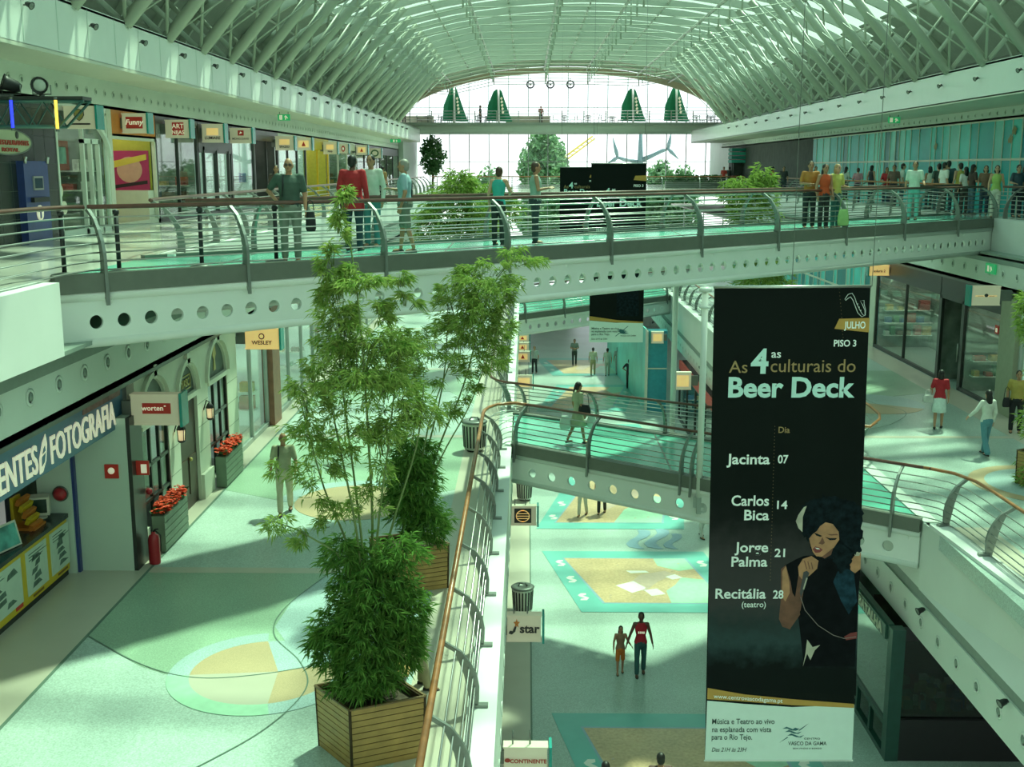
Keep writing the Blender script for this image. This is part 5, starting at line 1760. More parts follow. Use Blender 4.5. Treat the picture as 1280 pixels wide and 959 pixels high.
# --------- ground floor shops on the right: under the gallery
DKGREENF = mat('dark_green_frame', (.02, .075, .06), .35, var=.1)
GX0 = 7.75
kx = thing('corner_shop', 'dark green corner shop under the sloping white fascia, lower right', 'shop', (9.5, 23.5, 0))
m = MB()
m.box(GX0, GX0 + .28, 22.7, 22.98, 0, 3.0)
m.box(GX0, GX0 + .12, 22.98, 26.2, 2.62, 3.02)
m.box(GX0, GX0 + .12, 26.1, 26.3, 0, 3.0)
m.box(GX0, GX0 + .12, 22.98, 26.2, .0, .12)
m.box(GX0, GX0 + .12, 22.98, 26.2, .72, .82)
for y in (23.9, 24.9):
    m.box(GX0 + .01, GX0 + .1, y, y + .12, .1, .75)
m.build('frame', DKGREENF, kx)
m = MB()
m.box(GX0 + .28, 12.5, 22.72, 22.9, 0, .95)
m.box(GX0 + .28, 12.5, 22.72, 22.9, 2.75, 3.0)
m.build('front_wall', BLACK, kx)
MB().box(GX0 + .05, GX0 + .06, 23, 26.1, .8, 2.62).build('side_glass', glassmat('shop_glass_green', (.35, .72, .55), .28), kx)
MB().box(GX0 + .28, 12.5, 22.8, 22.81, .95, 2.75).build('front_glass', glassmat('shop_glass_dark', (.4, .5, .45), .14), kx)
m = MB()
m.box(GX0 + .3, 12.5, 25.0, 25.05, .3, 2.9)
m.box(12.4, 12.5, 22.9, 25, 0, 3)
m.build('interior', mat('shop_brown_dark', (.045, .03, .02), .8, var=.5, scale=2), kx)
gd = MB()
rr = random.Random(44)
for k in range(90):
    x, y = rr.uniform(8.3, 11.6), rr.uniform(23.2, 24.6)
    s = rr.uniform(.04, .1)
    gd.box(x - s, x + s, y - s, y + s, .95, .95 + rr.uniform(.08, .3), rr.randrange(6))
gd.box(8.1, 11.9, 23.0, 24.8, .85, .95, 5)
o = gd.build('window_display', GOODS, kx)
o['kind'] = 'stuff'
nb = MB().box(GX0 - .05, GX0, 23.05, 26.05, 2.66, 2.98).build('name_board', mat('name_board_green', (.03, .09, .07), .4), kx)
r_ = MB()
g_ = text_geo('BATALHA', .3, (0, 0, 0), (1, 0, 0), (0, 1, 0), 'LEFT', .03, .008)
xa = [v[0] for v in g_.v]
k_ = 1.75 / (max(xa) - min(xa))
r_.add([(GX0 - .055 - v[2], 24.98 - (v[0] - min(xa)) * k_, 2.72 + v[1]) for v in g_.v], g_.f)
r_.build('lettering', GOLDL if False else mat('cream_letters', (.5, .52, .4), .5, var=0), nb)
shopfront('ground floor shopfront right of the slender columns, behind the banner', GX0, 1, 26.4, 36, 0, 3.02, DKFRAME, SHOPMID, 4, head=.4, seed=51, shelves=2)
shopfront('ground floor shopfront with warm lights under the right gallery', GX0, 1, 36, 46, 0, 3.02, CREAMP, SHOPMID, 3, head=.4, seed=52, shelves=3)
shopfront('ground floor shopfront beside the blue pillar far down', GX0, 1, 46, 57, 0, 3.02, DKFRAME, SHOPDARK, 4, head=.4, headmat=RED, seed=53, shelves=2)
struct('pillar_blue_ground', MB().box(6.3, 7.3, 58.4, 59.2, 0, 4.3), MATS['blue_tile'])
struct('pillar_blue_ground_trim', MB().box(6.3, 7.3, 58.36, 58.4, 2.3, 2.36).box(6.24, 6.3, 58.3, 59.2, 0, 4.3), CREAMP)
struct('wall_teal_ground', MB().hexa([(6.3, 58.5, 0), (6.36, 58.5, 0), (5.4, 74, 0), (5.3, 74, 0), (6.3, 58.5, 4.3), (6.36, 58.5, 4.3), (5.4, 74, 4.3), (5.3, 74, 4.3)]), MATS['teal_panel_pale'])
def a_m(pan, tx, shape):
    tx('M', 0, -.3, 1.0, LETW, .03)
flag_sign('red sign with a white letter M half hidden by the black banner', (7.3, 36.6, 3.1), .75, .75, 1, a_m, face=RED, br=.09)
def a_gold(pan, tx, shape):
    pan(-.36, .36, -.34, .34, SIGNGLOW, 'warm_panel')
flag_sign('amber lit sign box between the slender white columns', (7.05, 50.5, 3.15), .75, .75, 1, a_gold, br=.33)
flag_sign('amber lit sign on the blue pillar of the ground floor', (6.75, 58.13, 4.0), .62, .55, 1, a_gold)
# signs of the ground floor shops on the left, sticking out below the fascia
def a_globe(pan, tx, shape):
    pan(-.32, .32, -.4, .42, LETB, 'black_square')
    def ring(rx, ry, cx=0, cy=0):
        shape([((rx) * cos(2 * PI * k / 18) + cx, ry * sin(2 * PI * k / 18) + cy) for k in range(18)], SIGNGLOW, 'emblem', .02)
        shape([((rx - .03) * cos(2 * PI * k / 18) + cx, (ry - .045) * sin(2 * PI * k / 18) + cy) for k in range(18)], LETB, 'emblem', .024)
    ring(.26, .34)
    ring(.13, .34)
    for v in (-.14, .0, .14):
        shape([(-.24, v - .02), (.24, v - .02), (.24, v + .02), (-.24, v + .02)], SIGNGLOW, 'emblem', .03)
def a_star(pan, tx, shape):
    tx('star', .16, -.16, .5, LETB, .03)
    shape([((.1 if k % 2 == 0 else .045) * cos(PI / 2 + PI * k / 5) - .22, (.2 if k % 2 == 0 else .09) * sin(PI / 2 + PI * k / 5) + .22) for k in range(10)], ORANGE)
    shape([(-.46, -.2), (-.36, -.24), (-.26, -.12), (-.22, .1), (-.28, .1), (-.34, -.1), (-.42, -.08)], LETB)
def a_cont(pan, tx, shape):
    tx('CONTINENTE', .06, -.18, .26, REDT, .03)
    shape([(.07 * cos(2 * PI * k / 14) - .42, .1 * sin(2 * PI * k / 14) - .06) for k in range(14)], REDT)
def gsign(lab, x0, x1, yt, yb, z, art_, face=SIGNFACE):
    p0 = zp((x0 + x1) / 2, (yt + yb) / 2, z)
    a, b_ = yp(x0, yt, p0.y), yp(x1, yb, p0.y)
    return flag_sign(lab, ((a.x + b_.x) / 2, p0.y, z), b_.x - a.x, a.z - b_.z, -1, art_, face=face, hang=3.03)
gsign('square projecting sign with black globe emblem, below the lower footbridge end', 637, 670, 634, 656, 2.55, a_globe)
gsign('projecting sign with black word and orange star beside the ground floor bin', 634, 676, 771, 801, 2.55, a_star)
gsign('projecting sign with red capitals at the bottom edge of the picture', 630, 684, 936, 962, 2.55, a_cont)
gsign('lit sign stacked topmost under the distant footbridge', 645, 661, 418, 427, 3.0, a_orange)
gsign('orange lit sign below the topmost one under the distant footbridge', 645, 661, 429, 439, 2.7, a_orange)
gsign('lit sign lowest of the three under the distant footbridge', 645, 662, 440, 452, 2.4, a_orange)
gsign('framed lit panel just above the lower footbridge railing on the left', 645, 665, 470, 486, 2.4, a_gold)

# ================================================================== FITTINGS
def spot(label, p, aim, s=1.0, group=None):
    t = thing('spotlight', label, 'spotlight', p, group)
    p, a = Vector(p), Vector(aim).normalized()
    MB().lathe([(.05 * s, -.14 * s), (.09 * s, -.06 * s), (.1 * s, .06 * s), (.14 * s, .13 * s), (.12 * s, .13 * s)], p, 12, axis=a).build('housing', BLACK, t)
    MB().lathe([(.12 * s, .0), (.1 * s, .02)], p + a * .1 * s, 12, axis=a).build('lens', mat('spot_glass', (.2, .22, .2), .2), t)
    MB().tube([p - a * .1 * s, p - a * .1 * s + Vector((-.0, 0, -.02)), p - Vector((a.x, a.y, 0)) * .24 * s], .03 * s, 6).build('arm', DKGREY, t)
    return t
sl = spot('black spotlight bracketed to the left cornice, one of an even row', (-9.38, 22.2, 15.62), (.8, -.3, -.35), .55, group='spotlights along the left cornice')
for k in range(1, 22):
    dup(sl, (-9.38, 22.2 + 3.25 * k, 15.62), 0)
sr = spot('black spotlight bracketed to the right cornice, one of an even row', (14.37, 34.5, 15.42), (-.8, -.3, -.35), .55, group='spotlights along the right cornice')
for k in range(1, 16):
    dup(sr, (14.37, 34.5 + 3.25 * k, 15.42), 0)
for (px, py, lab) in ((1151, 763, 'black spotlight on the white fascia, upper of two at the lower right'), (1254, 878, 'black spotlight on the white fascia, lowest at the bottom right'),
                      (876, 459, 'black spotlight on the right fascia just left of the banner'), (822, 425, 'black spotlight on the right fascia between the white columns'), (816, 403, 'small black spotlight on the right fascia left of the columns')):
    p = xp(px, py, 8.02)
    spot(lab, (p.x, p.y, p.z), (-.9, -.2, -.3), .6)

# litter bins: perforated drum with slots
def bin_(label, x, y, z):
    t = thing('litter_bin', label, 'bin', (x, y, z))
    MB().lathe([(.24, .05), (.27, .08), (.3, .72), (.31, .74)], (x, y, z), 24).build('drum', mat('bin_grey', (.58, .60, .54), .4, .2), t)
    m = MB()
    for k in range(20):
        a = 2 * PI * k / 20
        ca, sa = cos(a), sin(a)
        m.beam((x + .275 * ca, y + .275 * sa, z + .12), (x + .307 * ca, y + .307 * sa, z + .68), .042, .012, up=(ca, sa, 0))
    m.build('slots', BLACK, t)
    MB().lathe([(.33, .0), (.34, .03), (.3, .06), (.16, .065), (.15, .05)], (x, y, z + .74), 24).build('lid', DKGREY, t)
    MB().lathe([(.2, 0), (.2, .05)], (x, y, z), 16).build('foot', BLACK, t)
    m = MB()
    m.tube([(x - .12, y, z + .8), (x - .08, y, z + .87), (x + .08, y, z + .87), (x + .12, y, z + .8)], .02, 6)
    m.build('lid_handle', DKGREY, t)
bin_('slotted grey litter bin beside the gallery railing on the left gallery', -1.33, 28.2, L1)
bin_('slotted litter bin on the ground floor behind the star sign', -.1, 31.0, 0)
bin_('dark litter bin on the ground floor above the globe sign', -.08, 42.3, 0)

# ================================================================== TERRACE AND OUTSIDE
UMB = mat('parasol_green', (.0, .20, .09), .6, var=.12, scale=2)
for k, (px, pt, lab) in enumerate(((568, 108, 'closed tall green parasol with white pole, leftmost on the terrace'), (623, 111, 'closed tall green parasol with white pole, second from the left on the terrace'),
                                   (790, 110, 'closed tall green parasol with white pole, third along the terrace'), (844, 106, 'closed tall green parasol with white pole, rightmost and tallest on the terrace'))):
    Y = 104.6
    p, tp = yp(px, 157, Y), yp(px, pt, Y)
    z0, H_ = 16.4, tp.z - 16.4
    t = thing('parasol', lab, 'parasol', (p.x, Y, z0))
    # closed canopy: a folded sail shape, wide below, bellied on the left side and slanting on the right
    outl = [(-1.05, .35), (1.25, .3), (1.0, .9), (.62, 2.0), (.32, 2.9), (.16, H_ - .05), (-.2, H_ - .05), (-.45, 2.9), (-.95, 1.7)]
    m = MB()
    nn = len(outl)
    cx_ = sum(a for a, b_ in outl) / nn
    front = [(p.x + a, Y - .02, z0 + b_) for a, b_ in outl]
    mid = [(p.x + a * .55, Y - .42 * (1 - b_ / (H_ + .6)), z0 + b_) for a, b_ in outl]
    midb = [(p.x + a * .55, Y + .42 * (1 - b_ / (H_ + .6)), z0 + b_) for a, b_ in outl]
    m.add(front + mid + midb, [(i, (i + 1) % nn, nn + (i + 1) % nn, nn + i) for i in range(nn)] + [((i + 1) % nn, i, 2 * nn + i, 2 * nn + (i + 1) % nn) for i in range(nn)] + [tuple(range(nn, 2 * nn)), tuple(range(3 * nn - 1, 2 * nn - 1, -1))])
    m.build('canopy', UMB, t)
    m = MB()
    m.tube([(p.x + .06, Y - .5, z0 + .1), (p.x + .0, Y - .12, z0 + H_ + .15)], .09, 8)
    m.build('pole', WHITE2, t)
    MB().lathe([(.4, 0), (.4, .06), (.1, .12)], (p.x, Y - .3, z0), 14).build('foot', WHITE2, t)
    lt = MB()
    for j in range(5):
        c = Vector((p.x + .42 - .035 * j, Y - .36 + .02 * j, z0 + 1.1 + .3 * j))
        lt.obox(c, (.07, 0, -.05), (0, .01, 0), (.05, 0, .09))
    lt.build('white_print', LETW, t)
CAFE = mat('cafe_dark', (.05, .07, .06), .5)
def cafe_table(x, y):
    t = thing('cafe_table', 'small dark cafe table with chairs drawn up on the terrace', 'table', (x, y, L3), 'cafe tables on the terrace')
    MB().lathe([(.42, 0), (.42, .04)], (x, y, L3 + .72), 14).build('top', CAFE, t)
    MB().tube([(x, y, L3), (x, y, L3 + .72)], .04, 8).build('pedestal', CAFE, t)
    MB().lathe([(.26, 0), (.26, .03), (.05, .06)], (x, y, L3), 12).build('foot', CAFE, t)
    return t
def cafe_chair(x, y, rz_):
    t = thing('cafe_chair', 'dark slatted cafe chair beside a small table on the terrace', 'chair', (x, y, L3), 'cafe chairs on the terrace')
    MB().box(x - .22, x + .22, y - .22, y + .22, L3 + .44, L3 + .48).build('seat', CAFE, t)
    m = MB()
    m.tube([(x - .2, y + .2, L3 + .46), (x - .2, y + .27, L3 + .9)], .02, 6)
    m.tube([(x + .2, y + .2, L3 + .46), (x + .2, y + .27, L3 + .9)], .02, 6)
    for q in (.6, .72, .85):
        m.box(x - .2, x + .2, y + .22, y + .26, L3 + q, L3 + q + .06)
    m.build('backrest', CAFE, t)
    for sx in (-.19, .19):
        for sy in (-.19, .19):
            MB().tube([(x + sx, y + sy, L3), (x + sx, y + sy, L3 + .45)], .02, 6).build('leg', CAFE, t)
    return t
t0, c0 = None, None
for k, (px, dy) in enumerate(((535, 1.4), (552, 2.2), (598, 1.2), (608, 2.6), (705, 1.6), (735, 1.3), (765, 2.4), (870, 1.6), (888, 2.2), (905, 1.3))):
    p = yp(px, 157, 103.6 + dy)
    if t0 is None:
        t0 = cafe_table(p.x, p.y)
    else:
        dup(t0, (p.x, p.y, L3))
    for j, (dx, dy_, r_) in enumerate(((.75, 0, -PI / 2), (-.75, .1, PI / 2), (.05, .75, 0))):
        if c0 is None:
            c0 = cafe_chair(p.x + dx, p.y + dy_, 0)
            c0.rotation_euler = (0, 0, r_)
        else:
            dup(c0, (p.x + dx, p.y + dy_, L3), r_)
# low planter boxes on the terrace
for k, (px, w_) in enumerate(((520, 1.6), (660, 2.0))):
    p = yp(px, 157, 105.5)
    t = thing('terrace_planter', ('pale stone planter block on the terrace right of the red figure', 'pale stone planter block in the middle of the terrace')[k], 'planter', (p.x, 105.5, L3))
    MB().box(p.x - w_, p.x + w_, 105.2, 105.8, L3, L3 + .75).build('block', mat('planter_block', (.42, .42, .34), .7), t)
    MB().box(p.x - w_ - .05, p.x + w_ + .05, 105.15, 105.85, L3 + .75, L3 + .82).build('coping', CREAMP, t)
# three round fans high in the glass end
for k, px in enumerate((663, 688, 713)):
    p = yp(px, 105.5, 110.5)
    t = thing('ventilator', ('round dark ventilator hung high in the glass end, left of three', 'round dark ventilator hung high in the glass end, middle of three', 'round dark ventilator hung high in the glass end, right of three')[k], 'fan', (p.x, 110.5, p.z - .35))
    m = MB()
    m.tube([(p.x + .33 * cos(2 * PI * j / 20), 110.5, p.z + .33 * sin(2 * PI * j / 20)) for j in range(20)], .07, 6, closed=True)
    m.build('ring', BLACK, t)
    m = MB()
    for j in range(3):
        a = 2 * PI * j / 3 + .5
        m.beam((p.x, 110.5, p.z), (p.x + .3 * cos(a), 110.5, p.z + .3 * sin(a)), .04, .16, up=(0, 1, 0))
    m.ball((p.x, 110.45, p.z), .1)
    m.build('blades', BLACK, t)
    MB().tube([(p.x, 110.5, p.z + .36), (p.x, 110.5, p.z + .55), (p.x, 111.98, p.z + .55)], .025, 5).build('hanger', DKGREY, t)
# tapered mast with two three-bladed rotors, outside
MAST = mat('mast_grey', (.13, .22, .21), .5)
YM = 150
def px3(x, y, Y=YM):
    return yp(x, y, Y)
t = thing('turbine_mast', 'tapering grey mast outside with a slanting arm on each side', 'mast', (px3(801, 215).x, YM, -.4))
a, b_ = px3(801, 168), px3(801, 230)
m = MB()
m.tube([Vector((a.x, YM, -.4)), Vector((a.x, YM, 10)), Vector((a.x, YM, 14)), Vector((a.x, YM, 17.5))], [.7, .45, .36, .2], 10)
m.build('tower', MAST, t)
m = MB()
m.tube([px3(803, 200), px3(835, 186)], [.34, .12], 8)
m.build('arm', MAST, t)
m = MB()
m.tube([px3(798, 203), px3(772, 197)], [.3, .12], 8)
m.build('arm', MAST, t)
def rotor(lab, hub, tips):
    r = thing('turbine_rotor', lab, 'rotor', px3(*hub))
    h = px3(*hub)
    MB().ball(h, .22, .3, .22).build('hub', MAST, r)
    for q in tips:
        e = px3(*q)
        MB().tube([h + Vector((0, -.1, 0)), h.lerp(e, .3) + Vector((0, -.1, 0)), e + Vector((0, -.1, 0))], [.16, .26, .05], 6).build('blade', MAST, r)
rotor('three-bladed rotor outside, left of the mast', (772, 197), ((766, 172), (760, 204), (795, 203)))
rotor('three-bladed rotor outside, right of the mast', (835, 186), ((839, 166), (848, 199), (812, 194)))
t = thing('crane', 'yellow crane boom leaning behind the glass, left of the banner', 'crane', px3(692, 206))
m = MB()
c0_, c1_ = px3(690, 208), px3(741, 170)
m.tube([c0_, c1_], .12, 6)
m.tube([c0_ + Vector((.5, 0, -.2)), c1_ + Vector((.3, 0, -.3))], .1, 6)
for k in range(10):
    q0, q1 = c0_.lerp(c1_, k / 10), (c0_ + Vector((.5, 0, -.2))).lerp(c1_ + Vector((.3, 0, -.3)), (k + .5) / 10)
    m.tube([q0, q1], .05, 4)
m.build('boom', mat('crane_yellow', (.62, .48, .05), .5), t)
MB().tube([c0_, (c0_.x - .8, YM, -.4)], .2, 6).build('mast', MATS['crane_yellow'], t)

# small kiosk with teal awning under the right end of the terrace
p = yp(928, 205, 92)
t = thing('kiosk', 'small kiosk with teal striped awning at the far right end of the upper floor', 'kiosk', (p.x, 92, L2))
MB().box(p.x - .75, p.x + .75, 91.7, 93.0, L2, L2 + 1.0).build('counter', MATS['kiosk_red'] if 'kiosk_red' in MATS else mat('kiosk_red', (.22, .03, .03), .5), t)
for sx in (-.72, .72):
    MB().box(p.x + sx - .04, p.x + sx + .04, 91.75, 91.83, L2 + 1.0, L2 + 2.0).build('post', DKFRAME, t)
MB().box(p.x - .7, p.x + .7, 92.6, 93.0, L2 + 1.0, L2 + 2.0).build('back', SHOPDARK, t)
m = MB()
for k in range(4):
    m.box(p.x - .95, p.x + .95, 91.5 - .02 * k, 93.1, L2 + 2.0 + .3 * k, L2 + 2.22 + .3 * k, k % 2)
m.build('awning', [mat('awning_teal', (.02, .30, .24), .6), mat('awning_teal_dark', (.01, .2, .17), .6)], t)

# ================================================================== PLANTS
def leafmat(name, dark, light, scale=3.0):
    m = bpy.data.materials.new(name)
    m.use_nodes = True
    t = m.node_tree
    b = t.nodes['Principled BSDF']
    b.inputs['Roughness'].default_value = .5
    b.inputs['Specular IOR Level'].default_value = .3
    co = t.nodes.new('ShaderNodeTexCoord')
    nz = t.nodes.new('ShaderNodeTexNoise')
    nz.inputs['Scale'].default_value = scale
    nz.inputs['Detail'].default_value = 5
    rp = t.nodes.new('ShaderNodeValToRGB')
    rp.color_ramp.elements[0].position = .32
    rp.color_ramp.elements[1].position = .68
    rp.color_ramp.elements[0].color = (*dark, 1)
    rp.color_ramp.elements[1].color = (*light, 1)
    t.links.new(co.outputs['Object'], nz.inputs['Vector'])
    t.links.new(nz.outputs['Fac'], rp.inputs[0])
    t.links.new(rp.outputs[0], b.inputs['Base Color'])
    tl = t.nodes.new('ShaderNodeBsdfTranslucent')
    t.links.new(rp.outputs[0], tl.inputs[0])
    mx = t.nodes.new('ShaderNodeMixShader')
    mx.inputs[0].default_value = .3
    t.links.new(b.outputs[0], mx.inputs[1])
    t.links.new(tl.outputs[0], mx.inputs[2])
    t.links.new(mx.outputs[0], t.nodes['Material Output'].inputs[0])
    MATS[name] = m
    return m
BAM_SHADE = leafmat('bamboo_leaf_shade', (.045, .15, .02), (.19, .35, .07), 12)  # darker leaves of the lower clumps, their self-shadow put into the colour
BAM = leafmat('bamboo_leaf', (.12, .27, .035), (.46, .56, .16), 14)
TREEL = leafmat('tree_leaf', (.05, .17, .06), (.17, .36, .12), 2)
CULM = mat('bamboo_culm', (.14, .20, .06), .45, var=.2, scale=6)

def leaves(mb, p, rr, n, size, out=None):
    """a spray of n narrow drooping leaves at p"""
    az0 = rr.uniform(0, 6.28)
    for k in range(n):
        a = az0 + rr.uniform(-1.3, 1.3) if out is None else math.atan2(out.y, out.x) + rr.uniform(-1.3, 1.3)
        el = rr.uniform(-.9, .5)
        d = Vector((cos(a) * cos(el), sin(a) * cos(el), sin(el)))
        L = size * rr.uniform(.65, 1.2)
        s = d.cross(Vector((rr.uniform(-.4, .4), rr.uniform(-.4, .4), 1))).normalized() * L * .075
        b0 = p + Vector((rr.uniform(-1, 1), rr.uniform(-1, 1), rr.uniform(-1, 1))) * size * .16
        mid = b0 + d * L * .45
        tip = b0 + d * L + Vector((0, 0, -L * .22))
        mb.add([b0, mid + s, tip, mid - s], [(0, 1, 2), (0, 2, 3)])

def planter(label, corners, z0, h, nsl=10):
    c = sum((Vector((x, y, 0)) for x, y in corners), Vector()) / 4
    t = thing('wooden_planter', label, 'planter', (c.x, c.y, z0))
    WOOD = mat('planter_wood', (.40, .25, .08), .5, var=.16, scale=5)
    GAP = mat('planter_gap', (.05, .03, .01), .8, var=0)
    cs = [Vector((x, y, 0)) for x, y in corners]
    def P(k, f, z, inn=1.0):
        p = c + (cs[k % 4] - c) * inn * (1 + .035 * f)
        return Vector((p.x, p.y, z))
    pl_ = MB()
    gp = MB()
    for k in range(4):
        for j in range(nsl):
            f0, f1 = j / nsl + .006, (j + 1) / nsl - .008
            a, b_, c_, d_ = P(k, f0, z0 + h * f0), P(k + 1, f0, z0 + h * f0), P(k + 1, f1, z0 + h * f1), P(k, f1, z0 + h * f1)
            i = [P(k, f0, z0 + h * f0, .95), P(k + 1, f0, z0 + h * f0, .95), P(k + 1, f1, z0 + h * f1, .95), P(k, f1, z0 + h * f1, .95)]
            pl_.hexa([a, b_, i[1], i[0], d_, c_, i[2], i[3]])
        gp.hexa([P(k, 0, z0 + .01, .975), P(k + 1, 0, z0 + .01, .975), P(k + 1, 0, z0 + .01, .93), P(k, 0, z0 + .01, .93), P(k, 1, z0 + h - .01, .975), P(k + 1, 1, z0 + h - .01, .975), P(k + 1, 1, z0 + h - .01, .93), P(k, 1, z0 + h - .01, .93)])
        gp.tube([P(k, 0, z0, .985), P(k, 1, z0 + h, .985)], .018, 6)
    pl_.build('boards', WOOD, t)
    gp.build('liner', GAP, t)
    r = MB()
    for k in range(4):
        a, b_ = P(k, 1, z0 + h), P(k + 1, 1, z0 + h)
        r.beam(a, b_, .03, .02)
    r.build('rim', mat('planter_rim', (.16, .10, .04), .5, var=.1), t)
    s = MB()
    s.prism([(P(k, .85, 0, .93).x, P(k, .85, 0, .93).y) for k in range(4)], (0, 0, z0 + h * .84), (1, 0, 0), (0, 1, 0), (0, 0, .03))
    s.build('soil', mat('soil', (.05, .035, .02), .9, var=.4, scale=14, bump=.5), t)
    return t

CORN = [(-2.59, 13.09), (-2.08, 12.46), (-1.24, 12.83), (-1.75, 13.46)]
planter('slatted wooden planter box nearest the camera, at the bottom of the picture', CORN, L1, .80)
planter('slatted wooden planter box farther back, behind the nearest bamboo', [(x - .10, y + 5.7) for x, y in CORN], L1, .80)

def bamboo(label, base, z0, Y, blobs, culms, seed, size=.17, per=7, dy=1.0, group=None):
    """blobs: (pixel x, y, radius x, radius y, number of sprays) at depth Y, each an ellipsoid of sprays"""
    t = thing('bamboo', label, 'bamboo', (base[0], base[1], z0), group)
    rr = random.Random(seed)
    lf = MB()
    ld = MB()
    m = MB()
    for pts in culms:
        P = [Vector((base[0] + rr.uniform(-.16, .16), base[1] + rr.uniform(-.16, .16), z0))]
        P += [yp(x, y, Y + rr.uniform(-.25, .25) * dy) for x, y in pts]
        # smooth a little
        Q = []
        for i in range(len(P) - 1):
            for k in range(5):
                p0, p1, p2, p3 = P[max(i - 1, 0)], P[i], P[i + 1], P[min(i + 2, len(P) - 1)]
                s = k / 5
                Q.append(.5 * ((2 * p1) + (p2 - p0) * s + (2 * p0 - 5 * p1 + 4 * p2 - p3) * s * s + (3 * p1 - p0 - 3 * p2 + p3) * s ** 3))
        Q.append(P[-1])
        n = len(Q)
        m.tube(Q, [.016 * (1 - .8 * i / n) + .003 for i in range(n)], 6)
    sc = Y * 1.03 / FPX
    for (x, y, rx, ry, n, *pp) in blobs:
        airy = bool(pp)
        per_ = pp[0] if airy else per
        c = yp(x, y, Y)
        subs = []
        for k in range(max(3, n // 9)):
            while True:
                v = Vector((rr.uniform(-1, 1), rr.uniform(-1, 1), rr.uniform(-1, 1)))
                if v.length < 1:
                    break
            subs.append(v)
        RX, RZ = rx * sc, ry * sc
        RY = min(RX, .62 * dy)
        for k in range(int(n * (1.65 if airy else 1))):
            while True:
                v = Vector((rr.uniform(-1, 1), rr.uniform(-1, 1), rr.uniform(-1, 1)))
                if v.length < 1:
                    break
            v = v * (.55 + .45 * rr.random()) if v.length > .5 else v * 1.3
            if airy:
                v = rr.choice(subs) + Vector((rr.gauss(0, .5), rr.gauss(0, .5), rr.gauss(0, .45))) * min(.35, .16 / max(RX, .05))
            p = c + Vector((v.x * RX, v.y * RY, v.z * RZ))
            if p.z < z0 + .05:
                continue
            leaves(lf if airy else ld, p, rr, per_, size * (.85 if airy else 1), Vector((v.x, v.y, 0)) if v.length > .4 else None)
            if rr.random() < .35:
                q = p - Vector((v.x * RX, v.y * RY, v.z * RZ)) * .5 + Vector((0, 0, -.1))
                m.tube([q, p], [.005, .002], 3)
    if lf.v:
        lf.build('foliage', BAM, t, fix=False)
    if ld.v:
        ld.build('lower_foliage', BAM_SHADE if lf.v else BAM, t, fix=False)
    m.build('culms', CULM, t)
    return t

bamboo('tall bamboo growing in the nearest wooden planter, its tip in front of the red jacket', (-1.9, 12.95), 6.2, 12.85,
       [(460, 750, 58, 92, 640), (455, 805, 62, 66, 430), (428, 690, 32, 30, 90), (500, 690, 38, 26, 90), (510, 760, 28, 60, 170), (455, 848, 54, 26, 200), (410, 800, 28, 50, 150), (508, 805, 24, 46, 150),
        (350, 655, 30, 12, 24, 4), (388, 665, 22, 18, 20, 4), (420, 635, 24, 40, 34, 4), (352, 583, 24, 10, 14, 4), (395, 600, 34, 40, 40, 4), (465, 620, 34, 50, 40, 4),
        (395, 560, 36, 34, 60, 4), (385, 515, 34, 34, 80, 4), (430, 535, 44, 34, 100, 4), (445, 470, 58, 45, 230, 5), (395, 480, 26, 30, 70, 5), (430, 415, 34, 42, 150, 5), (480, 440, 42, 30, 130, 5),
        (415, 330, 16, 34, 60, 5), (455, 345, 34, 16, 80, 5), (425, 372, 22, 20, 50, 5), (498, 345, 14, 9, 18, 5), (432, 250, 9, 14, 22, 5), (424, 282, 9, 24, 30, 5), (485, 505, 46, 40, 130, 5), (480, 570, 30, 36, 50, 4), (520, 520, 28, 30, 60, 5), (470, 385, 26, 16, 40, 5), (505, 375, 18, 14, 24, 5)],
       [[(450, 700), (425, 560), (405, 470)], [(465, 690), (460, 540), (450, 400), (440, 320), (428, 245)], [(470, 700), (485, 560), (500, 430)], [(440, 700), (405, 610), (375, 500)], [(440, 720), (385, 670), (335, 650)], [(480, 700), (520, 560), (530, 480)], [(455, 710), (443, 600), (430, 500), (420, 400)]], 3, .15)
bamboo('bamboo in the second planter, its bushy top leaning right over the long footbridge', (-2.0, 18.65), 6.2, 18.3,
       [(515, 610, 42, 58, 560), (535, 655, 36, 34, 200), (520, 565, 34, 30, 150), (605, 385, 44, 46, 260, 6), (572, 395, 30, 34, 110, 6), (640, 322, 34, 11, 50, 5), (605, 345, 36, 18, 80, 6), (563, 355, 14, 14, 24, 5),
        (540, 455, 54, 30, 150, 5), (600, 440, 34, 26, 100, 6), (500, 480, 34, 30, 70, 5), (590, 470, 18, 20, 30, 5), (545, 505, 28, 22, 50, 5), (505, 420, 26, 24, 40, 5), (636, 385, 14, 36, 44, 6), (575, 500, 16, 30, 24, 4)],
       [[(545, 570), (580, 480), (610, 370), (640, 325)], [(535, 560), (555, 470), (560, 380)], [(550, 575), (590, 500), (625, 400)], [(515, 560), (520, 480), (500, 410)], [(530, 560), (545, 500), (600, 360)]], 5, .17)
bamboo('bamboo clump rising behind the long footbridge, left of the teal top', (-2.4, 41), L1, 40.5,
       [(560, 265, 44, 40, 230), (575, 232, 26, 24, 120), (600, 280, 26, 40, 130), (545, 300, 30, 40, 80), (590, 330, 30, 60, 120)],
       [[(570, 350), (565, 250), (560, 215)], [(580, 350), (590, 270), (600, 240)]], 7, .36, 7, 1.4)
bamboo('lower bamboo clump farther down, right behind the woman in the teal top', (-1.4, 48), L1, 48,
       [(600, 240, 22, 18, 90), (630, 262, 24, 30, 120), (620, 330, 24, 50, 90)], [[(615, 330), (612, 250)], [(625, 330), (630, 250)]], 8, .4, 7, 1.4)
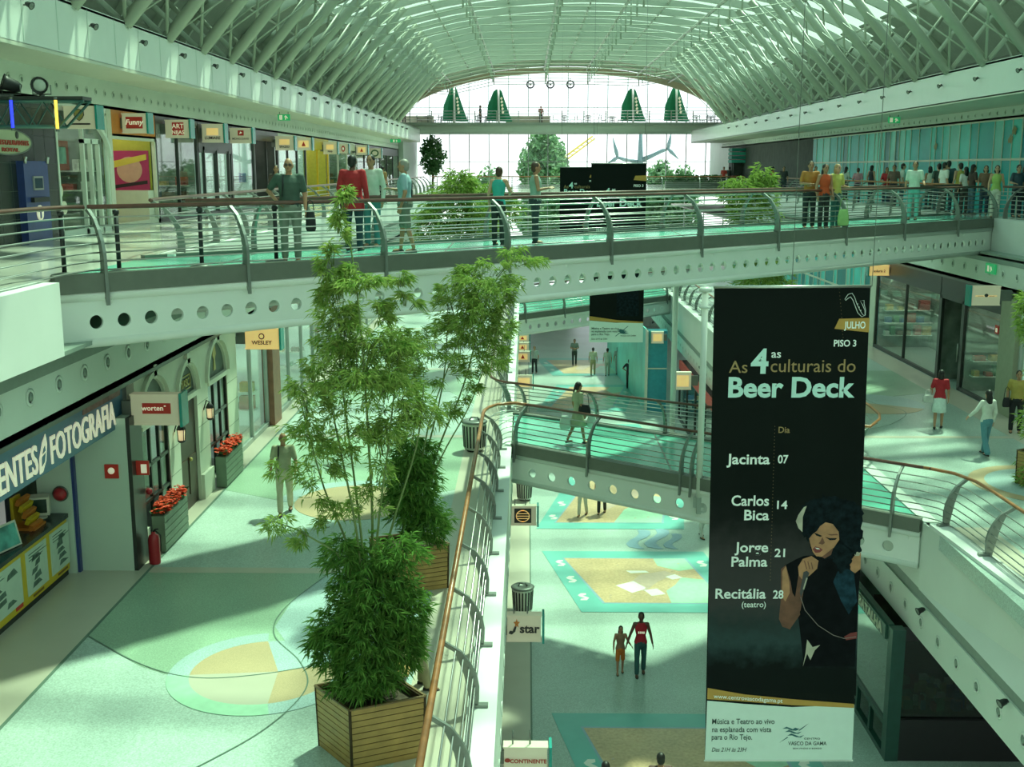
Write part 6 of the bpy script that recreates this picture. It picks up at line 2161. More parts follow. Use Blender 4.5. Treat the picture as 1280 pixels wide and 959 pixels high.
bamboo('bamboo rising on the right gallery behind the long footbridge, above the banner', (9.3, 42), L1, 42,
       [(940, 270, 34, 50, 240), (925, 240, 30, 24, 110), (955, 225, 12, 26, 60), (950, 340, 44, 30, 200), (940, 400, 40, 50, 150)],
       [[(945, 350), (940, 280), (950, 205)], [(950, 350), (930, 260), (915, 240)]], 9, .36, 7, 1.6)
bamboo('bamboo at the right picture edge on the lower right gallery', (11.6, 25), L1, 25,
       [(1292, 395, 26, 40, 110), (1285, 375, 12, 16, 24), (1293, 590, 24, 30, 90), (1300, 500, 22, 70, 120)], [[(1300, 560), (1296, 440), (1290, 370)]], 11, .22, 7, 1.2)
planter('slatted wooden planter of the bamboo at the right picture edge', [(11.2, 25.3), (11.6, 24.6), (12.3, 25.0), (11.9, 25.7)], L1, .78)

def tree(label, x, y, z0, h, r, n, seed, size=1.0, trunk=.25, name='tree', m_=None, conical=False):
    t = thing(name, label, 'tree', (x, y, z0))
    rr = random.Random(seed)
    MB().tube([(x, y, z0), (x + .1, y, z0 + h * .5), (x, y, z0 + h * .85)], [trunk, trunk * .7, trunk * .3], 8).build('trunk', mat('bark', (.10, .07, .05), .8, var=.2), t)
    lf = MB()
    for k in range(n):
        v = Vector((rr.gauss(0, 1), rr.gauss(0, 1), rr.gauss(0, 1))).normalized() * rr.uniform(.55, 1.0)
        f = 1.0
        zz = z0 + h * (.58 + .42 * v.z)
        if conical:
            f = .35 + .65 * (1 - (zz - z0) / h)
            f *= 1.35
        f *= 1 + .18 * sin(v.x * 5 + seed) * cos(v.z * 6)
        p = Vector((x + v.x * r * f, y + v.y * r * f, zz))
        for j in range(4):
            q = p + Vector((rr.uniform(-1, 1), rr.uniform(-1, 1), rr.uniform(-.7, .7))) * size * .6
            d = Vector((rr.uniform(-1, 1), rr.uniform(-1, 1), rr.uniform(-1, 1))).normalized()
            s = d.orthogonal().normalized()
            w_ = size * rr.uniform(.25, .5)
            lf.add([q - d * w_, q + s * w_ * .5, q + d * w_, q - s * w_ * .5], [(0, 1, 2, 3)])
    lf.build('crown', m_ or TREEL, t, fix=False)
    return t
pt = yp(680, 168, 135)
tree('large leafy green tree outside the glass, behind the middle of the end wall', yp(680, 200, 135).x, 135, -.4, yp(680, 166, 135).z + .8, 2.7, 2600, 2, 1.0)
tree('dark upright tree just inside the glass end, left side', yp(541, 200, 110.5).x, 110, L2, 4.6, 1.1, 420, 3, .45, .12)
tree('rounded bush beyond the glass right of the second banner, taller one', yp(825, 200, 125).x, 125, -.4, 13.8, 1.9, 1300, 4, .8)
tree('rounded bush beyond the glass, lower one farther right', yp(855, 210, 125).x, 125, -.4, 13.1, 1.7, 1100, 5, .8)
tree('dark green bush under the crane boom outside the glass', yp(702, 205, 128).x, 128, -.4, 13.6, 1.8, 1000, 6, .8)
tree('rounded bush outside behind the bamboo, left of the big tree', yp(612, 210, 120).x, 120, -.4, 13.2, 1.5, 1000, 7, .7)
# low hedges at the end of the upper floor
for k, (px, w_, lab) in enumerate(((885, 1.1, 'low dark hedge box at the end of the upper floor, right side'), (850, 1.2, 'low green hedge box at the end of the upper floor, right of the banner'))):
    p = yp(px, 222, 96)
    t = thing('hedge_box', lab, 'planter', (p.x, 96, L2))
    MB().box(p.x - w_, p.x + w_, 95.7, 96.3, L2, L2 + .5).build('trough', mat('trough_grey', (.2, .23, .2), .6), t)
    rr = random.Random(k)
    lf = MB()
    for j in range(420):
        q = Vector((p.x + rr.uniform(-w_, w_), 96 + rr.uniform(-.35, .35), L2 + rr.uniform(.45, 1.0)))
        d = Vector((rr.uniform(-1, 1), rr.uniform(-1, 1), rr.uniform(-1, 1))).normalized() * .12
        s = d.orthogonal() * .6
        lf.add([q - d, q + s, q + d, q - s], [(0, 1, 2, 3)])
    lf.build('foliage', TREEL, t, fix=False)

# bench between the planters
t = thing('bench', 'wooden slatted bench between the two planters, mostly hidden by bamboo', 'bench', (-1.85, 14.75, L1))
m = MB()
for k in range(5):
    m.box(-2.1 + .11 * k, -2.01 + .11 * k, 14.2, 15.4, L1 + .40, L1 + .44)
m.build('seat', MATS['planter_wood'], t)
for yy in (14.3, 15.3):
    MB().box(-2.05, -1.62, yy - .03, yy + .03, L1, L1 + .40).build('leg', DKGREY, t)

# ================================================================== PEOPLE
SKIN = {'light': mat('skin_light', (.56, .32, .21), .5, var=.05), 'tan': mat('skin_tan', (.40, .21, .12), .5, var=.05), 'dark': mat('skin_dark', (.12, .055, .035), .5, var=.05)}
HAIR = {'black': mat('hair_black', (.012, .01, .009), .5, var=.2), 'brown': mat('hair_brown', (.06, .03, .016), .5, var=.2), 'grey': mat('hair_grey', (.26, .25, .22), .5, var=.2), 'blond': mat('hair_blond', (.36, .22, .09), .5, var=.2)}
EYEM = mat('eye_dark', (.02, .015, .012), .3, var=0)
LIPM = mat('lip_red', (.30, .09, .07), .5, var=0)

def cloth(c):
    return mat('cloth_%02d_%02d_%02d' % tuple(int(v * 99) for v in c), c, .75, var=.10, scale=9, bump=.1)

def capsule(mb, p0, r0, p1, r1, n=10):
    p0, p1 = Vector(p0), Vector(p1)
    d = (p1 - p0).normalized()
    pts, rs = [], []
    for a in (-80, -50, -20):
        pts.append(p0 + d * r0 * sin(rad(a)))
        rs.append(r0 * cos(rad(a)))
    for k in (.25, .5, .75):
        pts.append(p0.lerp(p1, k))
        rs.append(r0 + (r1 - r0) * k)
    for a in (20, 50, 80):
        pts.append(p1 + d * r1 * sin(rad(a)))
        rs.append(r1 * cos(rad(a)))
    mb.tube(pts, rs, n)

def oval(mb, rows, n=16):
    mb.rings([[Vector((rx * cos(2 * PI * j / n), yo + ry * sin(2 * PI * j / n), z)) for j in range(n)] for z, rx, ry, yo in rows])

def remesh(mb, name, voxel, m_, parent, smooth=2):
    tmp = mb.build('tmp', m_)
    md = tmp.modifiers.new('r', 'REMESH')
    md.mode = 'VOXEL'
    md.voxel_size = voxel
    md.use_smooth_shade = True
    if smooth:
        s = tmp.modifiers.new('s', 'SMOOTH')
        s.factor = .5
        s.iterations = smooth
    dg = bpy.context.evaluated_depsgraph_get()
    dg.update()
    me = bpy.data.meshes.new_from_object(tmp.evaluated_get(dg))
    base = tmp.location.copy()
    old = tmp.data
    bpy.data.objects.remove(tmp)
    bpy.data.meshes.remove(old)
    me.name = name
    me.transform(Matrix.Translation(base))
    me.materials.clear()
    me.materials.append(m_)
    o = bpy.data.objects.new(name, me)
    COL.objects.link(o)
    o.parent = parent
    return o

def person(label, loc, face, h=1.72, top=(.5, .5, .5), sleeve='short', bottom='trousers', bcol=(.05, .06, .09), hair='short', hcol='black', skin='light', shoes=(.03, .03, .03),
           R=None, L=None, stride=0.0, female=False, lean=0.0, turn=0.0, nod=0.0, voxel=.014, topz=.9, big=1.0, sit=False, extra=None, group=None, under=None):
    """face: heading in degrees, 0 looks away from the camera down the mall, 180 towards the camera.
    R / L: (elbow, wrist) in body coordinates (x right, y forward, z up, for 1.75 m height) or None for a hanging arm"""
    t = thing('person', label, 'person', loc, group)
    t['_o'] = (0.0, 0.0, 0.0)
    s = h / 1.75
    rotm = Matrix.Rotation(rad(-face), 4, 'Z') @ Matrix.Scale(s, 4)
    w = (.92 if female else 1.0) * big
    shz, shx = 1.43, .175 * (.93 if female else 1.0) * (big ** .7)
    LN = Vector((0, lean, 0))
    if sit:
        hip = [Vector((sx * .09, 0, .50)) for sx in (1, -1)]
        dz = .50 - .92
        knee = [Vector((sx * .10, .43, .50)) for sx in (1, -1)]
        ank = [Vector((sx * .10 + .02, .50 - .1 * (k == 1), .09)) for k, sx in enumerate((1, -1))]
    else:
        dz = 0
        hip = [Vector((sx * .088 * w, 0, .92)) for sx in (1, -1)]
        knee, ank = [], []
        for k, sx in enumerate((1, -1)):
            a = stride * (1 if k == 0 else -1)
            kn = hip[k] + Vector((sx * .012, sin(a) * .43, -cos(a) * .43))
            b = a - (abs(stride) * (1.3 if a < 0 else .15))
            an = kn + Vector((0, sin(b) * .41, -cos(b) * .41))
            knee.append(kn)
            ank.append(an)
        low = min(p.z for p in ank)
        dz = .085 - low
        hip = [p + Vector((0, 0, dz)) for p in hip]
        knee = [p + Vector((0, 0, dz)) for p in knee]
        ank = [p + Vector((0, 0, dz)) for p in ank]
    D = Vector((0, 0, dz))
    def up(p):
        p = Vector(p)
        return p + D + LN * max(0, (p.z - .95) / .7)
    sh = [up((sx * shx, 0, shz)) for sx in (1, -1)]
    arms = []
    for k, (sx, A) in enumerate(((1, R), (-1, L))):
        if A is None:
            e, wr = Vector((sx * (shx + .065), -.03, 1.14)), Vector((sx * (shx + .075), .05, .90))
        else:
            e, wr = Vector(A[0]), Vector(A[1])
        arms.append((up(e), up(wr)))
    hz = 1.625
    hrot = Matrix.Rotation(rad(-turn), 3, 'Z') @ Matrix.Rotation(rad(-nod), 3, 'X')
    hc = up((0, .015, hz))
    def hd(p):
        return hc + hrot @ Vector(p)
    fem = female
    rows = [(.86, .15 * w, .105 * w, 0), (.93, .168 * w * (1.06 if fem else 1), .118 * w, 0), (1.02, .15 * w, .105 * w, 0), (1.12, (.122 if fem else .14) * w, .098 * w, 0), (1.24, .152 * w, .115 * w, .005), (1.34, .165 * w, .115 * w, .0), (1.42, .15 * w, .085 * w, -.005), (1.47, .085, .06, -.005)]
    def torso(mb, inf, zmin=.8, zmax=1.6):
        rr_ = []
        for z, rx, ry, yo in rows:
            if z < zmin or z > zmax:
                continue
            p = up((0, yo, z))
            rr_.append((p.z, rx + inf, ry + inf, p.y))
        oval(mb, rr_)
    def arm(mb, k, inf, part):
        e, wr = arms[k]
        if part in ('upper', 'all'):
            capsule(mb, sh[k], .052 * big + inf, e, .039 * big + inf)
            sx = 1 if k == 0 else -1
            capsule(mb, up((sx * .06, 0, 1.42)), .05 + inf, sh[k], .054 + inf)
        if part in ('fore', 'all'):
            capsule(mb, e, .039 * big + inf, wr, .027 + inf)
    def leg(mb, k, inf, z1=1.0, flare=0.0):
        capsule(mb, hip[k], .082 * w + inf, knee[k], .053 + inf)
        if z1 > .5:
            capsule(mb, knee[k], .053 + inf, ank[k] + Vector((0, 0, .02)), .036 + inf + flare)
    # ---- body, one surface
    b = MB()
    torso(b, 0)
    b.ball(up((0, -.01, .9)), .15 * w, .115, .09)
    capsule(b, up((0, -.005, 1.43)), .058, up((0, .008, 1.56)), .05)
    b.ball(hc + Vector((0, 0, .01)), .074, .094, .115, 14, 12, rot=hrot)
    b.ball(hd((0, .035, -.062)), .05, .055, .055)
    b.ball(hd((0, .098, -.012)), .013, .02, .024)
    for sx in (1, -1):
        b.ball(hd((sx * .075, -.005, -.005)), .012, .022, .032)
    for k in (0, 1):
        sx = 1 if k == 0 else -1
        arm(b, k, 0, 'all')
        e, wr = arms[k]
        d = (wr - e).normalized()
        lat = Vector((0, 1, 0)) - d * d.y
        if lat.length < .3:
            lat = Vector((sx, 0, 0)) - d * d.x * sx
        lat.normalize()
        nrm = d.cross(lat).normalized()
        if nrm.x * sx > 0:
            nrm = -nrm
        pc_ = wr + d * .055
        rot = Matrix((nrm, lat, d)).transposed()
        b.ball(pc_, .017, .042, .056, 8, 6, rot=rot)
        for f in range(4):
            o = (f - 1.5) * .0215
            ln = (.062, .074, .078, .066)[3 - f] if True else .07
            p0 = wr + d * .085 + lat * o
            p1 = p0 + d * ln * .55 + nrm * .006 + lat * o * .15
            p2 = p1 + d * ln * .45 + nrm * .02
            b.tube([p0, p1, p2], [.0105, .0095, .008], 6)
        p0 = wr + d * .03 + lat * .032
        b.tube([p0, p0 + d * .035 + lat * .025 + nrm * .006, p0 + d * .065 + lat * .03 + nrm * .012], [.0135, .0115, .009], 6)
        leg(b, k, 0)
        f0 = ank[k]
        pitch = 0
        b.ball(f0 + Vector((0, .055, -.045)), .042, .115, .036)
    b.v = [tuple((rotm @ Vector(p))) for p in b.v]
    def fin(mb):
        mb.v = [tuple((rotm @ Vector(p))) for p in mb.v]
        return mb
    remesh(b, 'body', voxel * s * .85, SKIN[skin], t)
    # ---- clothes
    c = MB()
    zz = topz
    torso(c, .014, .85)
    c.ball(up((0, 0, .97)), .15 * w + .018, .108 * w + .018, .12)
    if topz < .85:
        oval(c, [(up((0, 0, topz)).z, .17 * w + .025, .12 * w + .03, 0), (up((0, 0, .96)).z, .165 * w + .02, .115 * w + .02, 0)])
    if sleeve != 'none':
        for k in (0, 1):
            e, wr = arms[k]
            if sleeve == 'long':
                arm(c, k, .012, 'all')
            else:
                mid = sh[k].lerp(e, .72)
                capsule(c, sh[k], .066 * big, mid, .058 * big)
                sx = 1 if k == 0 else -1
                capsule(c, up((sx * .06, 0, 1.42)), .062, sh[k], .066)
    c = fin(c)
    remesh(c, 'jacket' if sleeve == 'long' and topz < .8 else 'shirt', voxel * s * 1.1, cloth(top), t)
    if bottom in ('trousers', 'flared', 'shorts'):
        c = MB()
        c.ball(hip[0].lerp(hip[1], .5) + Vector((0, -.005, .0)), .172 * w + .014, .132 * w + .012, .15)
        for k in (0, 1):
            if bottom == 'shorts':
                capsule(c, hip[k], .092 * w, knee[k] + Vector((0, 0, .04)), .078)
            else:
                leg(c, k, .017, 1.0, .028 if bottom == 'flared' else .01)
        remesh(fin(c), 'shorts' if bottom == 'shorts' else 'trousers', voxel * s * 1.1, cloth(bcol), t)
    else:
        c = MB()
        kz = min(knee[0].z, knee[1].z)
        zl = kz + (.02 if bottom == 'skirt' else -.05)
        spread = abs(knee[0].y - knee[1].y) / 2
        n = 20
        rws = [(hip[0].z + .12, .15 * w, .11 * w), (hip[0].z + .0, .18 * w, .135 * w), (zl + .15, .20 * w, .15 * w + spread * .6), (zl, .22 * w, .17 * w + spread)]
        rings = [[Vector((rx * (1 + .05 * sin(7 * 2 * PI * j / n) * (i > 1)) * cos(2 * PI * j / n), ry * (1 + .05 * cos(5 * 2 * PI * j / n) * (i > 1)) * sin(2 * PI * j / n), z)) for j in range(n)] for i, (z, rx, ry) in enumerate(rws)]
        c.rings(rings)
        fin(c).build('skirt', cloth(bcol), t)
    # ---- shoes
    for k in (0, 1):
        c = MB()
        f0 = ank[k]
        n = 12
        prof_ = [(-.06, .028, .05), (-.03, .036, .075), (.02, .04, .072), (.08, .045, .055), (.14, .042, .04), (.175, .02, .02)]
        rings = []
        for y_, hw, ht in prof_:
            rings.append([f0 + Vector((hw * cos(2 * PI * j / n), y_, -.083 + ht / 2 + ht / 2 * sin(2 * PI * j / n))) for j in range(n)])
        c.rings(rings)
        fin(c).build('shoe', cloth(shoes), t)
    # ---- head details
    c = MB()
    for sx in (1, -1):
        c.ball(hd((sx * .03, .087, .012)), .014, .01, .009, 6, 4)
        c.tube([hd((sx * .016, .09, .03)), hd((sx * .046, .08, .033))], .006, 4)
    fin(c).build('eyes', EYEM, t)
    c = MB()
    c.ball(hd((0, .089, -.052)), .022, .006, .006, 8, 4)
    fin(c).build('mouth', LIPM, t)
    c = MB()
    if hair == 'bald':
        c.ball(hd((0, -.03, -.005)), .081, .084, .07, 14, 10, rot=hrot)
    else:
        c.ball(hd((0, -.018, .034)), .084, .098, .1, 14, 10, rot=hrot)
        c.ball(hd((0, -.045, -.02)), .078, .07, .085, 12, 8, rot=hrot)
        if hair == 'long':
            c.ball(hd((0, -.065, -.12)), .095, .055, .16, 12, 8)
            c.ball(hd((0, -.075, -.22)), .09, .045, .14, 12, 8)
        if hair == 'bob':
            c.ball(hd((0, -.04, -.06)), .1, .08, .11, 12, 8)
        if hair == 'pony':
            capsule(c, hd((0, -.1, .03)), .035, hd((0, -.16, -.14)), .022)
        if hair == 'curly':
            for q in range(14):
                a = q * 2.4
                c.ball(hd((.075 * cos(a), -.03 + .07 * sin(a), .04 + .05 * ((q % 4) - 1))), .045)
    fin(c)
    remesh(c, 'hair', .012 * s, HAIR[hcol], t, 1)
    if extra:
        for (nm, m_, f) in extra:
            c = MB()
            f(c, up, hd, arms, hip)
            fin(c).build(nm, m_, t)
    return t

def glasses(c, up, hd, arms, hip):
    for sx in (1, -1):
        c.tube([hd((sx * .032 + .024 * cos(2 * PI * j / 10), .1, .01 + .018 * sin(2 * PI * j / 10))) for j in range(10)], .006, 4, closed=True)
        c.tube([hd((sx * .055, .098, .012)), hd((sx * .078, .0, .012))], .003, 4)
    c.tube([hd((-.01, .104, .014)), hd((.01, .104, .014))], .003, 4)
def cap_(c, up, hd, arms, hip):
    c.ball(hd((0, -.01, .06)), .095, .11, .075)
    c.ball(hd((0, .1, .05)), .07, .07, .012)
def belt(c, up, hd, arms, hip):
    p = up((0, 0, .985))
    c.tube([p + Vector((.175 * cos(2 * PI * j / 20), .13 * sin(2 * PI * j / 20), 0)) for j in range(20)], .018, 5, closed=True)
def strap(c, up, hd, arms, hip):
    c.strip([up((.12, .12, 1.1)), up((.1, .135, 1.3)), up((.09, .06, 1.465)), up((.09, -.06, 1.46)), up((.11, -.135, 1.3)), up((.13, -.12, 1.05))], .03, .012)

def bag(label, loc, w_, h_, d_, col, name='shoulder_bag', cat='bag', rz_=0.0, strap_len=.3, m_=None):
    t = thing(name, label, cat, loc)
    t.rotation_euler = (0, 0, rz_)
    m_ = m_ or cloth(col)
    x, y, z = loc
    b = MB()
    n = 14
    rings = []
    for (zz, f) in ((0, .8), (.15, 1.0), (.6, .95), (.95, .75), (1, .6)):
        rings.append([Vector((x + w_ / 2 * f * (abs(cos(2 * PI * j / n)) ** .6) * (1 if cos(2 * PI * j / n) > 0 else -1), y + d_ / 2 * f * (abs(sin(2 * PI * j / n)) ** .6) * (1 if sin(2 * PI * j / n) > 0 else -1), z + h_ * zz)) for j in range(n)])
    b.rings(rings)
    b.build('pouch', m_, t)
    c = MB()
    c.tube([(x - w_ * .35, y, z + h_ * .95), (x - w_ * .25, y, z + h_ + strap_len * .8), (x, y, z + h_ + strap_len), (x + w_ * .25, y, z + h_ + strap_len * .8), (x + w_ * .35, y, z + h_ * .95)], .009, 5)
    c.build('handle', m_, t)
    return t

HIP_R = ((.36, -.08, 1.2), (.20, .08, 1.02))
HIP_L = ((-.36, -.08, 1.2), (-.20, .08, 1.02))
FOLD_R = ((.25, .04, 1.17), (.02, .2, 1.16))
FOLD_L = ((-.25, .04, 1.17), (-.02, .21, 1.12))
BENT_R = ((.25, .0, 1.15), (.2, .24, 1.13))
BENT_L = ((-.25, .0, 1.15), (-.2, .24, 1.13))
UPF = .0115
def back(x, y, z, d):
    p = zp(x, y, z)
    u = Vector((p.x, p.y, 0)).normalized()
    return p + u * d
# ---- on the long upper footbridge
person('man with glasses in dark green shirt and grey trousers on the long footbridge', back(365, 330, L2, .5), 172, 1.76, (.045, .085, .065), 'short', 'trousers', (.21, .25, .20), 'bald', 'grey', 'tan', big=1.12, R=HIP_R, voxel=UPF,
       extra=[('glasses', BLACK, glasses), ('belt', BLACK, belt), ('strap', BLACK, strap)])
pg = back(365, 330, L2, .5)
bag('black bag hanging beside the man in the dark green shirt', (pg.x + .34, pg.y + .06, L2 + .52), .18, .34, .12, (.02, .025, .025), strap_len=.2)
person('man in a red jacket seen from behind on the long footbridge', zp(443, 314, L2), 12, 1.84, (.40, .012, .02), 'long', 'trousers', (.02, .04, .06), 'short', 'black', 'dark', big=1.14, topz=.74, voxel=UPF)
person('dark-haired man in a pale open-necked shirt facing the red jacket', zp(466, 309, L2), 195, 1.86, (.55, .62, .55), 'long', 'trousers', (.06, .22, .24), 'short', 'black', 'tan', R=BENT_R, voxel=UPF)
person('man in pale blue checked shirt and grey shorts with a shoulder strap', back(507, 319, L2, .5), 268, 1.76, (.26, .40, .45), 'short', 'shorts', (.16, .19, .15), 'short', 'grey', 'tan', big=1.08, R=((.22, .06, 1.17), (.14, .25, 1.2)), stride=.12, voxel=UPF, extra=[('strap', BLACK, strap)])
person('woman in a teal top and dark trousers leaning on the far footbridge rail', zp(623, 307, L2), 20, 1.62, (.04, .38, .34), 'none', 'trousers', (.02, .025, .03), 'short', 'brown', 'light', female=True, R=((.24, .1, 1.2), (.16, .32, 1.15)), lean=.06, voxel=UPF)
person('short-haired person in grey-green sleeveless top beside the woman in teal', zp(669, 305, L2), 85, 1.72, (.28, .40, .35), 'none', 'trousers', (.025, .04, .045), 'short', 'brown', 'tan', R=((.23, .04, 1.16), (.16, .26, 1.2)), voxel=UPF)
person('man in an orange-brown shirt with folded arms on the long footbridge', back(1010, 287, L2, .5), 185, 1.78, (.42, .17, .03), 'short', 'trousers', (.015, .018, .022), 'short', 'black', 'tan', R=FOLD_R, L=FOLD_L, shoes=(.4, .4, .38), voxel=UPF)
person('woman with long dark hair in a bright orange-red strapless top', back(1028, 288, L2, .5), 165, 1.70, (.50, .07, .015), 'none', 'trousers', (.02, .022, .03), 'long', 'black', 'tan', female=True, voxel=UPF)
person('fair-haired woman in a yellow top close behind the orange-red top', back(1043, 287, L2, .5), 150, 1.70, (.52, .50, .12), 'short', 'trousers', (.04, .15, .14), 'bob', 'blond', 'light', female=True, L=BENT_L, voxel=UPF)
bag('light green shopping bag held beside the three people on the footbridge', tuple(back(1053, 289, L2, .5) + Vector((0, 0, .12))), .3, .42, .12, (.28, .5, .18), 'shopping_bag')
person('man in pale shirt and light teal trousers near the right end of the long footbridge', back(1140, 276, L2, .5), 205, 1.80, (.58, .66, .58), 'short', 'trousers', (.16, .42, .40), 'short', 'black', 'tan', L=((-.25, -.02, 1.16), (-.3, .18, 1.1)), voxel=UPF)
# ---- crowd on the upper right gallery
crowd = [
    (1058, 39, 'woman with dark hair in a pale grey top behind the railing, leftmost of the crowd', (.5, .55, .5), 'short', 'long', 'black', True, 1.66),
    (1073, 40.5, 'person in a pink top behind the railing, second from the left of the crowd', (.5, .24, .30), 'short', 'short', 'brown', True, 1.60),
    (1090, 38.5, 'dark-haired person in a black and white top left of the red shirt', (.04, .04, .05), 'none', 'bob', 'black', True, 1.72),
    (1109, 37.6, 'person with long hair in a red shirt leaning on the railing', (.42, .02, .03), 'short', 'long', 'brown', True, 1.62),
    (1118, 40.5, 'dark-haired person just behind the red shirt', (.16, .10, .08), 'short', 'short', 'black', False, 1.72),
    (1129, 39.6, 'man in a white shirt seen from behind, left of the pale shirted man', (.68, .72, .68), 'short', 'short', 'black', False, 1.78),
    (1163, 38.2, 'woman with dark hair in a white vest just right of the pale shirted man', (.70, .70, .64), 'none', 'bob', 'black', True, 1.66),
    (1174, 41, 'dark-haired person standing between the two white tops', (.05, .08, .07), 'short', 'short', 'black', False, 1.76),
    (1181, 38.6, 'broad man in a white t-shirt seen from behind in the crowd', (.74, .76, .72), 'short', 'short', 'black', False, 1.80),
    (1186, 41.5, 'tall man with black hair behind the broad white t-shirt', (.04, .10, .12), 'short', 'short', 'black', False, 1.86),
    (1201, 39.5, 'person in a yellow top in the middle of the crowd', (.52, .44, .10), 'none', 'short', 'black', False, 1.78),
    (1208, 38, 'woman with long black hair in a white top beside the yellow one', (.70, .70, .68), 'short', 'long', 'black', True, 1.64),
    (1217, 39, 'woman in a dark brown top with long dark hair in the crowd', (.06, .035, .03), 'short', 'long', 'black', True, 1.72),
    (1233, 40, 'red-haired person in brown left of the lime vest', (.20, .11, .07), 'short', 'bob', 'brown', True, 1.68),
    (1247, 37.0, 'woman in a lime and white vest with pale trousers', (.36, .52, .14), 'none', 'bob', 'black', True, 1.68),
    (1274, 36.8, 'person in dark blue at the right edge of the crowd', (.04, .07, .10), 'short', 'short', 'black', False, 1.70),
    (1282, 38.2, 'person partly cut by the right picture edge behind the dark blue one', (.30, .32, .28), 'short', 'bob', 'brown', True, 1.66)]
for k, (px, Y, lab, col, slv, hr_, hc_, fem, h_) in enumerate(crowd):
    rr = random.Random(k)
    Y = max(Y, rr.uniform(15.15, 16.3) * 1438 / (px - 659))
    p = yp(px, 210, Y)
    lower = (.66, .64, .56) if 'pale trousers' in lab else rr.choice(((.02, .025, .04), (.03, .05, .08), (.06, .12, .16), (.05, .045, .04)))
    person(lab, (p.x, Y, L2), rr.choice((60, 80, 20, -10, 180, 200, 100)) if k not in (3,) else 185, h_, col, slv, 'trousers', lower, hr_, hc_, rr.choice(('light', 'tan')), female=fem, voxel=.018,
           R=BENT_R if k % 3 == 0 else None, L=BENT_L if k % 4 == 1 else None, big=1.1 if 'broad' in lab else 1.0)
# ---- far people on the upper floor
for k, (px, Y, lab, col, fem) in enumerate(((345, 34, 'dark-haired woman in brown passing the dark shopfront on the upper left gallery', (.07, .05, .04), True), (478, 52, 'person in an ochre shirt on the upper left gallery behind the pale shirt', (.34, .2, .08), False),
                                            (905, 92, 'distant person in red under the terrace, right side', (.42, .04, .03), False), (912, 93, 'distant dark figure right of the distant red one', (.05, .05, .05), False),
                                            (966, 70, 'distant person in red at the dark opening on the right', (.42, .05, .04), True), (980, 66, 'distant person in black at the dark opening on the right', (.03, .03, .035), False),
                                            (1020, 60, 'distant person in white on the right gallery behind the orange group', (.6, .62, .58), True))):
    p = yp(px, 210, Y)
    person(lab, (p.x, Y, L2), (170, 30, 200, 10, 90, 190, 175)[k], 1.68, col, 'short', 'trousers', (.03, .04, .05), 'long' if fem else 'short', 'black', 'tan', female=fem, voxel=.02)
p = yp(505, 157, 103.9)
person('person in a red top standing on the terrace left of the first green parasol', (p.x, 104.0, L3), 190, 1.74, (.40, .03, .03), 'long', 'trousers', (.03, .03, .04), 'short', 'black', 'tan', voxel=.02)
p = yp(600, 157, 104.5)
person('dark figure standing on the terrace between the two left green parasols', (p.x, 105.2, L3), 100, 1.76, (.03, .04, .04), 'short', 'trousers', (.03, .03, .04), 'short', 'black', 'tan', voxel=.02)
p = yp(676, 157, 105)
person('person in a dull red top on the terrace in the middle', (p.x, 104.6, L3), 180, 1.66, (.26, .09, .05), 'short', 'trousers', (.05, .05, .05), 'short', 'black', 'tan', voxel=.02)
# ---- lower left gallery
person('bald man in beige shirt and trousers walking on the left gallery', zp(357, 642, L1), 170, 1.74, (.36, .37, .24), 'short', 'trousers', (.50, .47, .33), 'bald', 'black', 'tan', stride=.16, R=((.25, -.1, 1.15), (.28, -.02, .9)), L=((-.25, .08, 1.15), (-.24, .25, .98)), voxel=UPF, extra=[('strap', BLACK, strap)])
person('seated person in khaki trousers beside the railing, torso hidden by bamboo', (-1.86, 14.75, L1 - .02), 90, 1.74, (.50, .26, .05), 'short', 'trousers', (.36, .32, .20), 'short', 'brown', 'tan', sit=True, R=((.22, .1, 1.2), (.12, .34, 1.05)), L=((-.22, .1, 1.2), (-.1, .34, 1.05)), voxel=UPF)
# ---- lower right gallery
person('woman in red top and white skirt walking away on the right gallery', zp(1172, 536, L1), 20, 1.66, (.40, .012, .025), 'short', 'skirt', (.62, .72, .70), 'bob', 'black', 'tan', female=True, stride=.14, L=((-.24, .0, 1.17), (-.22, .14, 1.0)), voxel=UPF)
pr_ = zp(1172, 536, L1)
bag('white and black handbag carried by the woman in the white skirt', (pr_.x - .3, pr_.y + .05, L1 + .74), .3, .2, .13, (.5, .5, .48), 'handbag', strap_len=.16)
person('long-haired woman in white top and flared blue jeans on the right gallery', zp(1230, 569, L1), -12, 1.68, (.66, .68, .62), 'long', 'flared', (.10, .26, .32), 'long', 'black', 'light', female=True, stride=.2, L=((-.32, .0, 1.22), (-.42, .12, 1.06)), voxel=UPF)
person('man in yellow-brown shirt and black trousers at the right picture edge', zp(1268, 541, L1), 200, 1.72, (.40, .30, .07), 'short', 'trousers', (.012, .012, .015), 'short', 'black', 'tan', big=1.1, L=HIP_L, voxel=UPF)
py_ = zp(1268, 541, L1)
bag('black bag at the side of the man in the yellow-brown shirt', (py_.x - .3, py_.y - .02, L1 + .72), .2, .26, .1, (.015, .015, .015), strap_len=.3)
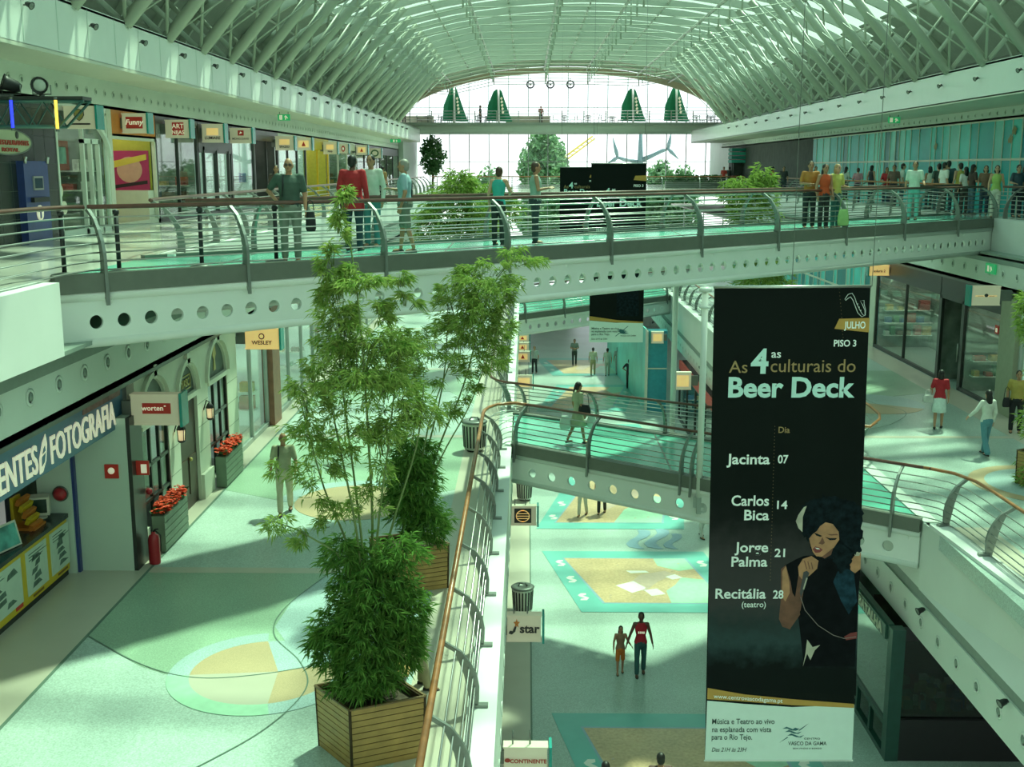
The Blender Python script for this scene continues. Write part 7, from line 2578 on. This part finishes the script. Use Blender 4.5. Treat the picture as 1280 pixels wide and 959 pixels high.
# ---- lower footbridge
pw_ = zp(722, 555, L1)
person('woman with black shoulder bag and carrier bags crossing the lower footbridge', pw_, 62, 1.66, (.38, .42, .28), 'short', 'skirt', (.36, .40, .26), 'pony', 'black', 'tan', female=True, stride=.2, voxel=UPF)
bag('black shoulder bag of the woman crossing the lower footbridge', (pw_.x + .16, pw_.y - .22, L1 + .84), .34, .26, .12, (.012, .012, .014), rz_=-.4, strap_len=.32)
CARR = mat('carrier_bag_film', (.55, .66, .60), .4, var=.06)
bag('pale carrier bag hanging at the back of the woman on the lower footbridge', (pw_.x - .33, pw_.y - .05, L1 + .42), .3, .34, .16, None, 'carrier_bag', m_=CARR, strap_len=.12)
bag('pale carrier bag hanging in front of the woman on the lower footbridge', (pw_.x + .36, pw_.y + .0, L1 + .46), .26, .3, .14, None, 'carrier_bag', m_=CARR, strap_len=.12)
# ---- ground floor
pm = zp(800, 844, 0)
def shirtprint(c, up, hd, arms, hip):
    for q in range(4):
        p = up((-.07 + .045 * q, .139, 1.245))
        c.obox(p, (.017, 0, 0), (0, .006, 0), (0, 0, .028))
person('woman in a red sleeveless top and dark teal jeans holding a child by the hand', pm, 182, 1.68, (.40, .015, .03), 'none', 'trousers', (.025, .10, .10), 'short', 'black', 'dark', female=True, stride=.12,
       R=((.27, .02, 1.16), (.36, .06, .90)), L=((-.25, .0, 1.15), (-.3, .08, .93)), voxel=UPF, extra=[('shirt_lettering', LETW, shirtprint)])
person('child in a patterned top and orange shorts holding the hand of the woman in red', (pm.x - .50, pm.y + .08, 0), 180, 1.28, (.26, .15, .09), 'none', 'shorts', (.55, .16, .02), 'long', 'black', 'tan', female=True, stride=.1,
       L=((-.26, .02, 1.2), (-.36, .05, 1.06)), voxel=.0135)
person('person in pale trousers walking under the lower footbridge, left of two', zp(728, 645, 0), 200, 1.72, (.5, .5, .42), 'short', 'trousers', (.52, .50, .42), 'short', 'black', 'tan', stride=.16)
person('person in black trousers walking under the lower footbridge, right of two', zp(752, 642, 0), 190, 1.74, (.3, .32, .3), 'short', 'trousers', (.02, .025, .03), 'short', 'black', 'tan', stride=.14)
person('person in pale trousers half hidden by the edge of the nearest banner', zp(877, 672, 0), 150, 1.72, (.55, .58, .54), 'short', 'trousers', (.62, .66, .60), 'short', 'black', 'tan', stride=.15)
for (px, py, lab, col, hz_) in ((826, 949, 'dark-haired person below the bottom edge, only the head showing, right one', (.12, .06, .05), 1.62), (757, 960, 'dark-haired person below the bottom edge, barely showing, left one', (.1, .1, .1), 1.62)):
    p = zp(px, py, hz_)
    person(lab, (p.x, p.y, 0), 0, 1.74, col, 'short', 'trousers', (.03, .03, .04), 'short', 'black', 'tan')
for (px, py, lab, col, bc, st_, f_, pose) in ((718, 457, 'distant man with folded arms in dark clothes, in the bright middle of the ground floor', (.16, .2, .18), (.03, .05, .05), .1, 180, 1), (668, 467, 'distant man in grey shirt and black trousers by the lit signs', (.34, .38, .36), (.02, .02, .025), .1, 190, 0),
                                     (741, 469, 'distant person in beige, left of the three walking side by side', (.48, .46, .34), (.38, .3, .16), .16, 5, 0), (759, 470, 'distant person in pale grey, middle of the three side by side', (.42, .46, .40), (.40, .42, .36), .16, 0, 0),
                                     (772, 468, 'distant woman in patterned dress, right of the three side by side', (.34, .36, .34), (.30, .34, .32), .14, -5, 0), (786, 486, 'distant man in black with hands on his hips in front of the glass wall', (.02, .03, .035), (.025, .03, .04), .0, 20, 2)):
    person(lab, zp(px, py, 0), f_, 1.74, col, 'short', 'trousers', bc, 'long' if 'woman' in lab else 'short', 'black', 'tan', stride=st_, R=(None, FOLD_R, HIP_R)[pose], L=(None, FOLD_L, HIP_L)[pose], voxel=.018, female='woman' in lab)

# ------------------------------------------------------------------ tidy
for o in bpy.data.objects:
    if '_o' in o:
        del o['_o']
